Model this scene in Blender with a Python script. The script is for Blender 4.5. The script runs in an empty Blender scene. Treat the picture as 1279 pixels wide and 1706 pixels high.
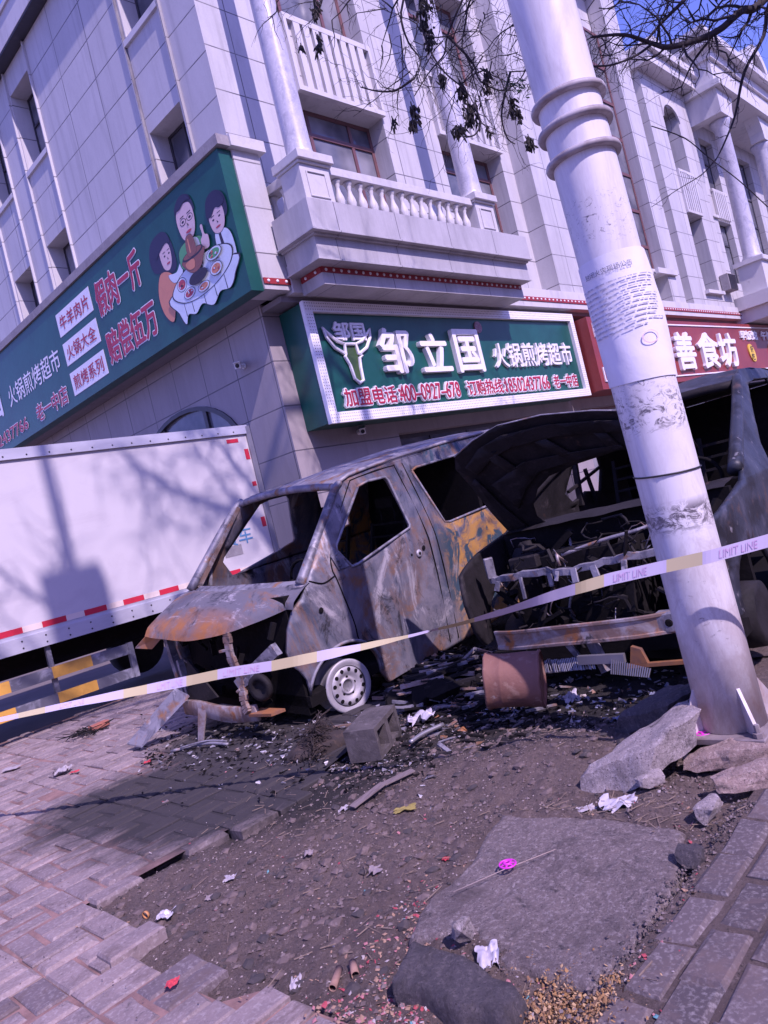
import bpy, bmesh, math, random
from mathutils import Vector, Matrix, Quaternion, noise
from mathutils.geometry import tessellate_polygon
R = math.radians
SC = bpy.context.scene
COL = SC.collection

# ------------------------------------------------------------------ camera
FPX, CX, CY, EYE = 1242.18, 639.5, 853.0, 1.35
AZ, EL, RO = R(45.73875), R(0.05138), R(-13.71182)
_f = Vector((math.sin(AZ)*math.cos(EL), math.cos(AZ)*math.cos(EL), math.sin(EL)))
_r = _f.cross(Vector((0, 0, 1))).normalized()
_u = _r.cross(_f)
CR = _r*math.cos(RO) + _u*math.sin(RO)
CU = _u*math.cos(RO) - _r*math.sin(RO)
CAM = Vector((0, 0, EYE))
cd = bpy.data.cameras.new('camera')
cam = bpy.data.objects.new('camera', cd)
COL.objects.link(cam)
cd.sensor_fit = 'VERTICAL'
cd.sensor_height = 24.0
cd.lens = FPX/1706*24.0
cd.clip_start, cd.clip_end = 0.05, 2000
_m = Matrix((CR, CU, -_f)).transposed().to_4x4()
_m.translation = CAM
cam.matrix_world = _m
SC.camera = cam

# ------------------------------------------------------------------ light
SUN_EL, SUN_AZ = R(46), R(12)      # the sun stands behind the camera, over the -Y side
wd = bpy.data.worlds.new('World')
SC.world = wd
wd.use_nodes = True
wn = wd.node_tree
bg = wn.nodes['Background']
sky = wn.nodes.new('ShaderNodeTexSky')
sky.sky_type = 'NISHITA'
sky.sun_disc = False
sky.sun_elevation = SUN_EL
sky.sun_rotation = R(180) + SUN_AZ
sky.air_density = 1.0
sky.dust_density = 0.6
tint = wn.nodes.new('ShaderNodeMix')
tint.data_type = 'RGBA'
tint.blend_type = 'MULTIPLY'
tint.inputs[0].default_value = 1.0
tint.inputs[7].default_value = (1.04, 0.86, 1.95, 1)
wn.links.new(sky.outputs[0], tint.inputs[6])
wn.links.new(tint.outputs[2], bg.inputs[0])
bg.inputs[1].default_value = 0.115
sd = bpy.data.lights.new('sun', 'SUN')
sun = bpy.data.objects.new('sun', sd)
COL.objects.link(sun)
sd.energy = 3.9
sd.angle = R(0.55)
sd.color = (1.0, 0.81, 0.98)
sdir = Vector((math.sin(SUN_AZ)*math.cos(SUN_EL), math.cos(SUN_AZ)*math.cos(SUN_EL), -math.sin(SUN_EL)))
sun.rotation_euler = sdir.to_track_quat('-Z', 'Y').to_euler()
SC.view_settings.view_transform = 'Standard'
SC.view_settings.look = 'None'
SC.view_settings.gamma = 1
SC.view_settings.exposure = 0.47
SC.cycles.max_bounces = 6
SC.cycles.use_denoising = True

# ------------------------------------------------------------------ survey helpers: a sight line meets a real plane
def ray(px, py):
    return CR*((px-CX)/FPX) - CU*((py-CY)/FPX) + _f
def at_y(px, py, Y):
    d = ray(px, py); return CAM + d*(Y/d.y)
def at_x(px, py, X):
    d = ray(px, py); return CAM + d*(X/d.x)
def at_z(px, py, Z):
    d = ray(px, py); return CAM + d*((Z-EYE)/d.z)
def at_d(px, py, D):
    return CAM + ray(px, py)*D

# ------------------------------------------------------------------ scene helpers
def tag(o, label=None, cat=None, group=None, kind=None):
    if label: o['label'] = label
    if cat: o['category'] = cat
    if group: o['group'] = group
    if kind: o['kind'] = kind
    return o
def empty(name, loc=(0, 0, 0), rot=None):
    o = bpy.data.objects.new(name, None)
    o.empty_display_size = 0.2
    COL.objects.link(o)
    M = Matrix.Translation(Vector(loc))
    if rot is not None: M = M @ rot.to_4x4()
    o.matrix_world = M
    o['_m'] = [x for row in M for x in row]
    return o
def mw(o):
    if o is None: return Matrix.Identity(4)
    v = list(o['_m']) if '_m' in o else None
    return Matrix([v[i*4:i*4+4] for i in range(4)]) if v else mw(o.parent)
class MB:
    def __init__(s):
        s.v = []; s.f = []; s.mi = []; s.m = 0; s.sm = []; s.smooth = False
    def add(s, vs, fs):
        b = len(s.v)
        s.v += [tuple(v) for v in vs]
        for f in fs:
            s.f.append(tuple(b+i for i in f)); s.mi.append(s.m); s.sm.append(s.smooth)
    def box(s, x0, x1, y0, y1, z0, z1, M=None):
        vs = [Vector((x, y, z)) for x in (x0, x1) for y in (y0, y1) for z in (z0, z1)]
        if M is not None: vs = [M @ v for v in vs]
        s.add(vs, [(0, 1, 3, 2), (4, 6, 7, 5), (0, 4, 5, 1), (2, 3, 7, 6), (0, 2, 6, 4), (1, 5, 7, 3)])
    def bar(s, a, b, w, h=None, up=(0, 0, 1), taper=1.0):
        a, b = Vector(a), Vector(b); h = h or w
        d = (b-a).normalized(); up = Vector(up)
        sx = d.cross(up)
        if sx.length < 1e-4: sx = d.cross(Vector((1, 0, 0)))
        sx.normalize(); sz = sx.cross(d)
        vs = []
        for p, k in ((a, 1.0), (b, taper)):
            for i, j in ((-1, -1), (1, -1), (1, 1), (-1, 1)):
                vs.append(p + sx*(i*w/2*k) + sz*(j*h/2*k))
        s.add(vs, [(0, 3, 2, 1), (4, 5, 6, 7), (0, 1, 5, 4), (1, 2, 6, 5), (2, 3, 7, 6), (3, 0, 4, 7)])
    def sweep(s, pts, w, h, up=(0, 0, 1)):
        pts = [Vector(p) for p in pts]; up = Vector(up); vs = []; n = len(pts)
        for i, p in enumerate(pts):
            d = (pts[min(i+1, n-1)]-pts[max(i-1, 0)]).normalized(); sx = d.cross(up).normalized(); sz = sx.cross(d)
            ww = w[i] if isinstance(w, list) else w
            for a, b in ((-1, -1), (1, -1), (1, 1), (-1, 1)): vs.append(p+sx*(a*ww/2)+sz*(b*h/2))
        fs = [(i*4+k, i*4+(k+1) % 4, i*4+4+(k+1) % 4, i*4+4+k) for i in range(n-1) for k in range(4)]
        s.add(vs, fs+[(3, 2, 1, 0), tuple(n*4-4+k for k in range(4))])
    def tube(s, pts, rad, n=8, caps=True):
        pts = [Vector(p) for p in pts]
        if not isinstance(rad, (list, tuple)): rad = [rad]*len(pts)
        rings = []; prev = None
        for i, p in enumerate(pts):
            d = (pts[min(i+1, len(pts)-1)] - pts[max(i-1, 0)])
            if d.length < 1e-9: d = Vector((0, 0, 1))
            d.normalize()
            if prev is None:
                a = d.orthogonal().normalized()
            else:
                a = prev - d*prev.dot(d)
                a = a.normalized() if a.length > 1e-6 else d.orthogonal().normalized()
            prev = a; b = d.cross(a)
            rings.append([p + (a*math.cos(2*math.pi*k/n) + b*math.sin(2*math.pi*k/n))*rad[i] for k in range(n)])
        vs = [v for r in rings for v in r]; fs = []
        for i in range(len(rings)-1):
            for k in range(n):
                fs.append((i*n+k, i*n+(k+1) % n, (i+1)*n+(k+1) % n, (i+1)*n+k))
        if caps:
            fs.append(tuple(range(n-1, -1, -1))); fs.append(tuple((len(rings)-1)*n+k for k in range(n)))
        s.add(vs, fs)
    def lathe(s, prof, o=(0, 0, 0), axis=(0, 0, 1), n=24, caps=True, sq=1.0):
        o = Vector(o); ax = Vector(axis).normalized()
        a = ax.orthogonal().normalized() if abs(ax.z) < 0.999 else Vector((1, 0, 0))
        b = ax.cross(a)
        vs = []; fs = []
        for r, h in prof:
            for k in range(n):
                t = 2*math.pi*k/n
                vs.append(o + ax*h + (a*math.cos(t)*sq + b*math.sin(t))*r)
        for i in range(len(prof)-1):
            for k in range(n):
                fs.append((i*n+k, i*n+(k+1) % n, (i+1)*n+(k+1) % n, (i+1)*n+k))
        if caps:
            fs.append(tuple(range(n-1, -1, -1))); fs.append(tuple((len(prof)-1)*n+k for k in range(n)))
        s.add(vs, fs)
    def prism(s, poly, vec, holes=()):
        """flat outline (3-D points) with holes, swept along vec"""
        loops = [[Vector(p) for p in poly]] + [[Vector(p) for p in h] for h in holes]
        flat = [p for l in loops for p in l]; n = len(flat); vec = Vector(vec)
        tris = tessellate_polygon(loops)
        fs = [tuple(t) for t in tris] + [tuple(i+n for i in reversed(t)) for t in tris]
        b = 0
        for l in loops:
            k = len(l)
            for i in range(k):
                j = (i+1) % k
                fs.append((b+i, b+j, n+b+j, n+b+i))
            b += k
        s.add(flat + [p+vec for p in flat], fs)
    def flat(s, poly, holes=()):
        loops = [[Vector(p) for p in poly]] + [[Vector(p) for p in h] for h in holes]
        s.add([p for l in loops for p in l], [tuple(t) for t in tessellate_polygon(loops)])
    def quad(s, a, b, c, d):
        s.add([a, b, c, d], [(0, 1, 2, 3)])
    def grid(s, nu, nv, fn):
        vs = [fn(i/(nu-1), j/(nv-1)) for j in range(nv) for i in range(nu)]
        fs = [(j*nu+i, j*nu+i+1, (j+1)*nu+i+1, (j+1)*nu+i) for j in range(nv-1) for i in range(nu-1)]
        s.add(vs, fs)
    def blob(s, c, r, seed=0, sub=2, amp=0.3, freq=1.5, M=None):
        bm = bmesh.new(); bmesh.ops.create_icosphere(bm, subdivisions=sub, radius=1)
        if not isinstance(r, (tuple, list)): r = (r, r, r)
        o = Vector((seed*7.3, seed*3.1, seed*1.7)); vs = []
        for v in bm.verts:
            k = 1 + amp*noise.noise(v.co*freq + o)
            q = Vector((v.co.x*r[0], v.co.y*r[1], v.co.z*r[2]))*k
            if M is not None: q = M @ q
            vs.append(q + Vector(c))
        s.add(vs, [[w.index for w in f.verts] for f in bm.faces]); bm.free()
    def build(s, name, mats, parent=None, world=False, bevel=0, smooth=None, fix=True):
        me = bpy.data.meshes.new(name)
        me.from_pydata(s.v, [], s.f)
        if not isinstance(mats, (list, tuple)): mats = [mats]
        for m in mats: me.materials.append(m)
        if s.f:
            me.polygons.foreach_set('material_index', s.mi)
            me.polygons.foreach_set('use_smooth', s.sm if smooth is None else [smooth]*len(s.f))
        if fix or bevel:
            bm = bmesh.new(); bm.from_mesh(me)
            if fix: bmesh.ops.recalc_face_normals(bm, faces=bm.faces)
            if bevel:
                ed = [e for e in bm.edges if len(e.link_faces) == 2 and e.calc_face_angle(0) > 0.5]
                bmesh.ops.bevel(bm, geom=ed, offset=bevel, segments=1, affect='EDGES', clamp_overlap=True)
            bm.to_mesh(me); bm.free()
        o = bpy.data.objects.new(name, me)
        COL.objects.link(o)
        if parent is not None:
            o.parent = parent
            if world:
                o.matrix_parent_inverse = mw(parent).inverted()
                o['_m'] = [float(i == j) for i in range(4) for j in range(4)]
        return o
def copy_tree(o, parent=None, M=None):
    c = o.copy(); COL.objects.link(c)
    if parent is not None: c.parent = parent
    for ch in [x for x in COL.objects if x.parent == o]:
        copy_tree(ch, c)
    return c
def copy_part(o, dv):
    """a sibling of a part (and its own parts) moved by dv in its thing's space"""
    kids = [x for x in COL.objects if x.parent == o]
    c = o.copy(); COL.objects.link(c)
    c.location = Vector(o.location) + Vector(dv)
    for ch in kids:
        d = ch.copy(); COL.objects.link(d); d.parent = c
    return c
def text_mesh(s, width, height, extrude=0.0, offset=0.0, bold=0.0):
    """lettering laid out in its own XY plane, origin at the lower left"""
    cu = bpy.data.curves.new('lettering', 'FONT')
    cu.body = s; cu.size = 1.0; cu.resolution_u = 3
    cu.extrude = 0.0; cu.offset = bold
    to = bpy.data.objects.new('lettering', cu)
    COL.objects.link(to)
    dg = bpy.context.evaluated_depsgraph_get()
    me = bpy.data.meshes.new_from_object(to.evaluated_get(dg))
    vs = [v.co.copy() for v in me.vertices]
    fs = [list(p.vertices) for p in me.polygons]
    bpy.data.objects.remove(to); bpy.data.curves.remove(cu)
    bpy.data.meshes.remove(me)
    x0 = min(v.x for v in vs); x1 = max(v.x for v in vs); y0 = min(v.y for v in vs); y1 = max(v.y for v in vs)
    kx = width/(x1-x0); ky = height/(y1-y0)
    return [Vector(((v.x-x0)*kx, (v.y-y0)*ky, 0)) for v in vs], fs
def put_text(mb, s, o, ux, uy, width, height, depth=0.0, bold=0.0, shear=0.0):
    """lettering on a real surface: origin o, reading direction ux, up uy; depth > 0 gives raised letters,
       bold thickens every stroke by that share of the height"""
    vs, fs = text_mesh(s, width, height)
    o, ux, uy = Vector(o), Vector(ux), Vector(uy); un = ux.cross(uy).normalized()
    e = bold*height
    offs = [(0, 0)] + ([(e, 0), (-e, 0), (0, e), (0, -e)] if bold > 0 else []) + ([(e*.7, e*.7), (-e*.7, e*.7), (e*.7, -e*.7), (-e*.7, -e*.7)] if bold > 0.03 else [])
    cnt = {}
    for f in fs:
        for i in range(len(f)):
            p, q = f[i], f[(i+1) % len(f)]
            cnt.setdefault((min(p, q), max(p, q)), []).append((p, q))
    n = len(vs)
    side = [(k[0][0], k[0][1], k[0][1]+n, k[0][0]+n) for k in cnt.values() if len(k) == 1]
    for i, (dx, dy) in enumerate(offs):
        d = max(depth, 0.0)+0.0003*i
        P = [o + ux*(v.x+dx+shear*v.y) + uy*(v.y+dy) for v in vs]
        if depth <= 0.004: mb.add([p+un*d for p in P], fs)
        else: mb.add(P + [p+un*d for p in P], [tuple(j+n for j in f) for f in fs] + side)

# ------------------------------------------------------------------ materials
class NT:
    def __init__(s, name):
        s.mat = bpy.data.materials.new(name); s.mat.use_nodes = True
        s.t = s.mat.node_tree; s.b = s.t.nodes['Principled BSDF']
        s.co = s.n('ShaderNodeTexCoord').outputs['Object']
    def n(s, ty, **kw):
        nd = s.t.nodes.new(ty)
        for k, v in kw.items(): setattr(nd, k, v)
        return nd
    def l(s, a, b): s.t.links.new(a, b)
    def scale(s, v):
        m = s.n('ShaderNodeMapping'); m.inputs['Scale'].default_value = v; s.l(s.co, m.inputs['Vector'])
        return m.outputs[0]
    def noise(s, scale, detail=4, rough=0.6, stretch=(1, 1, 1), dist=0.0, off=0):
        m = s.n('ShaderNodeMapping'); m.inputs['Scale'].default_value = stretch
        m.inputs['Location'].default_value = (off, off*.7, off*.3)
        s.l(s.co, m.inputs['Vector'])
        t = s.n('ShaderNodeTexNoise'); t.inputs['Scale'].default_value = scale; t.inputs['Detail'].default_value = detail
        t.inputs['Roughness'].default_value = rough; t.inputs['Distortion'].default_value = dist
        s.l(m.outputs[0], t.inputs['Vector'])
        return t.outputs['Fac']
    def ramp(s, fac, lo, hi):
        m = s.n('ShaderNodeMapRange'); m.inputs[1].default_value = lo; m.inputs[2].default_value = hi
        s.l(fac, m.inputs[0]); return m.outputs[0]
    def math(s, op, a, b=None):
        m = s.n('ShaderNodeMath', operation=op)
        for i, x in enumerate((a, b)):
            if x is None: continue
            if isinstance(x, (int, float)): m.inputs[i].default_value = x
            else: s.l(x, m.inputs[i])
        return m.outputs[0]
    def mix(s, fac, a, b, mode='MIX'):
        m = s.n('ShaderNodeMix', data_type='RGBA', blend_type=mode)
        for i, x in ((0, fac), (6, a), (7, b)):
            if isinstance(x, (int, float)): m.inputs[i].default_value = x
            elif isinstance(x, tuple): m.inputs[i].default_value = x if len(x) == 4 else (*x, 1)
            else: s.l(x, m.inputs[i])
        return m.outputs[2]
    def xyz(s):
        x = s.n('ShaderNodeSeparateXYZ'); s.l(s.co, x.inputs[0]); return x.outputs
    def bump(s, h, strength, dist=0.01, prev=None):
        b = s.n('ShaderNodeBump'); b.inputs['Strength'].default_value = strength; b.inputs['Distance'].default_value = dist
        s.l(h, b.inputs['Height'])
        if prev is not None: s.l(prev, b.inputs['Normal'])
        return b.outputs[0]
    def done(s, col, rough=0.7, metal=0.0, normal=None, spec=None):
        for k, x in (('Base Color', col), ('Roughness', rough), ('Metallic', metal)):
            i = s.b.inputs[k]
            if isinstance(x, (int, float)): i.default_value = x
            elif isinstance(x, tuple): i.default_value = x if len(x) == 4 else (*x, 1)
            else: s.l(x, i)
        if normal is not None: s.l(normal, s.b.inputs['Normal'])
        if spec is not None: s.b.inputs['Specular IOR Level'].default_value = spec
        return s.mat
def layered(name, base, layers, rough=0.7, metal=0.0, bump=0.0, bscale=40, bdist=0.006, spec=None):
    """base colour with noise-shaped patches of other colours over it
       layer = (colour, scale, lo, hi[, stretch[, distortion]])"""
    t = NT(name); c = base if len(base) == 4 else (*base, 1); k = 0
    for L in layers:
        k += 3.7
        st = L[4] if len(L) > 4 else (1, 1, 1); ds = L[5] if len(L) > 5 else 0.3
        f = t.ramp(t.noise(L[1], 6, 0.62, st, ds, k), L[2], L[3])
        c = t.mix(f, c, L[0])
    nm = t.bump(t.noise(bscale, 5, 0.65), bump, bdist) if bump else None
    return t.done(c, rough, metal, nm, spec)
def tiles(name, axis, w, h, ox, oz, base, joint=(0.10, 0.09, 0.11), size=0.012, off=0.0, dirt=0.35, rough=0.55):
    t = NT(name); X = t.xyz()
    cb = t.n('ShaderNodeCombineXYZ')
    t.l(t.math('ADD', X[axis], ox), cb.inputs[0]); t.l(t.math('ADD', X[2], oz), cb.inputs[1])
    b = t.n('ShaderNodeTexBrick', offset=off, squash=1.0)
    b.inputs['Scale'].default_value = 1; b.inputs['Brick Width'].default_value = w; b.inputs['Row Height'].default_value = h
    b.inputs['Mortar Size'].default_value = size; b.inputs['Mortar Smooth'].default_value = 0.3
    b.inputs['Color1'].default_value = (*base, 1); b.inputs['Color2'].default_value = (*[c*0.93 for c in base], 1)
    b.inputs['Mortar'].default_value = (*joint, 1); b.inputs['Bias'].default_value = 0.0
    t.l(cb.outputs[0], b.inputs['Vector'])
    c = t.mix(t.ramp(t.noise(1.6, 8, 0.7, (1, 1, 0.35), 0.4), 0.42, 0.85), b.outputs[0], tuple(x*(1-dirt) for x in base))
    c = t.mix(t.ramp(t.noise(38, 3, 0.6), 0.35, 0.8), c, t.mix(0.12, c, (0.2, 0.2, 0.22)))
    c = t.mix(t.ramp(t.noise(2.2, 7, 0.7, (2.2, 2.2, 0.10), 0.3, 6), 0.52, 0.78), c, t.mix(0.42, c, (0.16, 0.145, 0.16)))
    nm = t.bump(t.math('SUBTRACT', 1.0, b.outputs['Fac']), 0.5, 0.006)
    nm = t.bump(t.noise(9, 4, 0.5), 0.06, 0.02, nm)
    return t.done(c, t.ramp(t.noise(3, 4), 0.2, 0.9) if False else rough, 0, nm)
ST = (0.55, 0.535, 0.545)
M = {}
M['tile_front'] = tiles('stone_tile_front', 0, 1.22, 0.72, 0.25, 0.17, ST, dirt=0.3)
M['tile_side'] = tiles('stone_tile_side', 1, 1.2, 0.735, -0.15, -0.265, ST, dirt=0.22)
M['tile_low'] = tiles('stone_tile_ground_floor', 1, 0.95, 0.735, -0.6, -0.435, (0.34, 0.30, 0.31), dirt=0.3)
M['stone'] = layered('weathered_stone', ST, [((0.36, 0.34, 0.36), 2.2, 0.5, 0.85, (1, 1, 0.3)), ((0.45, 0.43, 0.46), 14, 0.5, 0.8)], 0.6, bump=0.1, bscale=60)
M['stone_plain'] = layered('plain_stone_trim', (0.56, 0.545, 0.555), [((0.36, 0.34, 0.37), 1.4, 0.5, 0.8, (1, 1, 0.3)), ((0.30, 0.28, 0.30), 6, 0.60, 0.78, (1, 1, 0.3))], 0.6)
M['stone_joint'] = tiles('balcony_stone', 0, 1.38, 40.0, 0.0, 5.0, (0.47, 0.455, 0.475), dirt=0.5, size=0.008)
M['marble'] = layered('grey_marble_column', (0.50, 0.49, 0.55), [((0.28, 0.28, 0.34), 5, 0.45, 0.8, (1, 1, 0.6), 1.5), ((0.62, 0.6, 0.64), 30, 0.52, 0.75)], 0.35)
M['red'] = layered('red_paint', (0.30, 0.025, 0.035), [((0.16, 0.02, 0.03), 6, 0.5, 0.8)], 0.55)
M['white'] = layered('white_paint', (0.78, 0.76, 0.78), [((0.6, 0.58, 0.6), 4, 0.55, 0.85)], 0.45)
M['brown_frame'] = layered('brown_window_frame', (0.15, 0.07, 0.075), [((0.08, 0.04, 0.045), 8, 0.5, 0.8)], 0.45)
M['dark_frame'] = layered('dark_window_frame', (0.035, 0.033, 0.045), [((0.06, 0.05, 0.06), 8, 0.5, 0.8)], 0.4)
t = NT('window_glass')
M['glass'] = t.done(t.mix(t.ramp(t.noise(0.9, 3), 0.4, 0.7), (0.07, 0.075, 0.10), (0.26, 0.26, 0.29)), 0.08, 0.0, t.bump(t.noise(1.5, 2), 0.02, 0.03), 0.6)  # paler tone in the base colour stands in for sky reflection and curtains
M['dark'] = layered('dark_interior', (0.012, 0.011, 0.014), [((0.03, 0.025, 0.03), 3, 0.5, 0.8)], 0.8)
M['soffit'] = layered('grey_soffit', (0.22, 0.2, 0.22), [((0.14, 0.13, 0.15), 2, 0.5, 0.8)], 0.8)
M['roof'] = layered('slate_roof', (0.12, 0.12, 0.15), [((0.08, 0.08, 0.1), 5, 0.45, 0.75)], 0.8)
M['concrete'] = layered('grey_concrete', (0.30, 0.28, 0.29), [((0.2, 0.18, 0.2), 4, 0.45, 0.8), ((0.38, 0.36, 0.36), 25, 0.55, 0.75)], 0.85, bump=0.3, bscale=50)
M['sign_green'] = layered('green_sign_vinyl', (0.009, 0.088, 0.070), [((0.006, 0.062, 0.05), 1.3, 0.4, 0.75, (1, 1, 1), 1.0)], 0.35, bump=0.15, bscale=2.5, bdist=0.03)
M['sign_red'] = layered('red_sign_board', (0.25, 0.036, 0.032), [((0.16, 0.02, 0.028), 1.1, 0.4, 0.8)], 0.45)
M['sign_white'] = layered('white_sign_letter', (0.82, 0.81, 0.84), [((0.7, 0.69, 0.72), 6, 0.5, 0.8)], 0.4)
M['letter_red'] = layered('red_sign_letter', (0.42, 0.025, 0.06), [((0.33, 0.02, 0.045), 5, 0.5, 0.8)], 0.4)
M['yellow'] = layered('yellow_sign', (0.75, 0.5, 0.05), [((0.65, 0.42, 0.04), 5, 0.5, 0.8)], 0.45)
M['black'] = layered('black_plastic', (0.015, 0.015, 0.018), [((0.03, 0.03, 0.035), 9, 0.5, 0.8)], 0.5)
M['white_plastic'] = layered('white_plastic', (0.75, 0.75, 0.75), [((0.6, 0.6, 0.6), 9, 0.5, 0.8)], 0.4)
M['steel'] = layered('dull_steel', (0.30, 0.29, 0.32), [((0.25, 0.25, 0.28), 7, 0.45, 0.8)], 0.45, 0.6)
t = NT('truck_box_paint')
_c = t.mix(t.ramp(t.noise(2.2, 6, 0.7, (0.5, 1, 1.2), 1.2), 0.5, 0.9), (0.57, 0.545, 0.56), (0.47, 0.44, 0.47))
M['truck_white'] = t.done(_c, 0.32, 0.0, t.bump(t.noise(0.8, 2), 0.05, 0.05))
M['alu'] = layered('aluminium_rail', (0.60, 0.60, 0.66), [((0.42, 0.42, 0.48), 5, 0.45, 0.8, (0.3, 1, 1))], 0.4, 0.35)
M['tape_red'] = layered('red_reflective_tape', (0.55, 0.03, 0.06), [((0.42, 0.03, 0.05), 8, 0.5, 0.8)], 0.3)
M['tape_white'] = layered('pale_reflective_tape', (0.72, 0.62, 0.55), [((0.6, 0.5, 0.42), 8, 0.5, 0.8)], 0.3)
M['guard_yellow'] = layered('yellow_guard_paint', (0.62, 0.33, 0.06), [((0.45, 0.23, 0.05), 6, 0.5, 0.8), ((0.2, 0.12, 0.06), 20, 0.62, 0.8)], 0.55)
M['guard_grey'] = layered('scuffed_guard_metal', (0.13, 0.13, 0.16), [((0.36, 0.36, 0.42), 6, 0.5, 0.72, (1, 1, 1), 0.8)], 0.5, 0.2)
M['blue_letter'] = layered('blue_truck_letter', (0.10, 0.24, 0.42), [((0.2, 0.34, 0.5), 9, 0.5, 0.8)], 0.4)
M['rubber'] = layered('tyre_rubber', (0.02, 0.02, 0.022), [((0.04, 0.04, 0.04), 12, 0.5, 0.8)], 0.8)
# fire-damaged metal
_st = (1, 1, 0.45)
t = NT('burnt_van_paint')
X = t.xyz()
c = t.mix(t.ramp(t.noise(2.6, 7, 0.7, (1, 1, 0.4), 1.4, 2), 0.40, 0.62), (0.215, 0.20, 0.235), (0.075, 0.085, 0.125))
c = t.mix(t.ramp(t.noise(1.7, 7, 0.72, (0.8, 1, 0.55), 1.8, 9), 0.49, 0.61), c, t.mix(t.ramp(t.noise(9, 5), 0.35, 0.7), (0.25, 0.125, 0.06), (0.17, 0.11, 0.095)))
c = t.mix(t.ramp(t.noise(2.4, 8, 0.75, (1, 1, 0.5), 1.2, 21), 0.565, 0.66), c, (0.42, 0.39, 0.42))
c = t.mix(t.ramp(t.noise(5.5, 8, 0.8, (1, 1, 0.6), 0.8, 31), 0.55, 0.66), c, (0.025, 0.023, 0.03))
c = t.mix(t.math('MULTIPLY', t.math('MULTIPLY', t.ramp(X[0], 1.98, 2.2), t.ramp(X[2], 1.30, 1.18)), t.ramp(t.noise(3.2, 6, 0.65, (1, 1, 1), 1.5, 40), 0.42, 0.56)), c, (0.50, 0.265, 0.08))
c = t.mix(t.math('MULTIPLY', t.ramp(X[0], 1.85, 2.1), t.ramp(t.noise(4.2, 6, 0.65, (1, 1, 0.6), 1.2, 47), 0.53, 0.58)), c, (0.05, 0.085, 0.12))
M['burnt'] = t.done(c, t.ramp(t.noise(5, 4), -0.3, 1.1), 0.15, t.bump(t.noise(22, 6, 0.7), 0.35, 0.008, t.bump(t.noise(4, 3), 0.25, 0.03)))
t = NT('burnt_rusty_hood')
c = t.mix(t.ramp(t.noise(3.0, 7, 0.72, (1, 0.45, 1), 1.6, 3), 0.53, 0.68), (0.15, 0.14, 0.165), (0.26, 0.125, 0.06))
c = t.mix(t.ramp(t.noise(4.0, 7, 0.75, (1, 0.4, 1), 1.4, 13), 0.55, 0.68), c, (0.46, 0.42, 0.46))
c = t.mix(t.ramp(t.noise(4.4, 6, 0.7, (1, 1, 1), 0.8, 23), 0.53, 0.64), c, (0.045, 0.045, 0.06))
X = t.xyz()
c = t.mix(t.math('MULTIPLY', t.ramp(X[0], 0.16, 0.02), t.ramp(t.noise(6, 5), 0.3, 0.6)), c, (0.34, 0.14, 0.05))
M['hood'] = t.done(c, 0.62, 0.15, t.bump(t.noise(24, 6, 0.7), 0.3, 0.008, t.bump(t.noise(4, 3), 0.3, 0.03)))
t = NT('burnt_roof_metal')
c = t.mix(t.ramp(t.noise(3.4, 7, 0.7, (0.35, 1, 1), 1.0, 5), 0.45, 0.62), (0.22, 0.205, 0.24), (0.40, 0.37, 0.40))
c = t.mix(t.ramp(t.noise(4.2, 7, 0.7, (0.5, 1, 1), 1.0, 15), 0.54, 0.62), c, (0.24, 0.12, 0.06))
c = t.mix(t.ramp(t.noise(3.2, 7, 0.7, (0.6, 1, 1), 1.0, 25), 0.56, 0.68), c, (0.06, 0.065, 0.09))
M['burnt_roof'] = t.done(c, 0.6, 0.15, t.bump(t.noise(22, 6, 0.7), 0.3, 0.008))
M['burnt_grey'] = layered('ash_grey_metal', (0.26, 0.25, 0.29), [((0.10, 0.095, 0.12), 7, 0.45, 0.62, (1, 1, 1), 1), ((0.5, 0.47, 0.48), 12, 0.58, 0.7), ((0.30, 0.15, 0.07), 6, 0.56, 0.68)], 0.6, 0.3, 0.4, 40)
M['burnt_rust'] = layered('rusted_beam', (0.24, 0.16, 0.13), [((0.40, 0.36, 0.37), 5, 0.45, 0.62, (1, 1, 1), 1), ((0.34, 0.14, 0.05), 6, 0.55, 0.66), ((0.06, 0.05, 0.055), 8, 0.58, 0.68)], 0.55, 0.35, 0.35, 40)
M['char'] = layered('charred_metal', (0.019, 0.016, 0.019), [((0.008, 0.007, 0.008), 6, 0.45, 0.7), ((0.055, 0.045, 0.048), 9, 0.6, 0.75), ((0.085, 0.045, 0.035), 5, 0.66, 0.78)], 0.75, 0.1, 0.5, 35, spec=0.3)
M['soot'] = layered('black_soot', (0.008, 0.007, 0.008), [((0.018, 0.015, 0.017), 10, 0.55, 0.75)], 0.9, 0, 0.5, 30, spec=0.15)
M['burnt_blue'] = layered('burnt_blue_grey_paint', (0.032, 0.037, 0.058), [((0.09, 0.09, 0.125), 4, 0.52, 0.70, (1, 1, 0.6), 1.2), ((0.015, 0.015, 0.02), 5, 0.46, 0.62), ((0.09, 0.055, 0.045), 6, 0.6, 0.72), ((0.26, 0.25, 0.28), 14, 0.64, 0.74)], 0.5, 0.15, 0.25, 30)
M['rim'] = layered('ash_white_steel_wheel', (0.42, 0.40, 0.43), [((0.36, 0.34, 0.38), 9, 0.5, 0.7), ((0.2, 0.15, 0.14), 14, 0.64, 0.74)], 0.55, 0.3, 0.2, 50)
M['drum'] = layered('rusty_brown_drum', (0.20, 0.095, 0.075), [((0.13, 0.06, 0.05), 5, 0.45, 0.7), ((0.33, 0.22, 0.18), 9, 0.56, 0.7), ((0.4, 0.35, 0.33), 16, 0.64, 0.74)], 0.75, 0.1, 0.4, 45)
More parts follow.
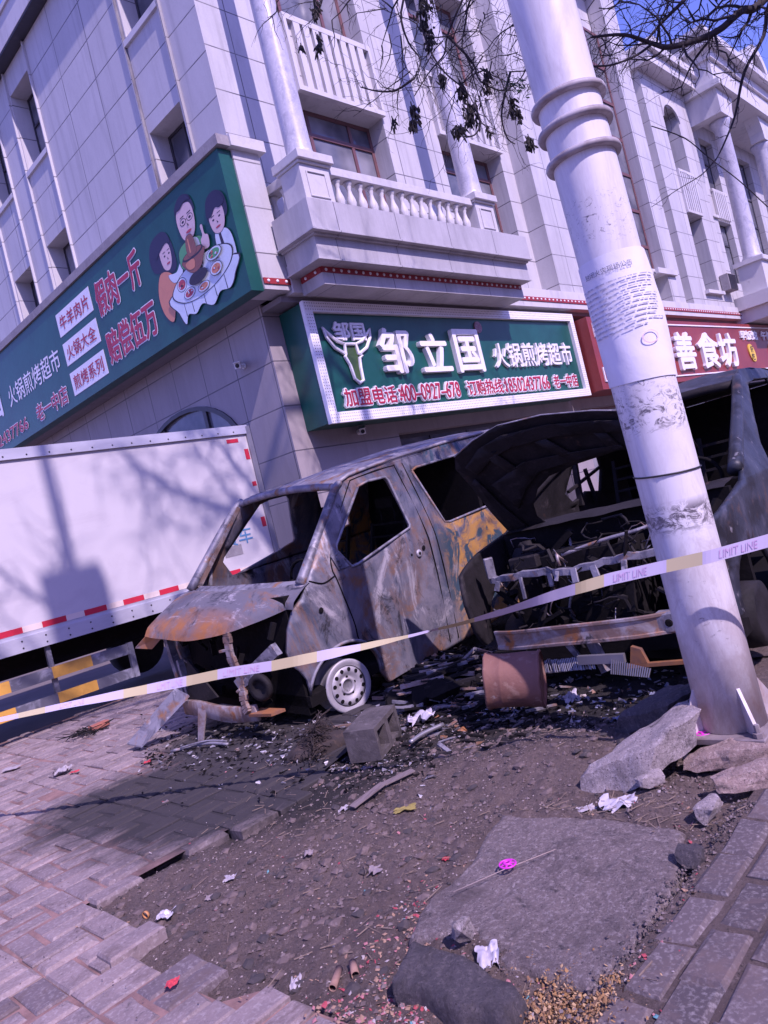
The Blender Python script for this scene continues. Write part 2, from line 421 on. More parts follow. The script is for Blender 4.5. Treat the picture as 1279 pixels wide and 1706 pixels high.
# ground
M['bark'] = layered('dark_bark', (0.035, 0.028, 0.033), [((0.06, 0.05, 0.055), 20, 0.5, 0.75)], 0.9, 0, 0.4, 60)
M['pod'] = layered('dark_seed_pod', (0.028, 0.024, 0.022), [((0.06, 0.05, 0.04), 30, 0.5, 0.75)], 0.8)
M['leaf'] = layered('green_leaf', (0.035, 0.075, 0.03), [((0.06, 0.11, 0.05), 20, 0.5, 0.75)], 0.7)
# ================================================================== the corner building
def wall_plane(mb, ax, v, u0, u1, z0, z1, holes, depth):
    """wall face on Y=v (ax 0: u is X) or X=v (ax 1: u is Y) with real openings and their reveals"""
    us = sorted({u0, u1} | {h[i] for h in holes for i in (0, 1)}); zs = sorted({z0, z1} | {h[i] for h in holes for i in (2, 3)})
    us = [u for u in us if u0 <= u <= u1]; zs = [z for z in zs if z0 <= z <= z1]
    P = (lambda u, d, z: (u, v+d, z)) if ax == 0 else (lambda u, d, z: (v+d, u, z))
    for i in range(len(us)-1):
        for j in range(len(zs)-1):
            um, zm = (us[i]+us[i+1])/2, (zs[j]+zs[j+1])/2
            if any(h[0] < um < h[1] and h[2] < zm < h[3] for h in holes): continue
            mb.quad(P(us[i], 0, zs[j]), P(us[i+1], 0, zs[j]), P(us[i+1], 0, zs[j+1]), P(us[i], 0, zs[j+1]))
    for a, b, c, d in holes:
        mb.quad(P(a, 0, c), P(a, depth, c), P(a, depth, d), P(a, 0, d))
        mb.quad(P(b, 0, c), P(b, depth, c), P(b, depth, d), P(b, 0, d))
        mb.quad(P(a, 0, c), P(b, 0, c), P(b, depth, c), P(a, depth, c))
        mb.quad(P(a, 0, d), P(b, 0, d), P(b, depth, d), P(a, depth, d))
def window(parent, ax, v, u0, u1, z0, z1, cols, rows, fm, fw=0.055, dep=0.06):
    """frame with its bars (one part) and the glass behind (its sub-part)"""
    B = (lambda mb, a, b, c, d, e=0.0: mb.box(a, b, v-e, v+dep, c, d)) if ax == 0 else (lambda mb, a, b, c, d, e=0.0: mb.box(v-e, v+dep, a, b, c, d))
    mb = MB()
    B(mb, u0, u0+fw, z0, z1); B(mb, u1-fw, u1, z0, z1)
    B(mb, u0+fw, u1-fw, z0, z0+fw); B(mb, u0+fw, u1-fw, z1-fw, z1)
    for c in cols: B(mb, c-fw/2, c+fw/2, z0+fw, z1-fw, 0.006)
    for r in rows: B(mb, u0+fw, u1-fw, r-fw/2, r+fw/2, 0.012)
    f = mb.build('window', fm, parent, True)
    g = MB()
    if ax == 0: g.box(u0+0.01, u1-0.01, v+0.02, v+0.03, z0+0.01, z1-0.01)
    else: g.box(v+0.02, v+0.03, u0+0.01, u1-0.01, z0+0.01, z1-0.01)
    g.build('pane', M['glass'], f, True)
    return f
YW, XW, YP = 8.9, 7.7, 8.46
YG = 9.28
B1 = empty('corner_building', (7.7, 8.9, 0))
tag(B1, 'pale stone tiled corner building with columned balcony over the green shop signs', 'building')
H1 = (9.52, 11.69, 6.0, 8.85); H1b = (9.52, 11.69, 10.24, 12.55)
H2 = (13.43, 15.74, 6.0, 8.85); H2b = (13.43, 15.74, 10.24, 12.55)
TALL = (19.3, 23.0, 6.4, 13.8)
mb = MB()
wall_plane(mb, 0, YW, XW, 24.45, 5.1, 15.4, [H1, H1b, H2, H2b], 0.42)
mb.build('front_wall', M['tile_front'], B1, True)
mb = MB()
sideholes = []
for a, b in ((9.86, 10.90), (14.62, 15.66), (16.68, 17.68), (19.9, 20.94), (22.0, 23.0)):
    for c, d in ((6.3, 8.81), (10.5, 12.22)): sideholes.append((a, b, c, d))
wall_plane(mb, 1, XW, YW, 30.0, 5.1, 12.76, sideholes, 0.40)
mb.build('side_wall', M['tile_side'], B1, True)
# thin raised strips that edge the window bays of the side wall
for y in (9.74, 10.95, 14.50, 15.69, 16.54, 17.74, 19.8, 21.0, 21.9, 23.1):
    mb = MB(); mb.box(XW-0.055, XW+0.02, y, y+0.03, 7.36, 12.755); mb.build('bay_strip', M['tile_side'], B1, True)
for a, b, c, d in sideholes:
    window(B1, 1, XW+0.36, a+0.002, b-0.002, c+0.002, d-0.002, [(a+b)/2], [c+0.62*(d-c)], M['dark_frame'], 0.05)
    if c > 9:
        mb = MB(); mb.box(XW-0.05, XW+0.10, a-0.06, b+0.06, c-0.11, c-0.003); mb.build('window_sill', M['stone_plain'], B1, True)
# front windows
for a, b, c, d in (H1, H2):
    w = b-a
    window(B1, 0, YG, a, b, c, d, [a+w*0.22, a+w*0.72], [d-0.47], M['brown_frame'], 0.075)
for a, b, c, d in (H1b, H2b):
    w = b-a
    window(B1, 0, YG, a, b, c, d, [a+w*0.22, a+w*0.72], [d-0.6], M['brown_frame'], 0.075)
window(B1, 0, 8.76, 19.12, 22.8, 6.4, 13.8, [20.3, 21.1, 21.9], [7.2, 8.3, 9.4, 10.5, 11.6, 12.7], M['brown_frame'], 0.09)
# slotted spandrel panels between the storeys
for a, b in ((9.50, 11.71), (13.41, 15.76)):
    mb = MB()
    n = 9; sw = (b-a-0.14)/n
    mb.box(a, b, 8.80, 8.899, 8.852, 8.94); mb.box(a, b, 8.80, 8.899, 10.14, 10.245)
    mb.box(a, a+0.07, 8.80, 8.899, 8.94, 10.14); mb.box(b-0.07, b, 8.80, 8.899, 8.94, 10.14)
    for i in range(n-1):
        u = a+0.07+sw*(i+1)
        mb.box(u-0.075, u+0.075, 8.805, 8.899, 8.94, 10.14)
    mb.build('slotted_panel', M['stone_plain'], B1, True)
# big pier beside the second window and the pilasters right of the stair window
for (x0, x1) in ((16.2, 19.1), (22.82, 23.80)):
    mb = MB(); mb.box(x0, x1, 8.44, 8.898, 5.42, 15.38); mb.build('pier', M['tile_front'], B1, True)
mb = MB(); mb.box(22.0, 23.4, 8.34, 8.437, 6.22, 6.38); mb.box(19.12, 22.8, 8.5, 8.85, 6.25, 6.395); mb.build('window_sill', M['stone_plain'], B1, True)
# right-hand bay with narrow windows
N1 = (25.72, 27.0, 5.9, 8.5); N2 = (25.72, 27.0, 10.0, 12.2)
mb = MB(); wall_plane(mb, 0, 8.44, 24.5, 28.2, 5.42, 13.0, [N1, N2], 0.5); mb.box(24.45, 24.5, 8.44, 8.95, 5.42, 13.0)
mb.build('bay_wall', M['tile_front'], B1, True)
window(B1, 0, 8.86, *N1, [26.36], [6.3, 6.7, 7.1, 7.5, 7.9], M['dark_frame'], 0.05)
window(B1, 0, 8.86, *N2, [26.36], [10.4, 10.8, 11.2, 11.6], M['dark_frame'], 0.05)
mb = MB(); mb.box(25.6, 27.1, 8.30, 8.6, 5.78, 5.895); mb.build('window_sill', M['stone_plain'], B1, True)
mb = MB()
mb.box(25.7, 27.02, 8.36, 8.438, 8.52, 8.6); mb.box(25.7, 27.02, 8.36, 8.438, 9.88, 9.98)
for i in range(8):
    u = 25.7+i*0.18; mb.box(u, u+0.1, 8.365, 8.438, 8.6, 9.88)
mb.build('slotted_panel', M['stone_plain'], B1, True)
mb = MB()
for k in range(13):
    a0, a1 = math.pi*k/13, math.pi*(k+1)/13
    c0 = [26.36-0.66*math.cos(a0), 11.75+0.5*math.sin(a0)]; c1 = [26.36-0.66*math.cos(a1), 11.75+0.5*math.sin(a1)]
    mb.prism([(c0[0], 8.39, c0[1]), (c1[0], 8.39, c1[1]), (c1[0], 8.39, 12.4), (c0[0], 8.39, 12.4)], (0, 0.06, 0))
mb.build('arched_head', M['stone_plain'], B1, True)
# eaves
mb = MB()
mb.box(XW-0.26, XW+0.05, 8.62, 30, 12.80, 13.36); mb.box(XW-0.30, XW+0.05, 8.58, 30, 13.36, 13.46)
mb.build('side_eaves', M['stone_plain'], B1, True)
mb = MB(); mb.box(XW-0.25, XW+0.05, 8.63, 30, 12.76, 12.799); mb.build('eaves_soffit', M['dark_frame'], B1, True)
mb = MB()
mb.box(24.3, 28.3, 8.0, 8.95, 13.0, 13.35); mb.box(24.3, 28.3, 7.86, 8.95, 13.35, 13.6); mb.box(XW+0.05, 24.29, 8.1, 8.95, 15.4, 15.9)
mb.build('front_eaves', M['stone_plain'], B1, True)
mb = MB(); mb.box(XW+0.06, 28.2, 8.96, 30, 13.36, 13.44); mb.box(XW+0.2, 24.2, 8.96, 9.4, 13.44, 15.4); mb.build('roof', M['roof'], B1, True)
mb = MB()
for k in range(14):
    a0, a1 = math.pi*k/14, math.pi*(k+1)/14
    q = lambda r, a: (26.6-r*math.cos(a), 8.4, 13.62+r*math.sin(a))
    mb.prism([q(0.75, a0), q(0.75, a1), q(1.05, a1), q(1.05, a0)], (0, 1.5, 0))
d = mb.build('dormer', M['stone_plain'], B1, True)
mb = MB(); mb.prism([(26.6-0.76*math.cos(math.pi*k/14), 8.6, 13.62+0.76*math.sin(math.pi*k/14)) for k in range(15)], (0, 0.05, 0)); mb.build('pane', M['glass'], d, True)
# corner pier with its cap, and the ledge above the left sign
mb = MB(); mb.box(7.342, 7.85, YP, YW-0.002, 5.03, 7.19); mb.build('corner_pier', M['tile_front'], B1, True)
mb = MB(); mb.box(7.28, 7.93, YP-0.10, YW-0.002, 7.19, 7.365); mb.build('pier_cap', M['stone'], B1, True)
mb = MB(); mb.box(7.06, XW+0.02, YW-0.002, 30, 7.19, 7.345); mb.box(7.06, 7.279, YP-0.06, YW-0.002, 7.19, 7.345); mb.build('ledge', M['concrete'], B1, True)
mb = MB(); mb.box(7.35, XW, YW, 30, 5.03, 7.185); mb.build('sign_backing', M['soffit'], B1, True)
def stud_band(pts, parent, z0, z1, step=0.16):
    mb = MB()
    for (x0, y0), (x1, y1) in zip(pts, pts[1:]):
        a, b = Vector((x0, y0, 0)), Vector((x1, y1, 0)); d = (b-a); L = d.length; d /= L; nrm = Vector((d.y, -d.x, 0))
        mb.m = 0
        mb.prism([a+Vector((0, 0, z0)), b+Vector((0, 0, z0)), b+Vector((0, 0, z1)), a+Vector((0, 0, z1))], nrm*0.018)
        mb.m = 1
        k = max(1, int(L/step))
        for i in range(k):
            c = a + d*(L*(i+0.5)/k) + nrm*0.018 + Vector((0, 0, (z0+z1)/2))
            mb.lathe([(0.026, 0), (0.022, 0.012), (0.010, 0.02)], c, nrm, 8)
    return mb.build('stud_band', [M['red'], M['white']], parent, True)
stud_band([(7.342, YP-0.002), (7.86, YP-0.002)], B1, 5.11, 5.20)
# long fascia over the shops
mb = MB(); mb.box(13.62, 28.9, 8.40, YW-0.004, 4.985, 5.40); mb.box(7.862, 13.618, 8.42, YW-0.004, 4.985, 5.40); mb.build('fascia', M['stone_plain'], B1, True)
stud_band([(13.66, 8.398), (28.88, 8.398)], B1, 5.11, 5.20, 0.17)
mb = MB(); mb.box(XW+0.02, 28.9, YW-0.3, 9.3, 4.9, 4.985); mb.build('shop_soffit', M['soffit'], B1, True)
# ---- balcony
mb = MB()
mb.box(7.74, 13.62, 7.57, 8.418, 5.62, 6.08)
mb.box(7.84, 13.61, 7.69, 8.418, 5.23, 5.565)
mb.box(8.04, 13.60, 7.91, 8.418, 4.93, 5.11)
mb.box(7.70, 13.63, 7.54, 8.418, 5.595, 5.62); mb.box(7.80, 13.615, 7.66, 8.418, 5.205, 5.23)
mb.box(7.79, 13.60, 7.63, 8.418, 5.565, 5.595)
mb.box(8.06, 13.59, 7.93, 8.418, 5.11, 5.205)
BAL = mb.build('balcony', M['stone_joint'], B1, True)
_b = stud_band([(8.055, 8.40), (8.055, 7.925), (13.59, 7.925)], BAL, 5.112, 5.203)
def pedestal(x0, x1):
    mb = MB(); y0, y1 = 7.66, 8.12
    mb.box(x0, x1, y0, y1, 6.08, 6.66)
    for a, b, c, d in ((x0+0.10, x0+0.125, 6.16, 6.56), (x1-0.125, x1-0.10, 6.16, 6.56), (x0+0.125, x1-0.125, 6.535, 6.56), (x0+0.125, x1-0.125, 6.16, 6.185)):
        mb.box(a, b, y0-0.02, y0-0.001, c, d)
    mb.box(x0-0.03, x1+0.03, y0-0.04, y1+0.04, 6.66, 6.70)
    mb.box(x0-0.06, x1+0.06, y0-0.09, y1+0.08, 6.70, 6.83)
    mb.build('pedestal', M['stone'], BAL, True, bevel=0.006)
    c = ((x0+x1)/2, 7.88)
    cb = MB(); cb.smooth = True
    cb.lathe([(0.25, 6.83), (0.25, 6.87), (0.215, 6.90), (0.205, 6.96), (0.20, 7.2), (0.19, 9.5), (0.175, 11.9), (0.2, 11.95), (0.24, 12.1), (0.24, 12.98)], (c[0], c[1], 0), n=28)
    cb.build('column', M['marble'], BAL, True)
pedestal(7.85, 8.45); pedestal(12.24, 12.84)
mb = MB(); mb.box(8.46, 12.23, 7.70, 7.92, 6.60, 6.74); mb.box(7.95, 8.2, 8.14, YW-0.01, 6.60, 6.74)
mb.build('handrail', M['stone'], BAL, True, bevel=0.008)
prof = [(0.075, 6.08), (0.075, 6.12), (0.05, 6.14), (0.062, 6.19), (0.078, 6.25), (0.07, 6.31), (0.042, 6.40), (0.034, 6.47), (0.05, 6.52), (0.05, 6.54), (0.072, 6.56), (0.072, 6.60)]
mb = MB(); mb.smooth = True; mb.lathe([(r, z) for r, z in prof], (0, 0, 0), n=14)
b0 = mb.build('baluster', M['stone_plain'], BAL, True)
b0.location = (8.72, 7.81, 0)
for i in range(1, 14):
    c = b0.copy(); COL.objects.link(c); c.location = (8.72 + i*0.255, 7.81, 0)
for y in (8.32, 8.6):
    c = b0.copy(); COL.objects.link(c); c.location = (8.07, y, 0)
# ---- ground floor
mb = MB()
ARCH = [(12.05-1.75*math.cos(math.pi*k/18), 3.05+1.03*math.sin(math.pi*k/18)) for k in range(19)]
mb.prism([(XW, YW+0.2, 0), (XW, 30, 0), (XW, 30, 5.028), (XW, YW+0.2, 5.028)], (0.3, 0, 0), [[(XW, y, z) for y, z in [(10.3, 0.6)]+ARCH+[(13.8, 0.6)]]])
mb.build('ground_side_wall', M['tile_low'], B1, True)
mb = MB()
for i in range(18):
    (y0, z0), (y1, z1) = ARCH[i], ARCH[i+1]; k = 0.93
    s = lambda y, z: (12.05+(y-12.05)*k, 3.05+(z-3.05)*k)
    mb.prism([(XW-0.03, y0, z0), (XW-0.03, y1, z1), (XW-0.03, *s(y1, z1)), (XW-0.03, *s(y0, z0))], (0.12, 0, 0))
mb.box(XW, XW+0.08, 10.3, 10.42, 0.6, 3.05); mb.box(XW, XW+0.08, 13.68, 13.8, 0.6, 3.05); mb.box(XW, XW+0.08, 10.42, 13.68, 3.0, 3.1); mb.box(XW, XW+0.075, 11.25, 11.35, 0.6, 3.95); mb.box(XW, XW+0.075, 12.75, 12.85, 0.6, 3.95)
aw = mb.build('arched_window', M['dark_frame'], B1, True)
mb = MB(); mb.prism([(XW+0.05, y, z) for y, z in [(10.3, 0.6)]+ARCH+[(13.8, 0.6)]], (0.02, 0, 0)); mb.build('pane', M['glass'], aw, True)
mb = MB()
wall_plane(mb, 0, YW+0.2, XW+0.30, 28.2, 0, 4.9, [(10.2, 15.9, 0.0, 2.7), (17.0, 27.6, 0.0, 2.7)], 0.3)
mb.build('ground_front_wall', M['tile_low'], B1, True)
window(B1, 0, YW+0.45, 10.2, 15.9, 0.0, 2.7, [11.4, 12.6, 13.8, 15.0], [2.15], M['dark_frame'], 0.08)
window(B1, 0, YW+0.45, 17.0, 27.6, 0.0, 2.7, [18.8, 20.6, 22.4, 24.2, 26.0], [2.15], M['brown_frame'], 0.08)
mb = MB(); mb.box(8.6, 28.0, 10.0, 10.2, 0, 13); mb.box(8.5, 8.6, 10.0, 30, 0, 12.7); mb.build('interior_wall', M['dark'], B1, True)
# ---- projecting wing with the arched portico at the right
B2 = empty('portico_wing', (28.2, 7.4, 0))
tag(B2, 'farther pale stone building wing with tall columns and an arched portico under a heavy cornice', 'building')
mb = MB(); N3 = (30.2, 31.6, 6.6, 9.0); N4 = (30.2, 31.6, 10.2, 12.2)
wall_plane(mb, 0, 8.9, 28.25, 50, 0, 13.2, [N3, N4, (34, 36, 6.6, 12.2)], 0.3); mb.build('back_wall', M['tile_front'], B2, True)
window(B2, 0, 9.12, *N3, [30.9], [8.2], M['dark_frame'], 0.06); window(B2, 0, 9.12, *N4, [30.9], [11.4], M['dark_frame'], 0.06); window(B2, 0, 9.12, 34, 36, 6.6, 12.2, [35], [8.2, 9.4, 10.6], M['dark_frame'], 0.06)
mb = MB()
YB = 7.4
def arcpts(xc, r, n=14, z=11.9): return [(xc - r*math.cos(math.pi*k/n), YB, z + 0.78*r*math.sin(math.pi*k/n)) for k in range(n+1)]
a1 = arcpts(31.2, 1.75); a2 = arcpts(35.6, 1.75); a3 = arcpts(40.0, 1.75)
mb.prism([(28.2, YB, 11.9)] + a1 + a2 + a3 + [(50, YB, 11.9), (50, YB, 13.75), (28.2, YB, 13.75)], (0, 0.5, 0))
mb.box(28.2, 28.7, 7.9, 8.89, 11.9, 13.75)
mb.build('arcade', M['stone_plain'], B2, True)
mb = MB(); mb.box(28.0, 50, 7.2, 8.89, 12.75, 12.95); mb.box(28.1, 50, 7.3, 8.89, 13.75, 14.1); mb.box(27.8, 50, 7.0, 8.89, 14.1, 14.35); mb.box(28.6, 50, 7.6, 8.89, 14.35, 14.9); mb.box(28.4, 50, 7.4, 8.89, 14.9, 15.05)
mb.build('cornice', M['stone_plain'], B2, True)
mb = MB(); mb.smooth = True
mb.lathe([(0.34, 6.9), (0.34, 7.0), (0.29, 7.1), (0.28, 8), (0.24, 11.6), (0.27, 11.65), (0.34, 11.8), (0.34, 11.9)], (0, 0, 0), n=24)
c0 = mb.build('column', M['marble'], B2, True); c0.location = (29.0, 7.75, 0)
for x in (33.4, 37.8, 42.2): copy_part(c0, (x-29.0, 0, 0))
mb = MB(); mb.box(28.6, 29.5, 7.4, 8.2, 5.7, 6.75); mb.box(28.5, 29.6, 7.3, 8.3, 6.75, 6.9); p0 = mb.build('pedestal', M['stone_plain'], B2, True)
for x in (33.4, 37.8, 42.2): copy_part(p0, (x-29.0, 0, 0))
mb = MB(); mb.box(28.3, 50, 7.1, 8.89, 5.25, 5.7); mb.box(28.5, 50, 7.3, 8.89, 4.8, 5.25); mb.build('balcony_slab', M['stone_plain'], B2, True)
mb = MB(); mb.box(29.6, 50, 7.55, 7.85, 6.55, 6.7)
for i in range(60): mb.lathe([(0.07, 5.7), (0.09, 5.9), (0.04, 6.3), (0.07, 6.55)], (29.8+i*0.3, 7.7, 0), n=8)
mb.build('balustrade', M['stone_plain'], B2, True)
mb = MB()
mb.box(28.3, 30.15, 8.82, 8.89, 9.05, 9.15)
for i in range(7): mb.box(30.15+i*0.2, 30.27+i*0.2, 8.80, 8.89, 9.05, 10.15)
mb.box(30.1, 31.7, 8.81, 8.89, 10.08, 10.19); mb.build('slotted_panel', M['stone_plain'], B2, True)
mb = MB(); mb.prism([(28.0, 7.3, 14.36), (28.0, 15, 17), (28.0, 25, 14.36)], (22, 0, 0)); mb.build('roof', M['roof'], B2, True)
mb = MB()
for k in range(14):
    a0, b0_ = math.pi*k/14, math.pi*(k+1)/14
    q = lambda r, a: (35.2-r*math.cos(a), 7.5, 15.06+r*math.sin(a))
    mb.prism([q(0.9, a0), q(0.9, b0_), q(1.25, b0_), q(1.25, a0)], (0, 1.8, 0))
d = mb.build('dormer', M['stone_plain'], B2, True)
mb = MB(); mb.prism([(35.2-0.91*math.cos(math.pi*k/14), 7.8, 15.06+0.91*math.sin(math.pi*k/14)) for k in range(15)], (0, 0.05, 0)); mb.build('pane', M['glass'], d, True)
mb = MB(); mb.box(28.25, 50, 8.6, 9.2, 0, 4.8); mb.build('ground_wall', M['tile_low'], B2, True)

# ================================================================== signs
UX, UYN, UZ = Vector((1, 0, 0)), Vector((0, -1, 0)), Vector((0, 0, 1))
# ---- front sign
YS = 8.5
FS = empty('shop_sign', (12.3, YS, 2.9))
tag(FS, 'green shop sign with a white studded frame, raised white letters and a bull head emblem', 'sign')
mb = MB(); mb.box(8.04, 16.5, YS+0.05, 9.095, 2.92, 4.86); mb.build('sign_box', M['sign_green'], FS, True)
mb = MB()
fr = 0.17
mb.box(8.03, 16.51, YS-0.03, YS+0.049, 2.90, 2.90+fr); mb.box(8.03, 16.51, YS-0.03, YS+0.049, 4.88-fr, 4.88)
mb.box(8.03, 8.03+fr, YS-0.03, YS+0.049, 2.90+fr, 4.88-fr); mb.box(16.51-fr, 16.51, YS-0.03, YS+0.049, 2.90+fr, 4.88-fr)
mb.m = 1
k = 0
for row in range(3):
    o = 0.035+row*0.05
    for i in range(168):
        x = 8.06+i*0.05
        for z in (2.90+o, 4.88-o): mb.box(x, x+0.014, YS-0.034, YS-0.029, z-0.007, z+0.007)
    for i in range(32):
        z = 3.1+i*0.05
        for x in (8.03+o, 16.51-o): mb.box(x-0.007, x+0.007, YS-0.034, YS-0.029, z, z+0.014)
mb.build('sign_frame', [M['sign_white'], M['concrete']], FS, True)
def letters(parent, name, s, o, ux, uy, w, h, mat, depth, bold, world=True, dots=0):
    mb = MB(); put_text(mb, s, o, ux, uy, w, h, depth, bold)
    return mb.build(name, mat, parent, world, fix=False)
y0 = YS+0.05
for s, x, w, z, h in (('邹', 9.56, 0.80, 3.66, 0.78), ('立', 10.60, 0.82, 3.66, 0.70), ('国', 11.66, 0.80, 3.62, 0.82)):
    letters(FS, 'letter', s, (x, y0, z), UX, UZ, w, h, M['sign_white'], 0.09, 0.024)
letters(FS, 'lettering', '火锅煎烤超市', (12.92, y0, 3.67), UX, UZ, 3.16, 0.52, M['sign_white'], 0.06, 0.010)
for s, x, w in (('加盟电话：', 8.47, 1.36), ('400–0927–678', 9.80, 1.72), ('订购热线：', 11.78, 1.30), ('18502437766', 13.08, 1.72), ('老一中店', 15.0, 1.07)):
    letters(FS, 'lettering', s, (x, y0, 3.15), UX, UZ, w, 0.29, M['sign_white'], 0.045, 0.085)
    letters(FS, 'lettering', s, (x, y0-0.049, 3.15), UX, UZ, w, 0.29, M['letter_red'], 0.008, 0.012)
# bull's head emblem: outline in white tube, dull green face
def tr(pts, z0, dx): return [(8.9+x*0.5, y0-0.03, 4.08+z*0.5) for x, z in pts]
mb = MB()
horn = [(-0.30, -0.12), (-0.72, 0.10), (-0.98, 0.45), (-1.05, 0.75), (-0.85, 0.55), (-0.55, 0.32), (-0.25, 0.22)]
face = [(-0.30, -0.12), (-0.36, -0.2), (-0.22, -0.5), (-0.16, -0.95), (0.02, -1.1), (0.22, -1.02), (0.24, -0.6), (0.30, -0.25), (0.45, -0.18), (0.30, -0.10), (0.25, 0.22), (-0.25, 0.22)]
hr = [(-x*1.05, z) for x, z in horn]
mb.tube(tr(face, 0, 0)+tr(face[:1], 0, 0), 0.030, 6); mb.tube(tr(horn, 0, 0)+tr(horn[:1], 0, 0), 0.030, 6); mb.tube(tr(hr, 0, 0)+tr(hr[:1], 0, 0), 0.030, 6)
e = mb.build('bull_emblem', M['sign_white'], FS, True)
mb = MB(); mb.prism([(x, y0-0.012, z) for x, _, z in tr(face, 0, 0)], (0, 0.01, 0)); mb.build('emblem_face', layered('olive_emblem', (0.05, 0.10, 0.03), [((0.1, 0.14, 0.05), 6, 0.5, 0.8)], 0.4), e, True)
letters(e, 'lettering', '邹国', (8.60, y0, 4.26), UX, UZ, 0.72, 0.30, M['sign_white'], 0.04, 0.028)
mb = MB(); mb.lathe([(0.12, 0), (0.12, 0.03)], (12.65, y0, 4.53), (0, -1, 0), 16); e2 = mb.build('round_emblem', layered('dusty_red_emblem', (0.25, 0.12, 0.15), [((0.35, 0.25, 0.28), 20, 0.5, 0.6)], 0.5), FS, True)
# ---- left sign
XS = 7.10
LS = empty('side_sign', (XS, 13, 5))
tag(LS, 'long green sign board on the shaded side wall with a printed family dining picture', 'sign')
mb = MB(); mb.box(XS, 7.34, 8.49, 23.5, 5.01, 7.17); mb.build('sign_box', M['sign_green'], LS, True)
xs = XS-0.004
def ltext(s, y, z, w, h, mat, bold, name='lettering', dx=0.0):
    return letters(LS, name, s, (xs-dx, y, z), UYN, UZ, w, h, mat, 0.003, bold)
for s, y, z, w, h in (('假肉一斤', 12.98, 6.22, 1.74, 0.62), ('赔偿伍万', 12.98, 5.30, 1.86, 0.59)):
    ltext(s, y, z, w, h, M['sign_white'], 0.055); ltext(s, y, z, w, h, M['letter_red'], 0.022, dx=0.008)
for s, z0, z1 in (('牛羊肉片', 6.44, 6.91), ('火锅大全', 5.83, 6.29), ('煎烤系列', 5.20, 5.67)):
    mb = MB(); mb.box(xs-0.003, xs, 13.18, 14.78, z0, z1); p = mb.build('white_panel', M['sign_white'], LS, True)
    q = MB(); put_text(q, s, (xs-0.006, 14.66, z0+0.09), UYN, UZ, 1.36, z1-z0-0.18, 0.003, 0.014); q.build('lettering', M['letter_red'], p, True, fix=False)
ltext('火锅煎烤超市', 18.12, 5.88, 3.06, 0.47, M['sign_white'], 0.010)
for s, y, z, w, h in (('老一中店', 16.80, 5.17, 1.72, 0.37), ('18502437766', 20.4, 5.20, 3.02, 0.27)):
    ltext(s, y, z, w, h, M['sign_white'], 0.07); ltext(s, y, z, w, h, M['letter_red'], 0.012, dx=0.008)
for s, y in (('邹', 21.6), ('立', 20.55), ('国', 19.5)): ltext(s, y, 5.85, 0.85, 0.85, M['sign_white'], 0.028, 'letter')
# printed picture: three diners behind a round table with a copper hot pot (flat print, own colours)
def fill(name, c): return layered(name, c, [((c[0]*0.85, c[1]*0.85, c[2]*0.85), 5, 0.5, 0.8)], 0.4)
pc = [fill('print_skin', (0.66, 0.5, 0.5)), fill('print_hair', (0.025, 0.02, 0.05)), fill('print_cloth', (0.62, 0.7, 0.78)), fill('print_orange', (0.62, 0.25, 0.14)),
      fill('print_copper', (0.25, 0.10, 0.07)), fill('print_food_red', (0.45, 0.06, 0.09)), fill('print_food_green', (0.10, 0.35, 0.14)), fill('print_line', (0.03, 0.02, 0.03))]
mb = MB(); lay = [0]
def shape(pts, m):
    lay[0] += 1; mb.m = m
    x = xs-0.001-0.0005*lay[0]
    mb.flat([(x, y, z) for y, z in pts])
def ell(cy, cz, ry, rz, m, n=20, rot=0.0):
    shape([(cy+ry*math.cos(2*math.pi*k/n)*math.cos(rot)-rz*math.sin(2*math.pi*k/n)*math.sin(rot), cz+ry*math.cos(2*math.pi*k/n)*math.sin(rot)+rz*math.sin(2*math.pi*k/n)*math.cos(rot)) for k in range(n)], m)
def spl(pts, k=5):
    n = len(pts); out = []
    for i in range(n):
        p0, p1, p2, p3 = [Vector((*pts[(i+j) % n], 0)) for j in (-1, 0, 1, 2)]
        for q in range(k):
            t_ = q/k; v = 0.5*((2*p1)+(-p0+p2)*t_+(2*p0-5*p1+4*p2-p3)*t_*t_+(-p0+3*p1-3*p2+p3)*t_**3); out.append((v.x, v.y))
    return out
def sm(pts, m, line=0.012):
    c = (sum(p[0] for p in pts)/len(pts), sum(p[1] for p in pts)/len(pts)); P = spl(pts)
    if line: shape([(c[0]+(p[0]-c[0])*(1+line*3), c[1]+(p[1]-c[1])*(1+line*3)) for p in P], 7)
    shape(P, m)
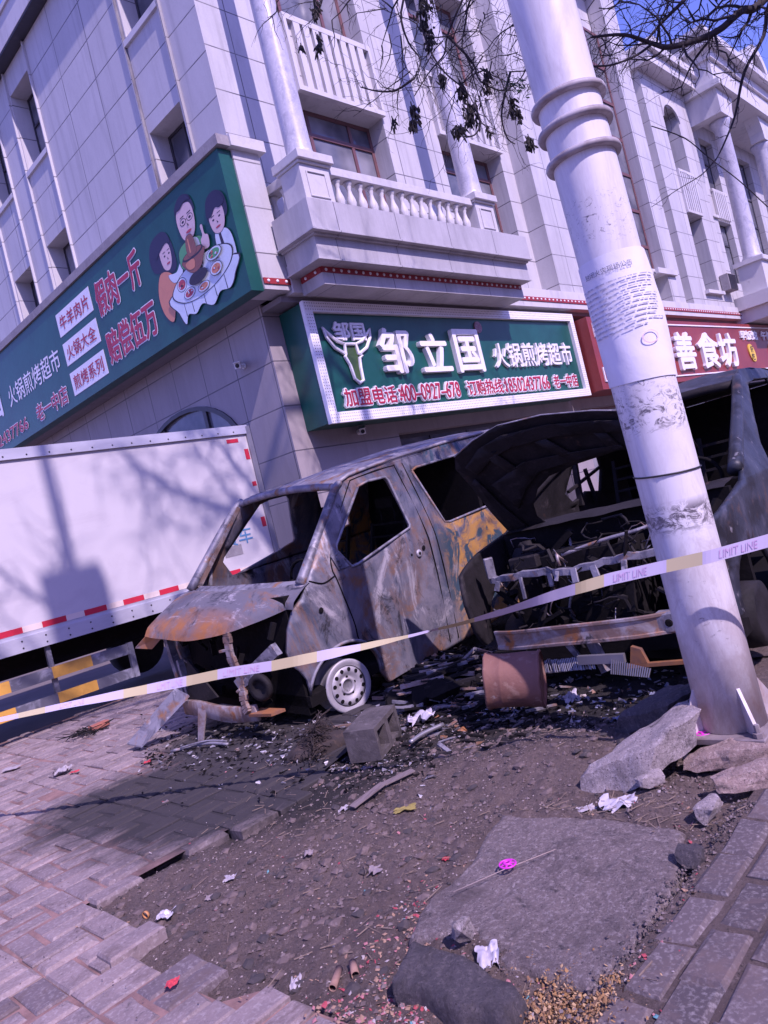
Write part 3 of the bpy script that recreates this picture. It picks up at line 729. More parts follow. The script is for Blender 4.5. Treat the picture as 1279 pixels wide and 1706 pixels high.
def face(cy, cz, ry, rz, turn=0.0, glasses=False, brow=1.0):
    sm([(cy+ry, cz+rz*0.2), (cy+ry*0.8, cz+rz*0.8), (cy, cz+rz), (cy-ry*0.8, cz+rz*0.8), (cy-ry, cz+rz*0.1), (cy-ry*0.75, cz-rz*0.65), (cy-ry*0.1, cz-rz), (cy+ry*0.7, cz-rz*0.7)], 0)
    for q in (-1, 1):
        ey = cy-turn*ry+q*ry*0.42; ez = cz+rz*0.12
        if glasses:
            ell(ey, ez, ry*0.36, rz*0.19, 7, 16); ell(ey, ez, ry*0.31, rz*0.15, 0, 16)
        ell(ey, ez, ry*0.15, rz*0.07, 7, 12)
        shape([(ey+ry*0.25, ez+rz*0.24), (ey-ry*0.25, ez+rz*0.26), (ey-ry*0.2, ez+rz*0.31), (ey+ry*0.22, ez+rz*0.29)], 7)
    if glasses: shape([(cy-turn*ry+ry*0.1, cz+rz*0.13), (cy-turn*ry-ry*0.1, cz+rz*0.13), (cy-turn*ry-ry*0.1, cz+rz*0.16), (cy-turn*ry+ry*0.1, cz+rz*0.16)], 7)
    shape([(cy-turn*ry+ry*0.05, cz-rz*0.02), (cy-turn*ry-ry*0.16, cz-rz*0.24), (cy-turn*ry-ry*0.02, cz-rz*0.26)], 7)
    ell(cy-turn*ry, cz-rz*0.52, ry*0.34, rz*0.07, 5, 14)
# woman in an orange dress, with a bob
sm([(10.62, 6.74), (10.34, 6.72), (10.18, 6.50), (10.16, 6.10), (10.34, 6.02), (10.55, 6.10), (10.85, 6.22), (10.92, 6.45), (10.82, 6.66)], 1, 0)
face(10.42, 6.32, 0.17, 0.22, 0.25)
sm([(10.66, 6.72), (10.30, 6.70), (10.20, 6.50), (10.36, 6.52), (10.60, 6.44), (10.72, 6.40)], 1, 0)
sm([(10.70, 6.12), (10.42, 6.06), (10.30, 5.86), (10.42, 5.62), (10.62, 5.30), (10.84, 5.50), (10.88, 5.84)], 3)
sm([(10.46, 6.02), (10.22, 5.98), (10.04, 6.08), (10.02, 5.96), (10.14, 5.84), (10.36, 5.86)], 2)
# man with glasses in a green jacket over a pale shirt
sm([(10.02, 6.22), (9.72, 6.30), (9.36, 6.22), (9.22, 6.02), (9.40, 5.84), (9.98, 5.92)], 6); sm([(9.72, 6.28), (9.46, 6.24), (9.44, 6.04), (9.66, 6.02)], 2, 0.006)
sm([(9.90, 6.78), (9.80, 6.94), (9.58, 6.98), (9.40, 6.88), (9.35, 6.64), (9.50, 6.74), (9.72, 6.78)], 1, 0)
face(9.64, 6.56, 0.245, 0.29, 0.1, True)
sm([(9.88, 6.84), (9.74, 6.96), (9.54, 6.97), (9.40, 6.84), (9.56, 6.86), (9.74, 6.80)], 1, 0)
# boy in a pale shirt with a dark tie
sm([(8.98, 6.08), (8.72, 6.06), (8.60, 5.90), (8.60, 5.58), (8.78, 5.56), (8.98, 5.74)], 2); shape([(8.90, 6.04), (8.84, 6.04), (8.80, 5.74), (8.88, 5.70)], 7)
sm([(9.08, 6.50), (8.98, 6.64), (8.76, 6.66), (8.58, 6.52), (8.56, 6.28), (8.70, 6.20), (9.06, 6.28)], 1, 0)
face(8.85, 6.25, 0.195, 0.205, -0.05)
sm([(9.09, 6.40), (8.98, 6.62), (8.76, 6.64), (8.58, 6.44), (8.72, 6.38), (8.84, 6.42), (8.98, 6.34)], 1, 0)
# thumb-up hand
sm([(9.30, 6.34), (9.24, 6.34), (9.23, 6.20), (9.15, 6.14), (9.18, 5.98), (9.34, 6.00), (9.36, 6.14), (9.29, 6.20)], 0)
# table, cloth and dishes
sm([(10.48, 5.66), (10.38, 5.34), (10.26, 5.12), (10.14, 5.24), (9.92, 5.18), (9.70, 5.26), (9.42, 5.14), (9.18, 5.26), (8.92, 5.22), (8.74, 5.36), (8.66, 5.62)], 2)
for y in (10.2, 9.98, 9.62, 9.3, 9.0): shape([(y, 5.45), (y-0.012, 5.45), (y-0.03, 5.22), (y-0.012, 5.22)], 7)
sm([(10.44, 5.66), (10.10, 5.86), (9.55, 5.93), (9.00, 5.90), (8.68, 5.76), (8.78, 5.56), (9.20, 5.42), (9.75, 5.38), (10.20, 5.46)], 2)
def dish(cy, cz, ry, rz, m, dots):
    ell(cy, cz, ry, rz, 7); ell(cy, cz, ry*0.92, rz*0.9, 2); ell(cy, cz, ry*0.72, rz*0.68, m)
    rg = random.Random(int(cy*100))
    for i in range(dots): ell(cy+rg.uniform(-.5, .5)*ry, cz+rg.uniform(-.5, .5)*rz, ry*0.12, rz*0.14, rg.choice((2, 5, 3, 7)), 8)
dish(10.12, 5.73, 0.15, 0.115, 5, 8); dish(9.96, 5.53, 0.17, 0.085, 5, 10); dish(9.54, 5.48, 0.17, 0.075, 3, 9); dish(9.12, 5.60, 0.17, 0.10, 3, 10); dish(9.08, 5.82, 0.21, 0.095, 6, 10)
ell(9.60, 5.66, 0.27, 0.10, 7)
sm([(9.74, 5.68), (9.44, 5.68), (9.50, 5.76), (9.68, 5.76)], 7, 0); sm([(9.90, 6.02), (9.30, 6.02), (9.36, 5.86), (9.50, 5.76), (9.70, 5.76), (9.86, 5.88)], 4); ell(9.60, 6.03, 0.31, 0.07, 7); ell(9.60, 6.04, 0.27, 0.05, 4)
sm([(9.72, 6.03), (9.48, 6.03), (9.51, 6.30), (9.69, 6.30)], 4); shape([(9.66, 6.06), (9.62, 6.06), (9.62, 6.28), (9.65, 6.28)], 3)
sm([(9.84, 5.95), (9.60, 5.95), (9.62, 5.82), (9.78, 5.84)], 3, 0)
mb.build('printed_picture', pc, LS, True, fix=False)
# ---- red restaurant sign
YR = 8.2
RS = empty('restaurant_sign', (22.5, YR, 2.95))
tag(RS, 'dark red restaurant sign board with white letters and key pattern border behind the pole', 'sign')
mb = MB(); mb.box(16.62, 38, YR, 9.09, 2.95, 4.72); mb.build('sign_board', M['sign_red'], RS, True)
mb = MB(); yb = YR-0.03
for a, b, c, d in ((17.5, 37, 4.575, 4.61), (17.5, 37, 3.10, 3.135), (16.95, 16.985, 3.5, 4.2)):
    mb.box(a, b, yb, YR-0.001, c, d)
for z, s in ((4.22, 1), (3.48, -1)):
    for a, b, c, d in ((16.80, 17.2, 0, 0.035), (16.80, 16.835, 0.035, 0.35), (16.835, 17.2, 0.32, 0.355), (17.16, 17.2, 0.12, 0.32), (16.97, 17.16, 0.12, 0.155), (17.2, 17.5, 0.32, 0.355)):
        z0, z1 = sorted((z+s*c, z+s*d)); mb.box(a, b, yb, YR-0.001, z0, z1)
mb.build('border', M['sign_white'], RS, True)
for s, x, w in (('善', 21.25, 1.40), ('食', 22.98, 1.62), ('坊', 24.66, 1.62)):
    letters(RS, 'letter', s, (x, YR-0.001, 3.28), UX, UZ, w, 1.06, M['sign_white'], 0.09, 0.028)
letters(RS, 'lettering', '早饭馆', (27.08, YR-0.001, 4.15), UX, UZ, 1.75, 0.32, M['sign_white'], 0.05, 0.020)
letters(RS, 'lettering', '午饭', (29.3, YR-0.001, 4.15), UX, UZ, 1.2, 0.32, M['sign_white'], 0.05, 0.020)
for x, s in ((27.95, '好吃'), (30.2, '好喝')):
    mb = MB(); mb.lathe([(0.36, 0), (0.36, 0.03)], (x, YR-0.001, 3.70), (0, -1, 0), 24, sq=0.72); dd = mb.build('yellow_disc', M['yellow'], RS, True)
    q = MB()
    for i, ch in enumerate(s): put_text(q, ch, (x-0.14, YR-0.033, 3.71-i*0.27), UX, UZ, 0.28, 0.24, 0.004, 0.015)
    q.build('lettering', M['black'], dd, True, fix=False)
# small fittings on the building
def security_camera(base, aim, label):
    t_ = empty('security_camera', base); b = Vector(base); a = Vector(aim).normalized()
    mb = MB(); mb.tube([b, b+a*0.10-Vector((0, 0, 0.02))], 0.022, 8); mb.lathe([(0.05, 0), (0.05, 0.02)], b, a, 12); mb.build('bracket', M['white_plastic'], t_, True)
    mb = MB(); c = b+a*0.10+Vector((0, 0, 0.02)); d = (Vector((-0.7, -0.7, -0.25))).normalized()
    mb.bar(c-d*0.05, c+d*0.24, 0.10, 0.10); mb.bar(c-d*0.04+Vector((0, 0, 0.056)), c+d*0.29+Vector((0, 0, 0.056)), 0.12, 0.012); h = mb.build('housing', M['white_plastic'], t_, True, bevel=0.008)
    mb = MB(); mb.lathe([(0.035, 0), (0.035, 0.012)], c+d*0.241, d, 12); mb.build('lens', M['black'], h, True)
    tag(t_, label, 'camera')
p = at_x(405, 610, XW-0.02); security_camera((XW, p.y, p.z), (-1, 0, 0), 'small white security camera on the shaded side wall under the long green sign')
p = at_y(597, 720, YW+0.2); security_camera((p.x, YW+0.2, p.z), (0, -1, 0), 'small white security camera under the green sign with the white studded frame')
p = at_y(1218, 470, 8.2)
AC = empty('air_conditioner', p); tag(AC, 'outdoor air conditioner unit hung on the pale facade beside the portico', 'air conditioner')
mb = MB(); mb.box(p.x-0.38, p.x+0.38, 8.14, 8.42, p.z-0.28, p.z+0.28); mb.build('casing', M['concrete'], AC, True, bevel=0.01)
mb = MB()
for i in range(12): mb.box(p.x-0.35, p.x+0.35, 8.12, 8.139, p.z-0.26+i*0.044, p.z-0.238+i*0.044)
mb.build('grille', M['dark_frame'], AC, True)

# unseen building added across the street to block low sky light
B3 = empty('added_opposite_building', (0, -24, 0)); tag(B3, 'long plain grey building added unseen behind the viewer to block low sky light', 'building')
mb = MB(); wall_plane(mb, 0, -24, -45, 70, 0, 13, [(-40+i*6.0, -37.5+i*6.0, z, z+1.8) for i in range(18) for z in (2, 5.5, 9)], -0.3); mb.box(-45, 70, -34, -24.31, 0, 13.4); mb.build('wall', M['concrete'], B3, True)
# ================================================================== box truck parked behind the wrecks
TY = 8.0
TR = empty('box_truck', (3.2, 9.0, 0))
tag(TR, 'white box truck with red and pale reflective tape and yellow side guards', 'truck')
def rivets(mb, zs):
    mb.m = 1
    for i in range(26):
        for z in zs: mb.lathe([(0.012, -0.002), (0.006, 0.008)], (-0.2+i*0.24, TY-0.03, z), (0, -1, 0), 6)
mb = MB(); mb.box(-0.3, 6.0, TY, 10.1, 1.03, 2.80); mb.build('cargo_box', M['truck_white'], TR, True)
mb = MB(); mb.box(-0.32, 6.03, TY-0.03, 10.13, 2.80, 2.915); rivets(mb, (2.835,)); mb.build('top_rail', [M['alu'], M['dark_frame']], TR, True)
mb = MB(); mb.box(-0.32, 6.03, TY-0.03, 10.13, 0.845, 0.995); mb.box(-0.32, 6.03, TY-0.015, 10.115, 0.995, 1.029); rivets(mb, (0.955, 0.885)); mb.build('bottom_rail', [M['alu'], M['dark_frame']], TR, True)
mb = MB(); mb.box(6.0, 6.07, TY-0.035, 10.135, 0.85, 2.90); mb.build('rear_post', M['steel'], TR, True, bevel=0.006)
for i in range(14):
    x = 5.62-i*0.45
    mb = MB(); mb.box(x, x+0.25, TY-0.004, TY-0.001, 1.034, 1.095); mb.build('reflective_tape', M['tape_red'], TR, True)
    mb = MB(); mb.box(x-0.20, x-0.002, TY-0.004, TY-0.001, 1.034, 1.095); mb.build('reflective_tape', M['tape_white'], TR, True)
for x0, x1, z0, z1 in ((5.92, 5.985, 1.55, 1.68), (5.92, 5.985, 2.1, 2.16), (5.92, 5.985, 2.46, 2.60), (5.68, 5.86, 2.70, 2.75)):
    mb = MB(); mb.box(x0, x1, TY-0.004, TY-0.001, z0, z1); mb.build('reflective_tape', M['tape_red'], TR, True)
_p = at_y(373, 914, TY)
letters(TR, 'lettering', '货车', (_p.x, TY-0.001, _p.z+0.0), UX, UZ, 0.46, 0.22, M['blue_letter'], 0.003, 0.01)
mb = MB()
_q = at_y(376, 930, TY); mb.box(_q.x, _q.x+0.27, TY-0.004, TY-0.001, _q.z, _q.z+0.13); mb.build('notice_plate', M['concrete'], TR, True)
# side guard: two striped rails
for z0, z1 in ((0.50, 0.615), (0.24, 0.345)):
    mb = MB()
    for i in range(8):
        x1 = 3.74-i*0.42; mb.m = 0 if i % 2 else 1
        mb.box(x1-0.42, x1, TY-0.02, TY+0.02, z0, z1)
    mb.build('side_guard', [M['guard_yellow'], M['guard_grey']], TR, True)
mb = MB(); mb.box(3.741, 3.80, TY-0.025, TY+0.03, 0.235, 0.62); mb.build('guard_end', M['guard_grey'], TR, True)
for x in (2.9, 1.6, 0.4):
    mb = MB(); mb.box(x, x+0.05, TY+0.021, TY+0.06, 0.2, 0.85); mb.build('guard_post', M['guard_grey'], TR, True)
mb = MB(); mb.box(-0.2, 5.9, 8.35, 8.5, 0.6, 0.84); mb.box(-0.2, 5.9, 9.6, 9.75, 0.6, 0.84); mb.box(1.0, 2.2, 8.5, 9.0, 0.4, 0.8); mb.box(5.6, 5.7, 8.2, 9.9, 0.35, 0.6); mb.build('chassis', M['soot'], TR, True)
def wheel_part(x, y, r=0.38):
    mb = MB(); mb.smooth = True
    mb.lathe([(r*0.55, -0.11), (r*0.95, -0.12), (r, -0.09), (r, 0.09), (r*0.95, 0.12), (r*0.55, 0.11)], (x, y, r), (0, 1, 0), 28); w = mb.build('wheel', M['rubber'], TR, True)
    mb = MB(); mb.lathe([(r*0.54, -0.10), (r*0.3, -0.06), (0.05, -0.07)], (x, y, r), (0, 1, 0), 20); mb.build('rim', M['steel'], w, True)
for x in (4.75, -1.3):
    for y in (8.22, 9.9): wheel_part(x, y)
mb = MB(); mb.prism([(-0.45, 8.05, 0.55), (-0.45, 8.05, 2.3), (-1.6, 8.05, 2.3), (-2.1, 8.05, 1.4), (-2.15, 8.05, 0.55)], (0, 1.95, 0)); mb.build('cab', M['truck_white'], TR, True, bevel=0.04)
mb = MB(); mb.prism([(-0.75, 8.045, 1.45), (-0.75, 8.045, 2.1), (-1.5, 8.045, 2.1), (-1.85, 8.045, 1.45)], (0, -0.01, 0)); mb.build('side_window', M['glass'], TR, True)

# ================================================================== utility pole
PB = Vector((3.26, 1.385, 0.05))
LEAN = (Vector((0, 0, 1)) - CR*0.022).normalized()
PR = 0.137
t = NT('scuffed_white_pole_paint'); X = t.xyz()
c = t.mix(t.ramp(t.noise(5, 7, 0.75, (1, 1, 0.22), 0.8), 0.45, 0.72), (0.68, 0.66, 0.69), (0.47, 0.44, 0.47))
def band(z0, z1, soft):
    return t.math('MULTIPLY', t.ramp(X[2], z0-soft, z0), t.ramp(X[2], z1+soft, z1))
for z0, z1, lo, off, sc in ((1.44, 1.56, 0.50, 3, 16), (1.0, 1.06, 0.44, 9, 13), (1.62, 1.66, 0.54, 14, 20), (2.02, 2.14, 0.55, 31, 18), (2.28, 2.44, 0.56, 17, 26), (0.25, 0.75, 0.60, 23, 9)):
    c = t.mix(t.math('MULTIPLY', band(z0, z1, 0.05), t.ramp(t.noise(sc, 7, 0.8, (1, 1, 1.6), 1.6, off), lo, lo+0.10)), c, (0.10, 0.09, 0.11))
c = t.mix(t.math('MULTIPLY', t.ramp(X[2], 0.85, 0.15), t.ramp(t.noise(6, 7, 0.75, (1, 1, 0.45), 0.6, 40), 0.36, 0.66)), c, (0.36, 0.26, 0.24))
c = t.mix(t.math('MULTIPLY', t.ramp(X[2], 1.7, 0.6), t.ramp(t.noise(9, 7, 0.8, (1, 1, 0.4), 0.8, 61), 0.46, 0.7)), c, (0.42, 0.37, 0.39))
c = t.mix(t.ramp(t.noise(11, 5, 0.7, (1, 1, 0.7), 0.5, 50), 0.70, 0.74), c, (0.12, 0.11, 0.12))
M['pole'] = t.done(c, 0.42, 0.0, t.bump(t.noise(8, 5, 0.6), 0.12, 0.01))
M['flange'] = layered('stained_flange', (0.42, 0.39, 0.42), [((0.22, 0.18, 0.19), 9, 0.45, 0.7), ((0.58, 0.56, 0.6), 6, 0.55, 0.7)], 0.6)
PO = empty('utility_pole', PB); tag(PO, 'leaning white painted steel pole with three ring flanges and a bolted foot', 'pole')
mb = MB(); mb.smooth = True
mb.lathe([(PR*1.02, 0.03), (PR, 0.6), (PR, 6.4), (PR*0.95, 7.7)], PB, LEAN, 40); mb.build('shaft', M['pole'], PO, True)
def on_pole(px, py):
    """height along the pole axis whose picture lies nearest to the pixel"""
    best = None
    for i in range(20, 400):
        q = PB + LEAN*(i*0.01); d = q-CAM
        z = d.dot(_f); x = CX+FPX*d.dot(CR)/z; y = CY-FPX*d.dot(CU)/z
        e = (x-px)**2+(y-py)**2
        if best is None or e < best[0]: best = (e, i*0.01)
    return best[1]
for px, py in ((952, 172), (965, 215), (980, 262)):
    h = on_pole(px, py)
    mb = MB(); mb.smooth = True
    mb.lathe([(PR+0.0005, -0.014), (PR+0.026, -0.012), (PR+0.030, 0), (PR+0.026, 0.012), (PR+0.0005, 0.014)], PB+LEAN*h, LEAN, 40, False)
    mb.build('ring_flange', M['flange'], PO, True)
h = on_pole(1130, 782)
a = LEAN.orthogonal().normalized(); b = LEAN.cross(a)
mb = MB(); mb.smooth = True
mb.tube([PB+LEAN*(h+0.012*math.sin(k/32*6.283+1))+(a*math.cos(k/32*6.2832)+b*math.sin(k/32*6.2832))*(PR+0.004) for k in range(33)], 0.004, 6)
mb.build('wire', M['black'], PO, True)
mb = MB(); fx = Vector((1, 0, 0)); fx = (fx-LEAN*fx.dot(LEAN)).normalized(); fy = LEAN.cross(fx)
Mp = Matrix((fx, fy, LEAN)).transposed().to_4x4(); Mp.translation = PB
M['plate'] = layered('dirty_steel_plate', (0.26, 0.22, 0.23), [((0.12, 0.09, 0.09), 6, 0.45, 0.7), ((0.36, 0.33, 0.35), 10, 0.58, 0.72)], 0.8, 0.1, 0.3)
mb.box(-0.185, 0.185, -0.185, 0.185, 0, 0.03, Mp); mb.build('base_plate', M['plate'], PO, True, bevel=0.004)
for ang in (-45, 45, 135, 225):
    d = fx*math.cos(R(ang))+fy*math.sin(R(ang)); s = LEAN.cross(d)*0.007
    mb = MB(); o = PB+LEAN*0.0305
    mb.prism([o+d*(PR-0.004)-s, o+d*(PR+0.075)-s, o+d*(PR+0.075)-s+LEAN*0.05, o+d*(PR-0.004)-s+LEAN*0.20], s*2); mb.build('gusset', M['pole'], PO, True)
for i in (-1, 1):
    for j in (-1, 1):
        mb = MB(); mb.lathe([(0.022, 0.031), (0.022, 0.05), (0.012, 0.051), (0.012, 0.085)], PB+fx*0.155*i+fy*0.155*j, LEAN, 6); mb.build('anchor_bolt', M['plate'], PO, True)
# cabinet clamped high on the shaft
# pasted notice
NO = empty('paper_notice', PB+LEAN*1.9); tag(NO, 'white printed notice pasted round the white pole', 'notice')
hb = on_pole(1086, 632); ht = on_pole(1030, 428)
toC = (CAM-PB); toC -= LEAN*toC.dot(LEAN); toC.normalize(); toS = LEAN.cross(toC)     # toS points to picture right
def cyl(u, v, r): return PB+LEAN*v+(toC*math.cos(u/PR)+toS*math.sin(u/PR))*r
mb = MB(); mb.smooth = True
uw = 0.262
def pf(u, v):
    uu = -uw+2*uw*u; vv = hb+(ht-hb)*v - 0.035*(1-v)*(u-0.5)
    lift = 0.004+0.006*abs(noise.noise(Vector((uu*7, vv*5, 1))))+(0.05 if False else 0.0)
    e = max(0, (u-0.84)/0.16); lift += 0.030*e*e*(0.4+0.6*math.sin(v*3.1))
    return cyl(uu, vv, PR+lift)
mb.grid(40, 30, pf)
M['paper'] = layered('white_paper', (0.74, 0.73, 0.80), [((0.66, 0.66, 0.74), 5, 0.45, 0.8)], 0.7, bump=0.15, bscale=9, bdist=0.02)
mb.build('sheet', M['paper'], NO, True, fix=False)
M['print'] = layered('grey_print', (0.10, 0.10, 0.14), [((0.2, 0.2, 0.25), 40, 0.5, 0.7)], 0.7)
M['print_faint'] = layered('faint_print', (0.36, 0.36, 0.44), [((0.62, 0.62, 0.7), 60, 0.45, 0.6)], 0.7)
M['stamp'] = layered('pale_red_stamp', (0.66, 0.50, 0.58), [((0.72, 0.7, 0.76), 30, 0.5, 0.62)], 0.7)
def bend(vs, u0, v0, r): return [cyl(u0+p.x, v0+p.y, r) for p in vs]
vs, fs = text_mesh('封闭火灾现场公告', 0.205, 0.026)
mb = MB(); mb.add(bend(vs, -0.125, hb+(ht-hb)*0.86, PR+0.012), fs); mb.build('lettering', M['print'], NO, True, fix=False)
mb = MB(); random.seed(4)
for i in range(11):
    v = hb+(ht-hb)*(0.78-i*0.038); u = -0.17+(0.012 if i in (1, 5) else 0); end = 0.17 if i not in (3, 8, 10) else random.uniform(0.0, 0.1)
    while u < end:
        w = random.uniform(0.012, 0.05)
        n = 3
        for k in range(n): mb.add([cyl(u+w*k/n, v, PR+0.0125), cyl(u+w*(k+1)/n, v, PR+0.0125), cyl(u+w*(k+1)/n, v+0.006, PR+0.0125), cyl(u+w*k/n, v+0.006, PR+0.0125)], [(0, 1, 2, 3)])
        u += w+random.uniform(0.004, 0.009)
mb.build('body_print', M['print_faint'], NO, True, fix=False)
mb = MB()
for k in range(24):
    a0, a1 = k/24*6.2832, (k+1)/24*6.2832; cv = hb+(ht-hb)*0.30
    q = lambda r, a: cyl(0.075+r*math.cos(a), cv+r*0.8*math.sin(a), PR+0.014)
    mb.add([q(0.030, a0), q(0.030, a1), q(0.036, a1), q(0.036, a0)], [(0, 1, 2, 3)])
mb.build('stamp', M['stamp'], NO, True, fix=False)
# unseen gantry added behind the viewer to cast a square shadow on the truck
MA = empty('added_gantry', (6.6, -2.0, 0)); tag(MA, 'tall steel gantry added unseen behind the viewer to cast a square shadow on the truck', 'gantry')
mb = MB(); mb.smooth = True; mb.tube([(6.6, -2.0, 0), (6.6, -2.0, 14.6), (6.2, -2.0, 15.1), (1.0, -2.0, 15.1)], [0.13, 0.10, 0.09, 0.06], 12); mb.build('mast', M['steel'], MA, True)
mb = MB(); mb.smooth = True; mb.tube([(1.22, -2.0, 15.1), (1.22, -2.0, 12.05)], 0.065, 10); mb.build('hanger', M['steel'], MA, True)
mb = MB(); mb.box(0.89, 1.55, -2.12, -1.88, 11.2, 12.05); mb.build('cabinet', M['steel'], MA, True)  # box added only for its square shadow on the truck side

# ================================================================== barrier tape
BT = empty('barrier_tape', at_d(600, 1078, 3.7)); tag(BT, 'lavender and yellow plastic barrier tape stretched across the wrecks past the white pole', 'barrier tape')
M['tape_lav'] = layered('pale_lavender_plastic', (0.55, 0.49, 0.62), [((0.55, 0.48, 0.66), 8, 0.5, 0.8)], 0.35)
M['tape_yel'] = layered('pale_yellow_plastic', (0.56, 0.48, 0.27), [((0.58, 0.48, 0.27), 8, 0.5, 0.8)], 0.35)
M['tape_pink'] = layered('pink_tape_print', (0.56, 0.36, 0.56), [((0.6, 0.5, 0.66), 30, 0.45, 0.65)], 0.4)
path = [(-160, 1222, 4.6, 7), (0, 1199, 4.35, 7), (100, 1177, 4.2, 9), (220, 1153, 4.08, 13), (300, 1137, 3.98, 16), (376, 1121, 3.9, 18), (455, 1109, 3.82, 18), (533, 1093, 3.74, 16), (611, 1076, 3.66, 10), (689, 1058, 3.57, 4.5), (712, 1052, 3.545, 3.8), (764, 1040, 3.49, 6), (839, 1019, 3.40, 11), (926, 991, 3.31, 18), (1014, 965, 3.2, 21), (1102, 945, 3.1, 22), (1180, 928, 3.0, 22), (1279, 901, 2.93, 22), (1400, 862, 2.86, 22), (1500, 830, 2.82, 22)]
def tape_at(x):
    for p, q in zip(path, path[1:]):
        if x <= q[0]:
            k = (x-p[0])/(q[0]-p[0]); k2 = k*k*(3-2*k)
            return [p[i]+(q[i]-p[i])*(k if i < 3 else k2) for i in range(4)]
    return list(path[-1])
WT = 0.053
def tape_frame(x):
    px, py, d, wpx = tape_at(x); c = at_d(px, py, d)
    full = WT/d*FPX*0.98; th = math.acos(min(1.0, wpx/full))
    if x > 712: th = math.pi-th        # the tape makes a half turn where it thins out
    return c, (CU*math.cos(th) + ray(px, py).normalized()*math.sin(th)).normalized()
segs = []; x = -160; cols = 0
yel = [(30, 75), (205, 245), (310, 362), (452, 528), (600, 680), (730, 790), (958, 1006), (1110, 1170), (1330, 1390)]
mb = MB(); mb.smooth = True
xs_ = []
X0 = -160
while X0 < 1500:
    xs_.append(X0); X0 += 8
for e in yel: xs_ += list(e)
xs_ = sorted(set(xs_))
for a, b in zip(xs_, xs_[1:]):
    m = (a+b)/2; mb.m = 1 if any(s <= m <= e for s, e in yel) else 0
    (c0, w0), (c1, w1) = tape_frame(a), tape_frame(b)
    mb.quad(c0-w0*WT/2, c1-w1*WT/2, c1+w1*WT/2, c0+w0*WT/2)
mb.build('ribbon', [M['tape_lav'], M['tape_yel']], BT, True, fix=False)
for s, xa, xb in (('LIMIT LINE', 372, 432), ('LIMIT LINE', 262, 304), ('LIMIT LINE', 1198, 1262), ('LIMIT LINE', 1022, 1078), ('LIMIT LINE', 100, 140)):
    vs, fs = text_mesh(s, 1.0, 1.0); P = []
    for v in vs:
        c, w = tape_frame(xa+(xb-xa)*v.x); w = w if w.dot(CU) > 0 else -w; c2, _ = tape_frame(xa+(xb-xa)*v.x+4)
        nrm = (c2-c).cross(w).normalized()
        P.append(c+w*WT*(v.y-0.5)*0.62+nrm*0.0025)
    mb = MB(); mb.add(P, fs); mb.build('lettering', M['tape_pink'], BT, True, fix=False)

# ================================================================== bare street tree
random.seed(11)
TT = Vector((6.3, 0.1, 0))
TREE = empty('street_tree', TT); tag(TREE, 'bare street tree whose thin twigs and dark seed clusters hang over the facade', 'tree')
bk = MB(); bk.smooth = True
tw = MB(); tw.smooth = True
def smooth_path(pts, k=4):
    P = [Vector(p) for p in pts]; out = []
    for i in range(len(P)-1):
        p0, p1, p2, p3 = P[max(0, i-1)], P[i], P[i+1], P[min(len(P)-1, i+2)]
        for j in range(k):
            t_ = j/k; out.append(0.5*((2*p1)+(-p0+p2)*t_+(2*p0-5*p1+4*p2-p3)*t_*t_+(-p0+3*p1-3*p2+p3)*t_**3))
    out.append(P[-1]); return out
def twig(p, d, L, r, depth, droop=0.25):
    n = max(4, int(L/0.07)); pts = [Vector(p)]; d = Vector(d).normalized()
    for i in range(n):
        d = (d+Vector((random.gauss(0, 0.26), random.gauss(0, 0.26), random.gauss(0, 0.26)-droop*0.16))).normalized()
        pts.append(pts[-1]+d*(L/n))
    tw.tube(pts, [r*(1-0.75*i/n) for i in range(n+1)], 4 if r < 0.006 else 6)
    if depth > 0:
        for i in range(1, n+1):
            if random.random() < 0.5:
                a = (pts[i]-pts[i-1]).normalized(); o = a.orthogonal().normalized()
                o.rotate(Quaternion(a, random.uniform(0, 6.28)))
                twig(pts[i], a*0.7+o*0.8, L*random.uniform(0.3, 0.55), max(0.0014, r*0.5), depth-1, droop)
    return pts
bk.tube(smooth_path([TT, TT+Vector((0.05, 0.05, 1.5)), TT+Vector((-0.08, 0.1, 3.0)), TT+Vector((0.0, 0.2, 4.4))]), [0.20-0.0045*i for i in range(13)], 14)
top = TT+Vector((0, 0.2, 4.3))
D0 = 5.6
def limb(pix, r0, r1, start=None, sub=1, L=(0.25, 0.6), dens=0.5, droop=0.3, depth=2):
    pts = ([Vector(start)] if start is not None else []) + [at_d(*q) for q in pix]
    P = smooth_path(pts); n = len(P)
    bk.tube(P, [r0+(r1-r0)*i/(n-1) for i in range(n)], 7)
    for i in range(2, n):
        if random.random() < dens:
            a = (P[i]-P[i-1]).normalized(); o = a.orthogonal().normalized(); o.rotate(Quaternion(a, random.uniform(0, 6.28)))
            twig(P[i], a*0.6+o*0.9, random.uniform(*L), max(0.002, (r0+(r1-r0)*i/(n-1))*0.45), depth, droop)
    return P
limb([(1330, -60, 5.7), (1262, 10, 5.7), (1235, 18, 5.6), (1190, 55, 5.5), (1120, 78, 5.4), (1085, 72, 5.4), (1040, 58, 5.3), (985, 62, 5.3)], 0.040, 0.008, top, dens=0.75)
limb([(1300, -20, 5.8), (1272, 60, 5.8), (1240, 120, 5.7), (1225, 190, 5.7), (1208, 235, 5.6), (1195, 262, 5.6)], 0.020, 0.004, top, L=(0.12, 0.35), dens=0.5)
limb([(1085, 74, 5.4), (1060, 92, 5.3), (1020, 108, 5.2), (985, 112, 5.2), (960, 130, 5.2)], 0.010, 0.004, dens=0.5, L=(0.2, 0.5))
limb([(1250, -40, 5.6), (1165, -20, 5.5), (1128, 12, 5.4), (1100, 40, 5.4), (1075, 70, 5.4)], 0.022, 0.008, top, dens=0.8)
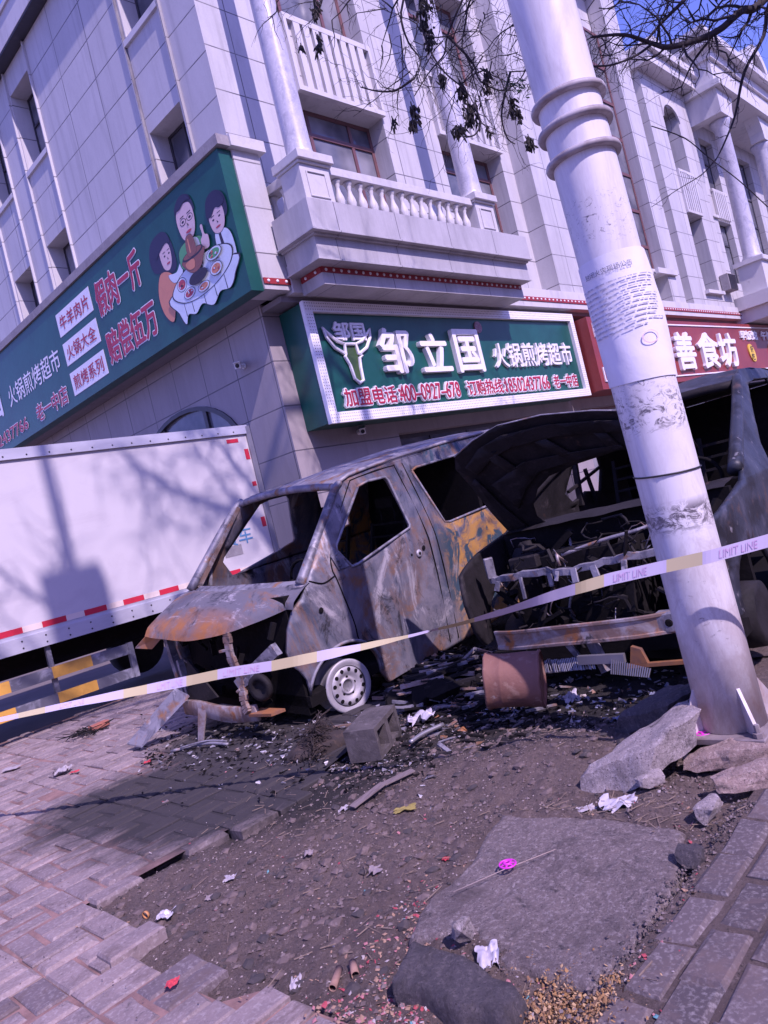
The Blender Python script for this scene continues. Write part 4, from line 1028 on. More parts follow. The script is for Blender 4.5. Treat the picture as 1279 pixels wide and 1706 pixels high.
limb([(1150, -70, 5.5), (1020, -60, 5.3), (900, -70, 5.2), (780, -50, 5.1), (700, -60, 5.0), (560, -80, 5.0), (480, -90, 5.0)], 0.05, 0.014, top, dens=0.9, L=(0.3, 0.6), droop=0.7)
for pix in ([(690, -60, 5.05), (668, 20, 5.0), (680, 70, 5.0), (700, 100, 5.0), (690, 130, 5.0)], [(800, -60, 5.1), (770, 0, 5.1), (745, 60, 5.1), (740, 90, 5.1), (715, 120, 5.1), (690, 160, 5.0)],
            [(745, 60, 5.1), (775, 90, 5.1), (790, 110, 5.1), (800, 135, 5.1), (830, 150, 5.1), (855, 150, 5.1)], [(860, -60, 5.2), (790, -10, 5.1), (775, 40, 5.1), (770, 80, 5.1), (785, 105, 5.1)],
            [(960, -60, 5.2), (880, -10, 5.2), (860, 30, 5.2), (878, 80, 5.2), (880, 100, 5.2), (868, 130, 5.2), (845, 150, 5.2)], [(1000, -60, 5.3), (930, 20, 5.3), (960, 60, 5.3), (950, 100, 5.3), (900, 115, 5.3), (850, 120, 5.2)],
            [(720, -60, 5.0), (700, 20, 5.0), (715, 80, 5.0), (740, 120, 5.0), (775, 150, 5.0), (790, 175, 5.0)], [(790, 175, 5.0), (800, 205, 5.0), (790, 225, 5.0), (770, 228, 5.0)],
            [(850, 120, 5.2), (838, 170, 5.2), (836, 200, 5.2), (845, 230, 5.2), (858, 240, 5.2)], [(690, 130, 5.0), (660, 150, 5.0), (630, 152, 5.0), (600, 145, 5.0)], [(545, -80, 5.0), (540, -20, 5.0), (530, 20, 5.0), (520, 30, 5.0)]):
    limb(pix, 0.009, 0.0035, dens=0.6, L=(0.12, 0.34), droop=0.5)
limb([(1085, 210, 5.5), (1140, 230, 5.5), (1180, 262, 5.5), (1230, 300, 5.5), (1279, 345, 5.5)], 0.004, 0.004, L=(0.1, 0.25), dens=0.25, depth=1)
limb([(1195, 262, 5.6), (1170, 290, 5.6), (1130, 315, 5.5), (1085, 345, 5.5)], 0.005, 0.002, L=(0.1, 0.25), dens=0.3, depth=1)
for i in range(120):
    if i < 66: q = at_d(random.uniform(640, 900), random.uniform(-50, 130), random.uniform(4.9, 5.5))
    else: q = at_d(random.uniform(980, 1290), random.uniform(-40, 90), random.uniform(5.3, 5.8))
    d = CR*random.gauss(-0.2, 0.7)+CU*random.gauss(-0.5, 0.5)+_f*random.gauss(0, 0.5)
    twig(q, d, random.uniform(0.3, 0.65), random.uniform(0.003, 0.0055), 2, 0.5)
# crown above the frame: its shadow falls on the balcony and on the truck
crown = [((4.4, -0.6, 7.6), (2.8, -1.2, 8.8), (1.2, -1.2, 9.8), (0.2, -0.8, 10.6)), ((7.5, 1.4, 6.4), (8.4, 2.4, 8.0), (9.0, 3.0, 9.4)), ((6.2, 1.0, 7.2), (6.6, 1.8, 9.0), (7.2, 2.6, 10.6)),
         ((5.2, 0.8, 7.4), (4.6, 1.2, 9.0), (3.8, 1.2, 10.4)), ((8.0, 0.4, 6.4), (10.0, 1.2, 8.0), (11.6, 1.8, 9.6)), ((5.6, -1.2, 7.0), (4.8, -2.4, 9.0), (4.2, -3.2, 10.4)), ((7.2, -1.0, 7.0), (8.6, -2.0, 9.0), (9.6, -2.6, 10.6)),
         ((3.6, 0.0, 7.4), (2.2, 0.4, 8.4), (1.0, 0.6, 9.6)), ((5.0, 0.0, 6.4), (3.4, -0.6, 7.6), (2.4, -1.6, 9.4))]
for c_ in crown:
    P = smooth_path([top]+[Vector(p) for p in c_], 5); n = len(P)
    bk.tube(P, [0.075-0.06*i/(n-1) for i in range(n)], 8)
    for i in range(4, n):
        for _k in range(2):
            a = (P[i]-P[i-1]).normalized(); o = a.orthogonal().normalized(); o.rotate(Quaternion(a, random.uniform(0, 6.28)))
            twig(P[i], a*0.7+o*0.9, random.uniform(0.6, 1.5), 0.013, 1, 0.1)
for pix, r_ in (([(420, 862), (391, 851), (345, 838), (297, 820), (242, 788), (195, 745)], 0.05), ([(453, 890), (425, 865), (395, 835), (350, 780), (320, 734)], 0.026)):
    P = smooth_path([top, top+Vector((-0.8, -0.5, 3.0))]+[at_y(px, py, TY)-sdir*(9.0/sdir.y) for px, py in pix], 4); n = len(P)
    bk.tube(P, [r_*(1.5-0.9*i/(n-1)) for i in range(n)], 7)
    for i in range(7, n):
        a = (P[i]-P[i-1]).normalized(); o = a.orthogonal().normalized(); o.rotate(Quaternion(a, random.uniform(0, 6.28))); twig(P[i], a*0.6+o*0.9, random.uniform(0.5, 1.1), 0.014, 1, 0.4)
bk.build('trunk', M['bark'], TREE, True, fix=False)
tw.build('twigs', M['bark'], TREE, True, fix=False)
def cluster(px, py, d, w, h, n):
    mb = MB(); c = at_d(px, py, d); s = d/FPX
    for i in range(n):
        a = c + CR*random.gauss(0, w*0.30*s) + CU*random.uniform(-h*0.42, h*0.42)*s + _f*random.gauss(0, w*0.3*s)
        e = a + Vector((random.gauss(0, 0.012), random.gauss(0, 0.012), -random.uniform(0.02, 0.05)))
        mb.tube([a, (a+e)/2, e], [0.0035, random.uniform(0.006, 0.009), 0.003], 5)
    mb.tube([c+Vector((0, 0, h*0.55*s)), c-Vector((0, 0, h*0.4*s))], 0.004, 5)
    mb.build('seed_cluster', M['pod'], TREE, True, fix=False)
for q in ((690, 195, 5.0, 16, 48, 70), (705, 18, 5.0, 20, 60, 80), (716, 62, 5.0, 14, 36, 45), (783, 190, 5.05, 20, 44, 90), (768, 150, 5.05, 14, 36, 45), (810, 135, 5.1, 12, 46, 60), (736, 132, 5.05, 12, 20, 30), (762, 217, 5.0, 18, 16, 40), (853, 178, 5.2, 12, 36, 60), (882, 236, 5.2, 12, 24, 45), (864, 192, 5.2, 8, 24, 24), (530, 72, 5.0, 7, 34, 28), (502, 78, 5.0, 6, 12, 10), (655, 205, 5.0, 8, 22, 12), (812, 218, 5.1, 7, 14, 10), (526, 12, 5.0, 16, 40, 30)): cluster(*q)
mb = MB()
for i in range(110):
    c = at_d(858+random.gauss(0, 17), 144+random.gauss(0, 10), 5.2+random.gauss(0, 0.06)); a = Vector((random.gauss(0, 1), random.gauss(0, 1), random.gauss(0, 1))).normalized(); b_ = a.orthogonal().normalized()
    mb.add([c, c+a*0.03+b_*0.009, c+a*0.06, c+a*0.03-b_*0.009], [(0, 1, 2, 3)])
mb.build('leaves', M['leaf'], TREE, True, fix=False)
# ================================================================== burnt-out vehicles
def pose(az, pit, rol):
    ca, sa, cp, sp, cr, sr = math.cos(R(az)), math.sin(R(az)), math.cos(R(pit)), math.sin(R(pit)), math.cos(R(rol)), math.sin(R(rol))
    return Matrix(((ca, -sa, 0), (sa, ca, 0), (0, 0, 1))) @ Matrix(((cp, 0, -sp), (0, 1, 0), (sp, 0, cp))) @ Matrix(((1, 0, 0), (0, cr, -sr), (0, sr, cr)))
def sheet(outline, holes, y0, thick, yfn=None, cut=0.09, dent=0.008, seed=0):
    """body side cut out of sheet metal in the local XZ plane, curved by yfn(x, z) and dented"""
    bm = bmesh.new()
    loops = [[Vector((x, 0, z)) for x, z in l] for l in [outline]+list(holes)]
    flat = [p for l in loops for p in l]
    vs = [bm.verts.new(p) for p in flat]
    for t_ in tessellate_polygon(loops):
        try: bm.faces.new([vs[i] for i in t_])
        except ValueError: pass
    for ax in (0, 2):
        lo = min(p[ax] for p in flat); hi = max(p[ax] for p in flat); k = lo+cut
        while k < hi:
            co = Vector((0, 0, 0)); co[ax] = k; no = Vector((0, 0, 0)); no[ax] = 1
            bmesh.ops.bisect_plane(bm, geom=bm.verts[:]+bm.edges[:]+bm.faces[:], plane_co=co, plane_no=no, dist=1e-5)
            k += cut
    for v in bm.verts:
        x, z = v.co.x, v.co.z
        y = yfn(x, z) if yfn else y0
        v.co.y = y + dent*noise.noise(Vector((x*3+seed, z*3, seed*1.7)))*(1 if abs(y) > 0 else 0)
    bmesh.ops.recalc_face_normals(bm, faces=bm.faces)
    n = Vector((0, 0, 0))
    for f in bm.faces: n += f.normal
    if n.y*y0 < 0: bmesh.ops.reverse_faces(bm, faces=bm.faces)
    bmesh.ops.solidify(bm, geom=bm.faces[:], thickness=thick)
    m = MB(); bm.verts.index_update()
    m.smooth = True
    m.add([v.co.copy() for v in bm.verts], [[w.index for w in f.verts] for f in bm.faces]); bm.free()
    return m
def rect_ring(pts, w, yfn=None): pass
# ---------------------------------------------------------------- van
VAN = empty('burnt_van', (2.898, 5.009, 0.011), pose(0.342, 2.667, 4.194))
tag(VAN, 'burnt out microvan with rust streaked panels, no glass and a bare steel front wheel', 'van')
def vy(x, z): # half width of the body side
    w = 0.785 - 0.015*(1-min(1, max(0, (z-0.2)/0.5)))
    if z > 1.0: w -= 0.155*((z-1.0)/0.7)**1.15
    if x < 0.6: w -= 0.10*((0.6-x)/0.6)**1.6
    return w
archp = [(0.66+0.35*math.cos(R(a)), 0.20+0.30*math.sin(R(a))) for a in range(172, -12, -12)]
side = [(0.33, 0.875), (0.25, 0.75), (0.205, 0.60), (0.22, 0.50), (0.27, 0.44), (0.31, 0.36)] + archp + [(1.06, 0.06), (2.05, 0.05), (4.05, 0.12), (4.14, 0.5), (4.14, 1.0), (4.06, 1.5), (3.95, 1.735), (3.4, 1.765), (2.6, 1.755), (1.9, 1.725), (1.5, 1.70), (1.23, 1.675), (1.10, 1.635), (0.80, 1.35), (0.50, 1.045), (0.41, 0.93)]
w1 = [(1.30, 1.585), (1.42, 1.605), (1.63, 1.605), (1.655, 1.57), (1.70, 1.175), (1.68, 1.15), (1.30, 1.08), (0.99, 1.02), (0.93, 1.02), (0.84, 1.17), (0.86, 1.21)]
w2 = [(1.98, 1.595), (2.05, 1.615), (2.95, 1.64), (3.02, 1.60), (3.05, 1.16), (3.0, 1.11), (2.2, 1.085), (2.13, 1.10)]
w3 = [(3.25, 1.63), (3.8, 1.62), (3.92, 1.2), (3.85, 1.13), (3.25, 1.11)]
sheet(side, [w1, w2, w3], -0.78, 0.028, lambda x, z: -vy(x, z), dent=0.014, seed=2).build('side_panel', M['burnt'], VAN, fix=False)
w2f = [(2.02, 1.58), (2.40, 1.60), (2.45, 1.15), (2.15, 1.10)]
sheet(side, [w1, w2f], 0.78, 0.028, lambda x, z: vy(x, z), dent=0.014, seed=5).build('side_panel', M['burnt'], VAN, fix=False)
def on_side(pts, off=0.0): return [(x, -vy(x, z)-off, z) for x, z in pts]
# raised frames and seams of the near side
mb = MB(); mb.smooth = True
mb.tube(on_side(smooth_path([(p[0], 0, p[1]) for p in w1+w1[:1]], 1) and (w1+w1[:1]), 0.004), 0.012, 6)
mb.build('window_frame', M['burnt_grey'], VAN)
mb = MB(); mb.smooth = True; mb.tube(on_side(w2+w2[:1], 0.004), 0.012, 6); mb.build('window_frame', M['burnt_grey'], VAN)
seams = [[(1.245, 1.645), (1.0, 1.42), (0.80, 1.20), (0.74, 1.06), (0.76, 0.95), (0.83, 0.62), (0.85, 0.47), (0.98, 0.42)], [(1.245, 1.645), (1.4, 1.66), (1.76, 1.675), (1.80, 1.62), (1.86, 1.1), (1.88, 0.6), (1.87, 0.10)], [(1.90, 1.68), (1.95, 1.2), (1.98, 0.7), (1.99, 0.1)], [(0.5, 1.03), (0.62, 0.98), (0.74, 1.0)]]
for s in seams:
    mb = MB(); mb.tube([(p.x, -vy(p.x, p.z)-0.001, p.z) for p in smooth_path([(x, 0, z) for x, z in s], 6)], 0.0055, 5); mb.build('door_seam', M['soot'], VAN)
mb = MB(); mb.smooth = True
mb.tube([(x, -vy(x, z)-0.006, z) for x, z in [(1.12, 1.655), (1.24, 1.69), (1.5, 1.715), (1.9, 1.742), (2.6, 1.77), (3.4, 1.78), (4.0, 1.745)]], 0.016, 6); mb.build('roof_gutter', M['burnt_roof'], VAN)
mb = MB(); mb.smooth = True
mb.tube([(x, -vy(x, z)-0.012, z) for x, z in [(0.66+0.36*math.cos(R(a)), 0.20+0.31*math.sin(R(a))) for a in range(165, -5, -8)]], 0.013, 6); mb.build('wheel_arch', M['burnt_grey'], VAN)
# door handle remains and lock hole
mb = MB(); q = lambda x, z, o=0: Vector((x, -vy(x, z)-o, z))
mb.smooth = True
mb.lathe([(0.035, 0.0), (0.03, 0.012), (0.016, 0.014)], q(1.70, 0.925), (0, -1, 0), 16); mb.build('door_handle', M['rim'], VAN)
for x, z, r in ((1.775, 0.955, 0.022), (1.61, 0.935, 0.014), (0.545, 0.80, 0.022), (1.70, 0.925, 0.014)):
    mb = MB(); mb.lathe([(r, 0), (r*0.6, 0.003)], q(x, z, 0.015 if r < 0.015 and x > 1.65 else 0.002), (0, -1, 0), 12); mb.build('lock_hole', M['soot'], VAN)
# mirror mount
mb = MB(); mb.prism([q(0.79, 1.03, .004), q(0.90, 1.035, .004), q(0.835, 1.16, .004), q(0.80, 1.22, .004), q(0.76, 1.14, .004)], (0, -0.012, 0))
for z in (1.06, 1.10, 1.145): mb.lathe([(0.012, 0), (0.007, 0.01)], q(0.815, z, 0.016), (0, -1, 0), 8)
mb.build('mirror_mount', M['burnt_grey'], VAN)
# roof
def roof(u, v):
    x = 1.10+(3.97-1.10)*u; y = -1+2*v
    edge = 1.632+0.125*min(1, u/0.55)**0.8 - 0.04*max(0, (u-0.8)/0.2)
    hw = vy(x, edge)+0.004
    z = edge + 0.062*(1-abs(y)**2.4)*min(1, 0.35+u*4) + 0.010*noise.noise(Vector((x*2.2, y*2.5, 3)))
    return Vector((x, y*hw, z))
mb = MB(); mb.smooth = True; mb.grid(44, 30, roof); mb.build('roof', M['burnt_roof'], VAN, fix=True)
# windscreen frame: header, pillars, cowl
mb = MB(); mb.smooth = True
hdr = [(1.10-0.03*(1-(y/0.64)**2), y, 1.622+0.045*(1-(y/0.64)**2)) for y in [-0.655, -0.6, -0.45, -0.2, 0, 0.2, 0.45, 0.6, 0.655]]
mb.tube(hdr, [0.022, 0.028, 0.03, 0.03, 0.03, 0.03, 0.03, 0.028, 0.022], 8); mb.build('roof_header', M['burnt_roof'], VAN)
for s in (-1, 1):
    mb = MB(); mb.smooth = True
    a = [(0.46, s*0.725, 1.02), (0.62, s*0.71, 1.18), (0.85, s*0.685, 1.41), (1.04, s*0.655, 1.595), (1.13, s*0.645, 1.65)]
    mb.tube(smooth_path(a, 3), [0.040-0.0010*i for i in range(13)], 8); pl = mb.build('windscreen_pillar', M['burnt_grey'], VAN)
    mb = MB(); mb.bar((0.52, s*0.69, 1.02), (1.06, s*0.63, 1.60), 0.02, 0.035); mb.build('trim_strip', M['burnt_rust'], pl)
# quarter-glass post on the far side
mb = MB(); mb.bar((0.66, 0.735, 1.0), (0.74, 0.73, 1.28), 0.02, 0.03); mb.build('quarter_post', M['burnt_grey'], VAN)
def cowl(u, v):
    y = -0.74+1.48*u; k = 1-(y/0.75)**2
    return Vector((0.56-0.12*k-0.10*v, y, 1.03+0.015*k-0.035*v+0.008*noise.noise(Vector((y*6, v*3, 1)))))
mb = MB(); mb.smooth = True; mb.grid(30, 5, cowl); mb.build('cowl', M['burnt_grey'], VAN)
# hood: rusted lid with a bowed front lip
def hood(u, v):
    y = -0.785+1.55*u; k = max(-1.03, (y-0.12)/0.80)
    xr = 0.50-0.14*(1-min(1, abs(y/0.78))**2); xf = -0.06+0.34*abs(min(0, k))**2.1+0.06*max(0, k)**2
    x = xr+(xf-xr)*v
    zr = 1.01+0.012*(1-(y/0.75)**2); zf = 0.795+0.10*abs(min(0, k))**1.8 + 0.01*max(0, k)
    z = zr+0.012*abs(k)**3+(zf-zr)*(v**1.35) + 0.03*math.sin(3.14*v)*(1-abs(k)**2)
    if v > 0.93: z -= 0.035*(v-0.93)/0.07
    return Vector((x, y, z+0.009*noise.noise(Vector((x*4, y*4, 8)))))
mb = MB(); mb.smooth = True; mb.grid(40, 24, hood); hd = mb.build('hood', M['hood'], VAN)
mb = MB(); mb.smooth = True; mb.grid(40, 8, lambda u, v: hood(0.22+0.70*u, 0.25+0.66*v)-Vector((-0.01, 0, 0.06))); mb.build('hood_lining', M['soot'], hd)
# front structure
mb = MB(); mb.smooth = True
bm_ = [(-0.02+0.16*abs(y-0.1)**1.6, y, 0.20+0.012*math.sin(y*9)) for y in [-0.46, -0.38, -0.25, -0.1, 0.05, 0.2, 0.35, 0.47]]
mb.sweep(smooth_path(bm_, 3), 0.035, 0.12)
mb.build('bumper_beam', M['burnt_rust'], VAN, bevel=0.006)
mb = MB(); P = smooth_path([(0.05, -0.30, 0.80), (0.03, -0.31, 0.62), (0.05, -0.34, 0.45), (0.02, -0.36, 0.30), (0.0, -0.40, 0.22)], 4)
for i in range(len(P)-1): mb.bar(P[i], P[i+1], 0.075+0.012*math.sin(i*1.9), 0.03, up=(1, 0, 0))
for z in (0.68, 0.5, 0.38): mb.bar((0.03, -0.33, z), (0.02, -0.25+0.05*math.sin(z*30), z-0.02), 0.02)
mb.build('latch_post', M['burnt_rust'], VAN, bevel=0.003)
mb = MB(); mb.bar((0.12, -0.74, 0.66), (0.05, -0.30, 0.40), 0.05, 0.09); mb.build('radiator_support', M['burnt_grey'], VAN)
mb = MB(); mb.bar((0.10, 0.64, 0.78), (0.06, 0.50, 0.24), 0.05, 0.06, up=(1, 0, 0)); mb.bar((0.08, 0.5, 0.55), (0.05, 0.42, 0.25), 0.03, 0.05, up=(1, 0, 0)); mb.build('radiator_support', M['burnt_grey'], VAN)
mb = MB(); mb.prism([(0.02, 0.28, 0.58), (0.02, -0.02, 0.30), (0.0, 0.40, 0.20)], (0.015, 0, 0)); mb.build('torn_panel', M['char'], VAN)
mb = MB(); mb.prism([(-0.02, 0.20, 0.27), (-0.02, 0.08, 0.27), (-0.10, 0.13, -0.01), (-0.10, 0.20, -0.02)], (0.012, 0, 0)); mb.build('hanging_bracket', M['burnt_rust'], VAN)
mb = MB(); mb.prism([(-0.05, 0.42, 0.36), (-0.02, 0.30, 0.30), (-0.34, 0.62, -0.01), (-0.36, 0.80, 0.0)], (0.0, 0.012, 0.012)); mb.build('grille_mesh', M['burnt_grey'], VAN)
mb = MB(); mb.prism([(0.0, 0.72, 0.80), (0.06, 0.60, 0.76), (0.0, 0.74, 0.66), (-0.05, 0.92, 0.68)], (0.012, 0, 0.01)); mb.build('torn_panel', M['hood'], VAN)
mb = MB(); mb.smooth = True; mb.lathe([(0.10, 0), (0.095, 0.03), (0.06, 0.035), (0.05, 0.01), (0.012, 0.015)], (0.06, -0.55, 0.40), (-1, -0.25, 0), 20); mb.build('lamp_bowl', M['char'], VAN)
mb = MB(); mb.prism([(0.06, -0.76, 0.24), (0.10, -0.42, 0.20), (0.0, -0.40, 0.19), (-0.02, -0.70, 0.23)], (0, 0, 0.02)); mb.build('lower_bracket', layered('bright_rust', (0.36, 0.15, 0.06), [((0.2, 0.12, 0.1), 7, 0.45, 0.7)], 0.7, 0.2, 0.3), VAN)
# dark insides
mb = MB(); mb.box(0.30, 0.36, -0.70, 0.70, 0.1, 0.97)
random.seed(3)
for i in range(26):
    y = random.uniform(-0.66, 0.62); z = random.uniform(0.12, 0.75); x = 0.29-random.uniform(0.02, 0.16)
    mb.bar((x, y, z), (x+random.uniform(-0.05, 0.05), y+random.uniform(-0.15, 0.15), z+random.uniform(-0.12, 0.12)), random.uniform(0.015, 0.05), random.uniform(0.02, 0.07))
tag(mb.build('firewall', M['soot'], VAN), kind='stuff')
mb = MB(); mb.box(0.3, 4.05, -0.74, 0.74, 0.16, 0.24); mb.box(0.55, 0.75, -0.69, 0.69, 0.55, 0.94); mb.build('floor', M['soot'], VAN)
for y in (-0.38, 0.34):
    mb = MB(); mb.box(1.15, 1.65, y-0.24, y+0.24, 0.45, 0.62); mb.bar((1.62, y, 0.6), (1.92, y, 1.22), 0.44, 0.05, up=(0, 1, 0)) if False else None
    for s in (-0.2, 0.2): mb.bar((1.62, y+s, 0.55), (1.86, y+s, 1.20), 0.03)
    for k in range(6): mb.bar((1.65+k*0.04, y-0.2, 0.66+k*0.105), (1.65+k*0.04, y+0.2, 0.66+k*0.105), 0.016)
    mb.bar((1.86, y-0.08, 1.2), (1.87, y-0.08, 1.36), 0.012); mb.bar((1.86, y+0.08, 1.2), (1.87, y+0.08, 1.36), 0.012); mb.bar((1.87, y-0.1, 1.37), (1.87, y+0.1, 1.37), 0.06, 0.09)
    mb.build('seat_frame', M['soot'], VAN)
mb = MB(); mb.box(2.75, 2.8, -0.72, 0.72, 0.24, 1.60); mb.build('dark_partition', M['soot'], VAN)  # dark partition put in to keep the van's insides black
mb = MB(); mb.box(3.98, 4.02, -0.70, 0.70, 0.24, 1.70); mb.build('rear_door', M['soot'], VAN)
mb = MB(); mb.smooth = True; mb.tube([(0.80+0.05*math.cos(a)*0, -0.38+0.17*math.cos(a), 0.98+0.15*math.sin(a)) for a in [k/20*6.2832 for k in range(21)]], 0.012, 6); mb.bar((0.7, -0.38, 0.8), (0.80, -0.38, 0.98), 0.03); mb.build('steering_wheel', M['soot'], VAN)
# wheels
def steel_wheel(parent, x, y, z, tilt, name='wheel'):
    ax = Vector((math.sin(R(tilt)), -math.cos(R(tilt)), 0.06)).normalized(); c = Vector((x, y, z))
    mb = MB(); mb.smooth = True
    mb.lathe([(0.150, 0.075), (0.168, 0.080), (0.186, 0.085), (0.196, 0.080), (0.198, 0.070), (0.178, 0.055), (0.172, -0.02), (0.165, -0.06), (0.185, -0.085), (0.197, -0.09), (0.197, -0.10), (0.16, -0.09)], c, ax, 40, False)
    w = mb.build(name, M['rim'], parent)
    mb = MB(); mb.smooth = True
    mb.lathe([(0.152, 0.060), (0.140, 0.075), (0.120, 0.083), (0.095, 0.078), (0.078, 0.062), (0.06, 0.060), (0.058, 0.072), (0.05, 0.075), (0.045, 0.06), (0.01, 0.06)], c, ax, 40); dsk = mb.build('wheel_disc', M['rim'], w)
    a = ax.orthogonal().normalized(); b = ax.cross(a)
    for k in range(12):
        d = a*math.cos(k*math.pi/6)+b*math.sin(k*math.pi/6)
        mb = MB(); mb.lathe([(0.0155, 0), (0.012, 0.002)], c+d*0.123+ax*0.0825, (ax+d*0.15).normalized(), 12); mb.build('vent_hole', M['soot'], w)
    for k in range(5):
        d = a*math.cos(k*1.2566)+b*math.sin(k*1.2566)
        mb = MB(); mb.lathe([(0.011, 0), (0.008, 0.002)], c+d*0.066+ax*0.0625, ax, 10); mb.build('stud_hole', M['soot'], w)
    return w
steel_wheel(VAN, 0.66, -0.70, 0.185, -10)
mb = MB(); mb.smooth = True; mb.lathe([(0.17, -0.09), (0.2, -0.10), (0.25, -0.06), (0.255, 0.04), (0.20, 0.09), (0.17, 0.08)], (0.50, 0.72, 0.26), (-0.5, -0.85, 0), 28, False); mb.build('burnt_tyre', M['char'], VAN)
mb = MB(); mb.smooth = True; mb.lathe([(0.13, -0.1), (0.20, -0.1), (0.20, 0.1), (0.13, 0.1)], (3.3, -0.66, 0.2), (0, 1, 0), 24); mb.build('wheel', M['char'], VAN)

# ---------------------------------------------------------------- second wreck with its hood up
CARP = pose(4.396, 0.801, -1.261)
CAR = empty('burnt_car', (3.761, 2.371, 0.037), CARP)
tag(CAR, 'charred black passenger car with its hood standing open and its engine bay burnt out', 'car')
def cyw(x, z):
    w = 0.86
    if z > 0.95: w -= 0.20*((z-0.95)/0.7)
    if x < 0.5: w -= 0.13*((0.5-x)/0.5)**1.7
    return w
arch2 = [(0.72+0.37*math.cos(R(a)), 0.26+0.36*math.sin(R(a))) for a in range(175, -8, -12)]
cside = [(0.10, 0.80), (0.04, 0.62), (0.08, 0.42), (0.2, 0.30), (0.33, 0.29)] + arch2 + [(1.12, 0.16), (2.0, 0.15), (4.1, 0.2), (4.2, 0.6), (4.2, 1.05), (3.9, 1.5), (3.5, 1.66), (2.9, 1.71), (2.5, 1.70), (2.20, 1.63), (1.70, 1.37), (1.16, 1.07), (0.95, 0.96), (0.5, 0.89)]
cdoor = [(2.46, 1.56), (2.75, 1.60), (3.25, 1.60), (3.3, 1.0), (3.25, 0.5), (3.1, 0.3), (1.80, 0.3), (1.72, 0.6), (1.68, 0.95), (1.80, 1.12), (2.12, 1.36)]
crear = [(3.42, 1.56), (3.6, 1.52), (3.85, 1.1), (3.42, 1.05)]
sheet(cside, [cdoor, crear], -0.85, 0.03, lambda x, z: -cyw(x, z), dent=0.02, seed=7).build('side_panel', M['burnt_blue'], CAR, fix=False)
sheet(cside, [[(2.12, 1.36), (2.3, 1.44), (2.62, 1.40), (2.75, 1.22), (2.70, 1.02), (2.4, 1.06), (2.1, 1.0), (1.95, 1.1)]], 0.85, 0.03, lambda x, z: cyw(x, z), dent=0.02, seed=9).build('side_panel', M['char'], CAR, fix=False)
mb = MB(); mb.smooth = True
def croof(u, v):
    x = 2.18+(3.75-2.18)*u; y = -1+2*v
    e = 1.615+0.08*min(1, u*3)-0.06*max(0, (u-0.75)/0.25); hw = cyw(x, e)
    return Vector((x-0.10*(1-y*y)*(1-u), y*hw, e+0.05*(1-y**4)*min(1, 0.3+u*3)-0.16*max(0, y)**1.5*(1-u)+0.012*noise.noise(Vector((x*2, y*3, 5)))))
mb.grid(30, 24, croof); mb.build('roof', M['burnt_blue'], CAR)
mb = MB(); mb.smooth = True
mb.tube([croof(0.0, k/12)+Vector((0, 0, -0.03)) for k in range(13)], 0.035, 8); mb.build('roof_header', M['char'], CAR)
for s in (-1, 1):
    mb = MB(); mb.smooth = True
    k = 0 if s < 0 else 0.15
    mb.tube(smooth_path([(1.05, s*0.80, 1.02), (1.25, s*0.785, 1.14), (1.70, s*0.74, 1.37-k*0.5), (2.12, s*0.69, 1.58-k), (2.24, s*0.67, 1.63-k)], 3), [0.050-0.0014*i for i in range(13)], 8); mb.build('windscreen_pillar', M['burnt_blue'] if s < 0 else M['char'], CAR)
mb = MB(); mb.smooth = True
mb.grid(24, 6, lambda u, v: Vector((0.80+0.25*v-0.08*(1-(2*u-1)**2), -0.78+1.56*u, 0.955+0.03*v+0.012*noise.noise(Vector((u*9, v*2, 3)))))); mb.build('cowl', M['char'], CAR)
# hood standing nearly upright, ribbed underside to the viewer
hp = [(0.78, 1.50), (0.72, 1.58), (0.52, 1.645), (0.30, 1.685), (0.0, 1.665), (-0.30, 1.60), (-0.55, 1.52), (-0.72, 1.42), (-0.74, 1.22), (-0.60, 1.28), (-0.30, 1.33), (0.0, 1.315), (0.22, 1.285), (0.36, 1.22), (0.46, 1.12), (0.50, 1.03), (0.47, 0.95), (0.55, 0.90), (0.68, 0.86), (0.78, 0.90), (0.80, 0.98)]
def hx(y, z): return 0.92-0.92*(z-0.95)+0.05*(1-(y/0.8)**2)*((z-0.95)/0.7)
def hoodsheet(poly, dx, thick, dent=0.015):
    m = sheet([(y, z) for y, z in poly], [], 1, thick, lambda y, z: 0, cut=0.07, dent=0)
    m.v = [(hx(v[0], v[2])+dx+v[1]+dent*noise.noise(Vector((v[0]*4, v[2]*4, 2))), v[0], v[2]) for v in m.v]
    return m
hb_ = hoodsheet(hp, 0, 0.006, 0.022); HO = hb_.build('hood', M['char'], CAR)
for poly in ([(0.70, 1.49), (0.52, 1.58), (0.30, 1.62), (0.0, 1.60), (-0.3, 1.535), (-0.6, 1.45), (-0.6, 1.38), (-0.3, 1.455), (0.0, 1.515), (0.3, 1.53), (0.5, 1.49), (0.66, 1.42)],
             [(0.62, 1.33), (0.30, 1.42), (0.0, 1.40), (-0.35, 1.36), (-0.35, 1.33), (0.0, 1.34), (0.25, 1.33), (0.42, 1.24), (0.56, 1.12)],
             [(0.74, 1.38), (0.70, 1.40), (0.62, 0.98), (0.68, 0.92), (0.74, 1.0)], [(0.14, 1.52), (0.06, 1.52), (-0.04, 1.38), (0.04, 1.38)], [(0.50, 1.50), (0.42, 1.52), (0.36, 1.38), (0.44, 1.36)], [(-0.24, 1.47), (-0.31, 1.45), (-0.34, 1.35), (-0.27, 1.36)]):
    hoodsheet(poly, -0.022, 0.018, 0.022).build('hood_rib', M['char'], HO)
mb = MB(); mb.smooth = True; mb.tube([(hx(y, z)-0.005, y, z) for y, z in hp[1:8]], 0.005, 6); mb.build('hood_edge', M['burnt_grey'], HO)
mb = MB(); mb.lathe([(0.03, 0), (0.02, 0.004)], (hx(0.42, 1.55)-0.036, 0.42, 1.55), (-1, 0, 0.5), 12); mb.build('latch_hole', M['soot'], HO)
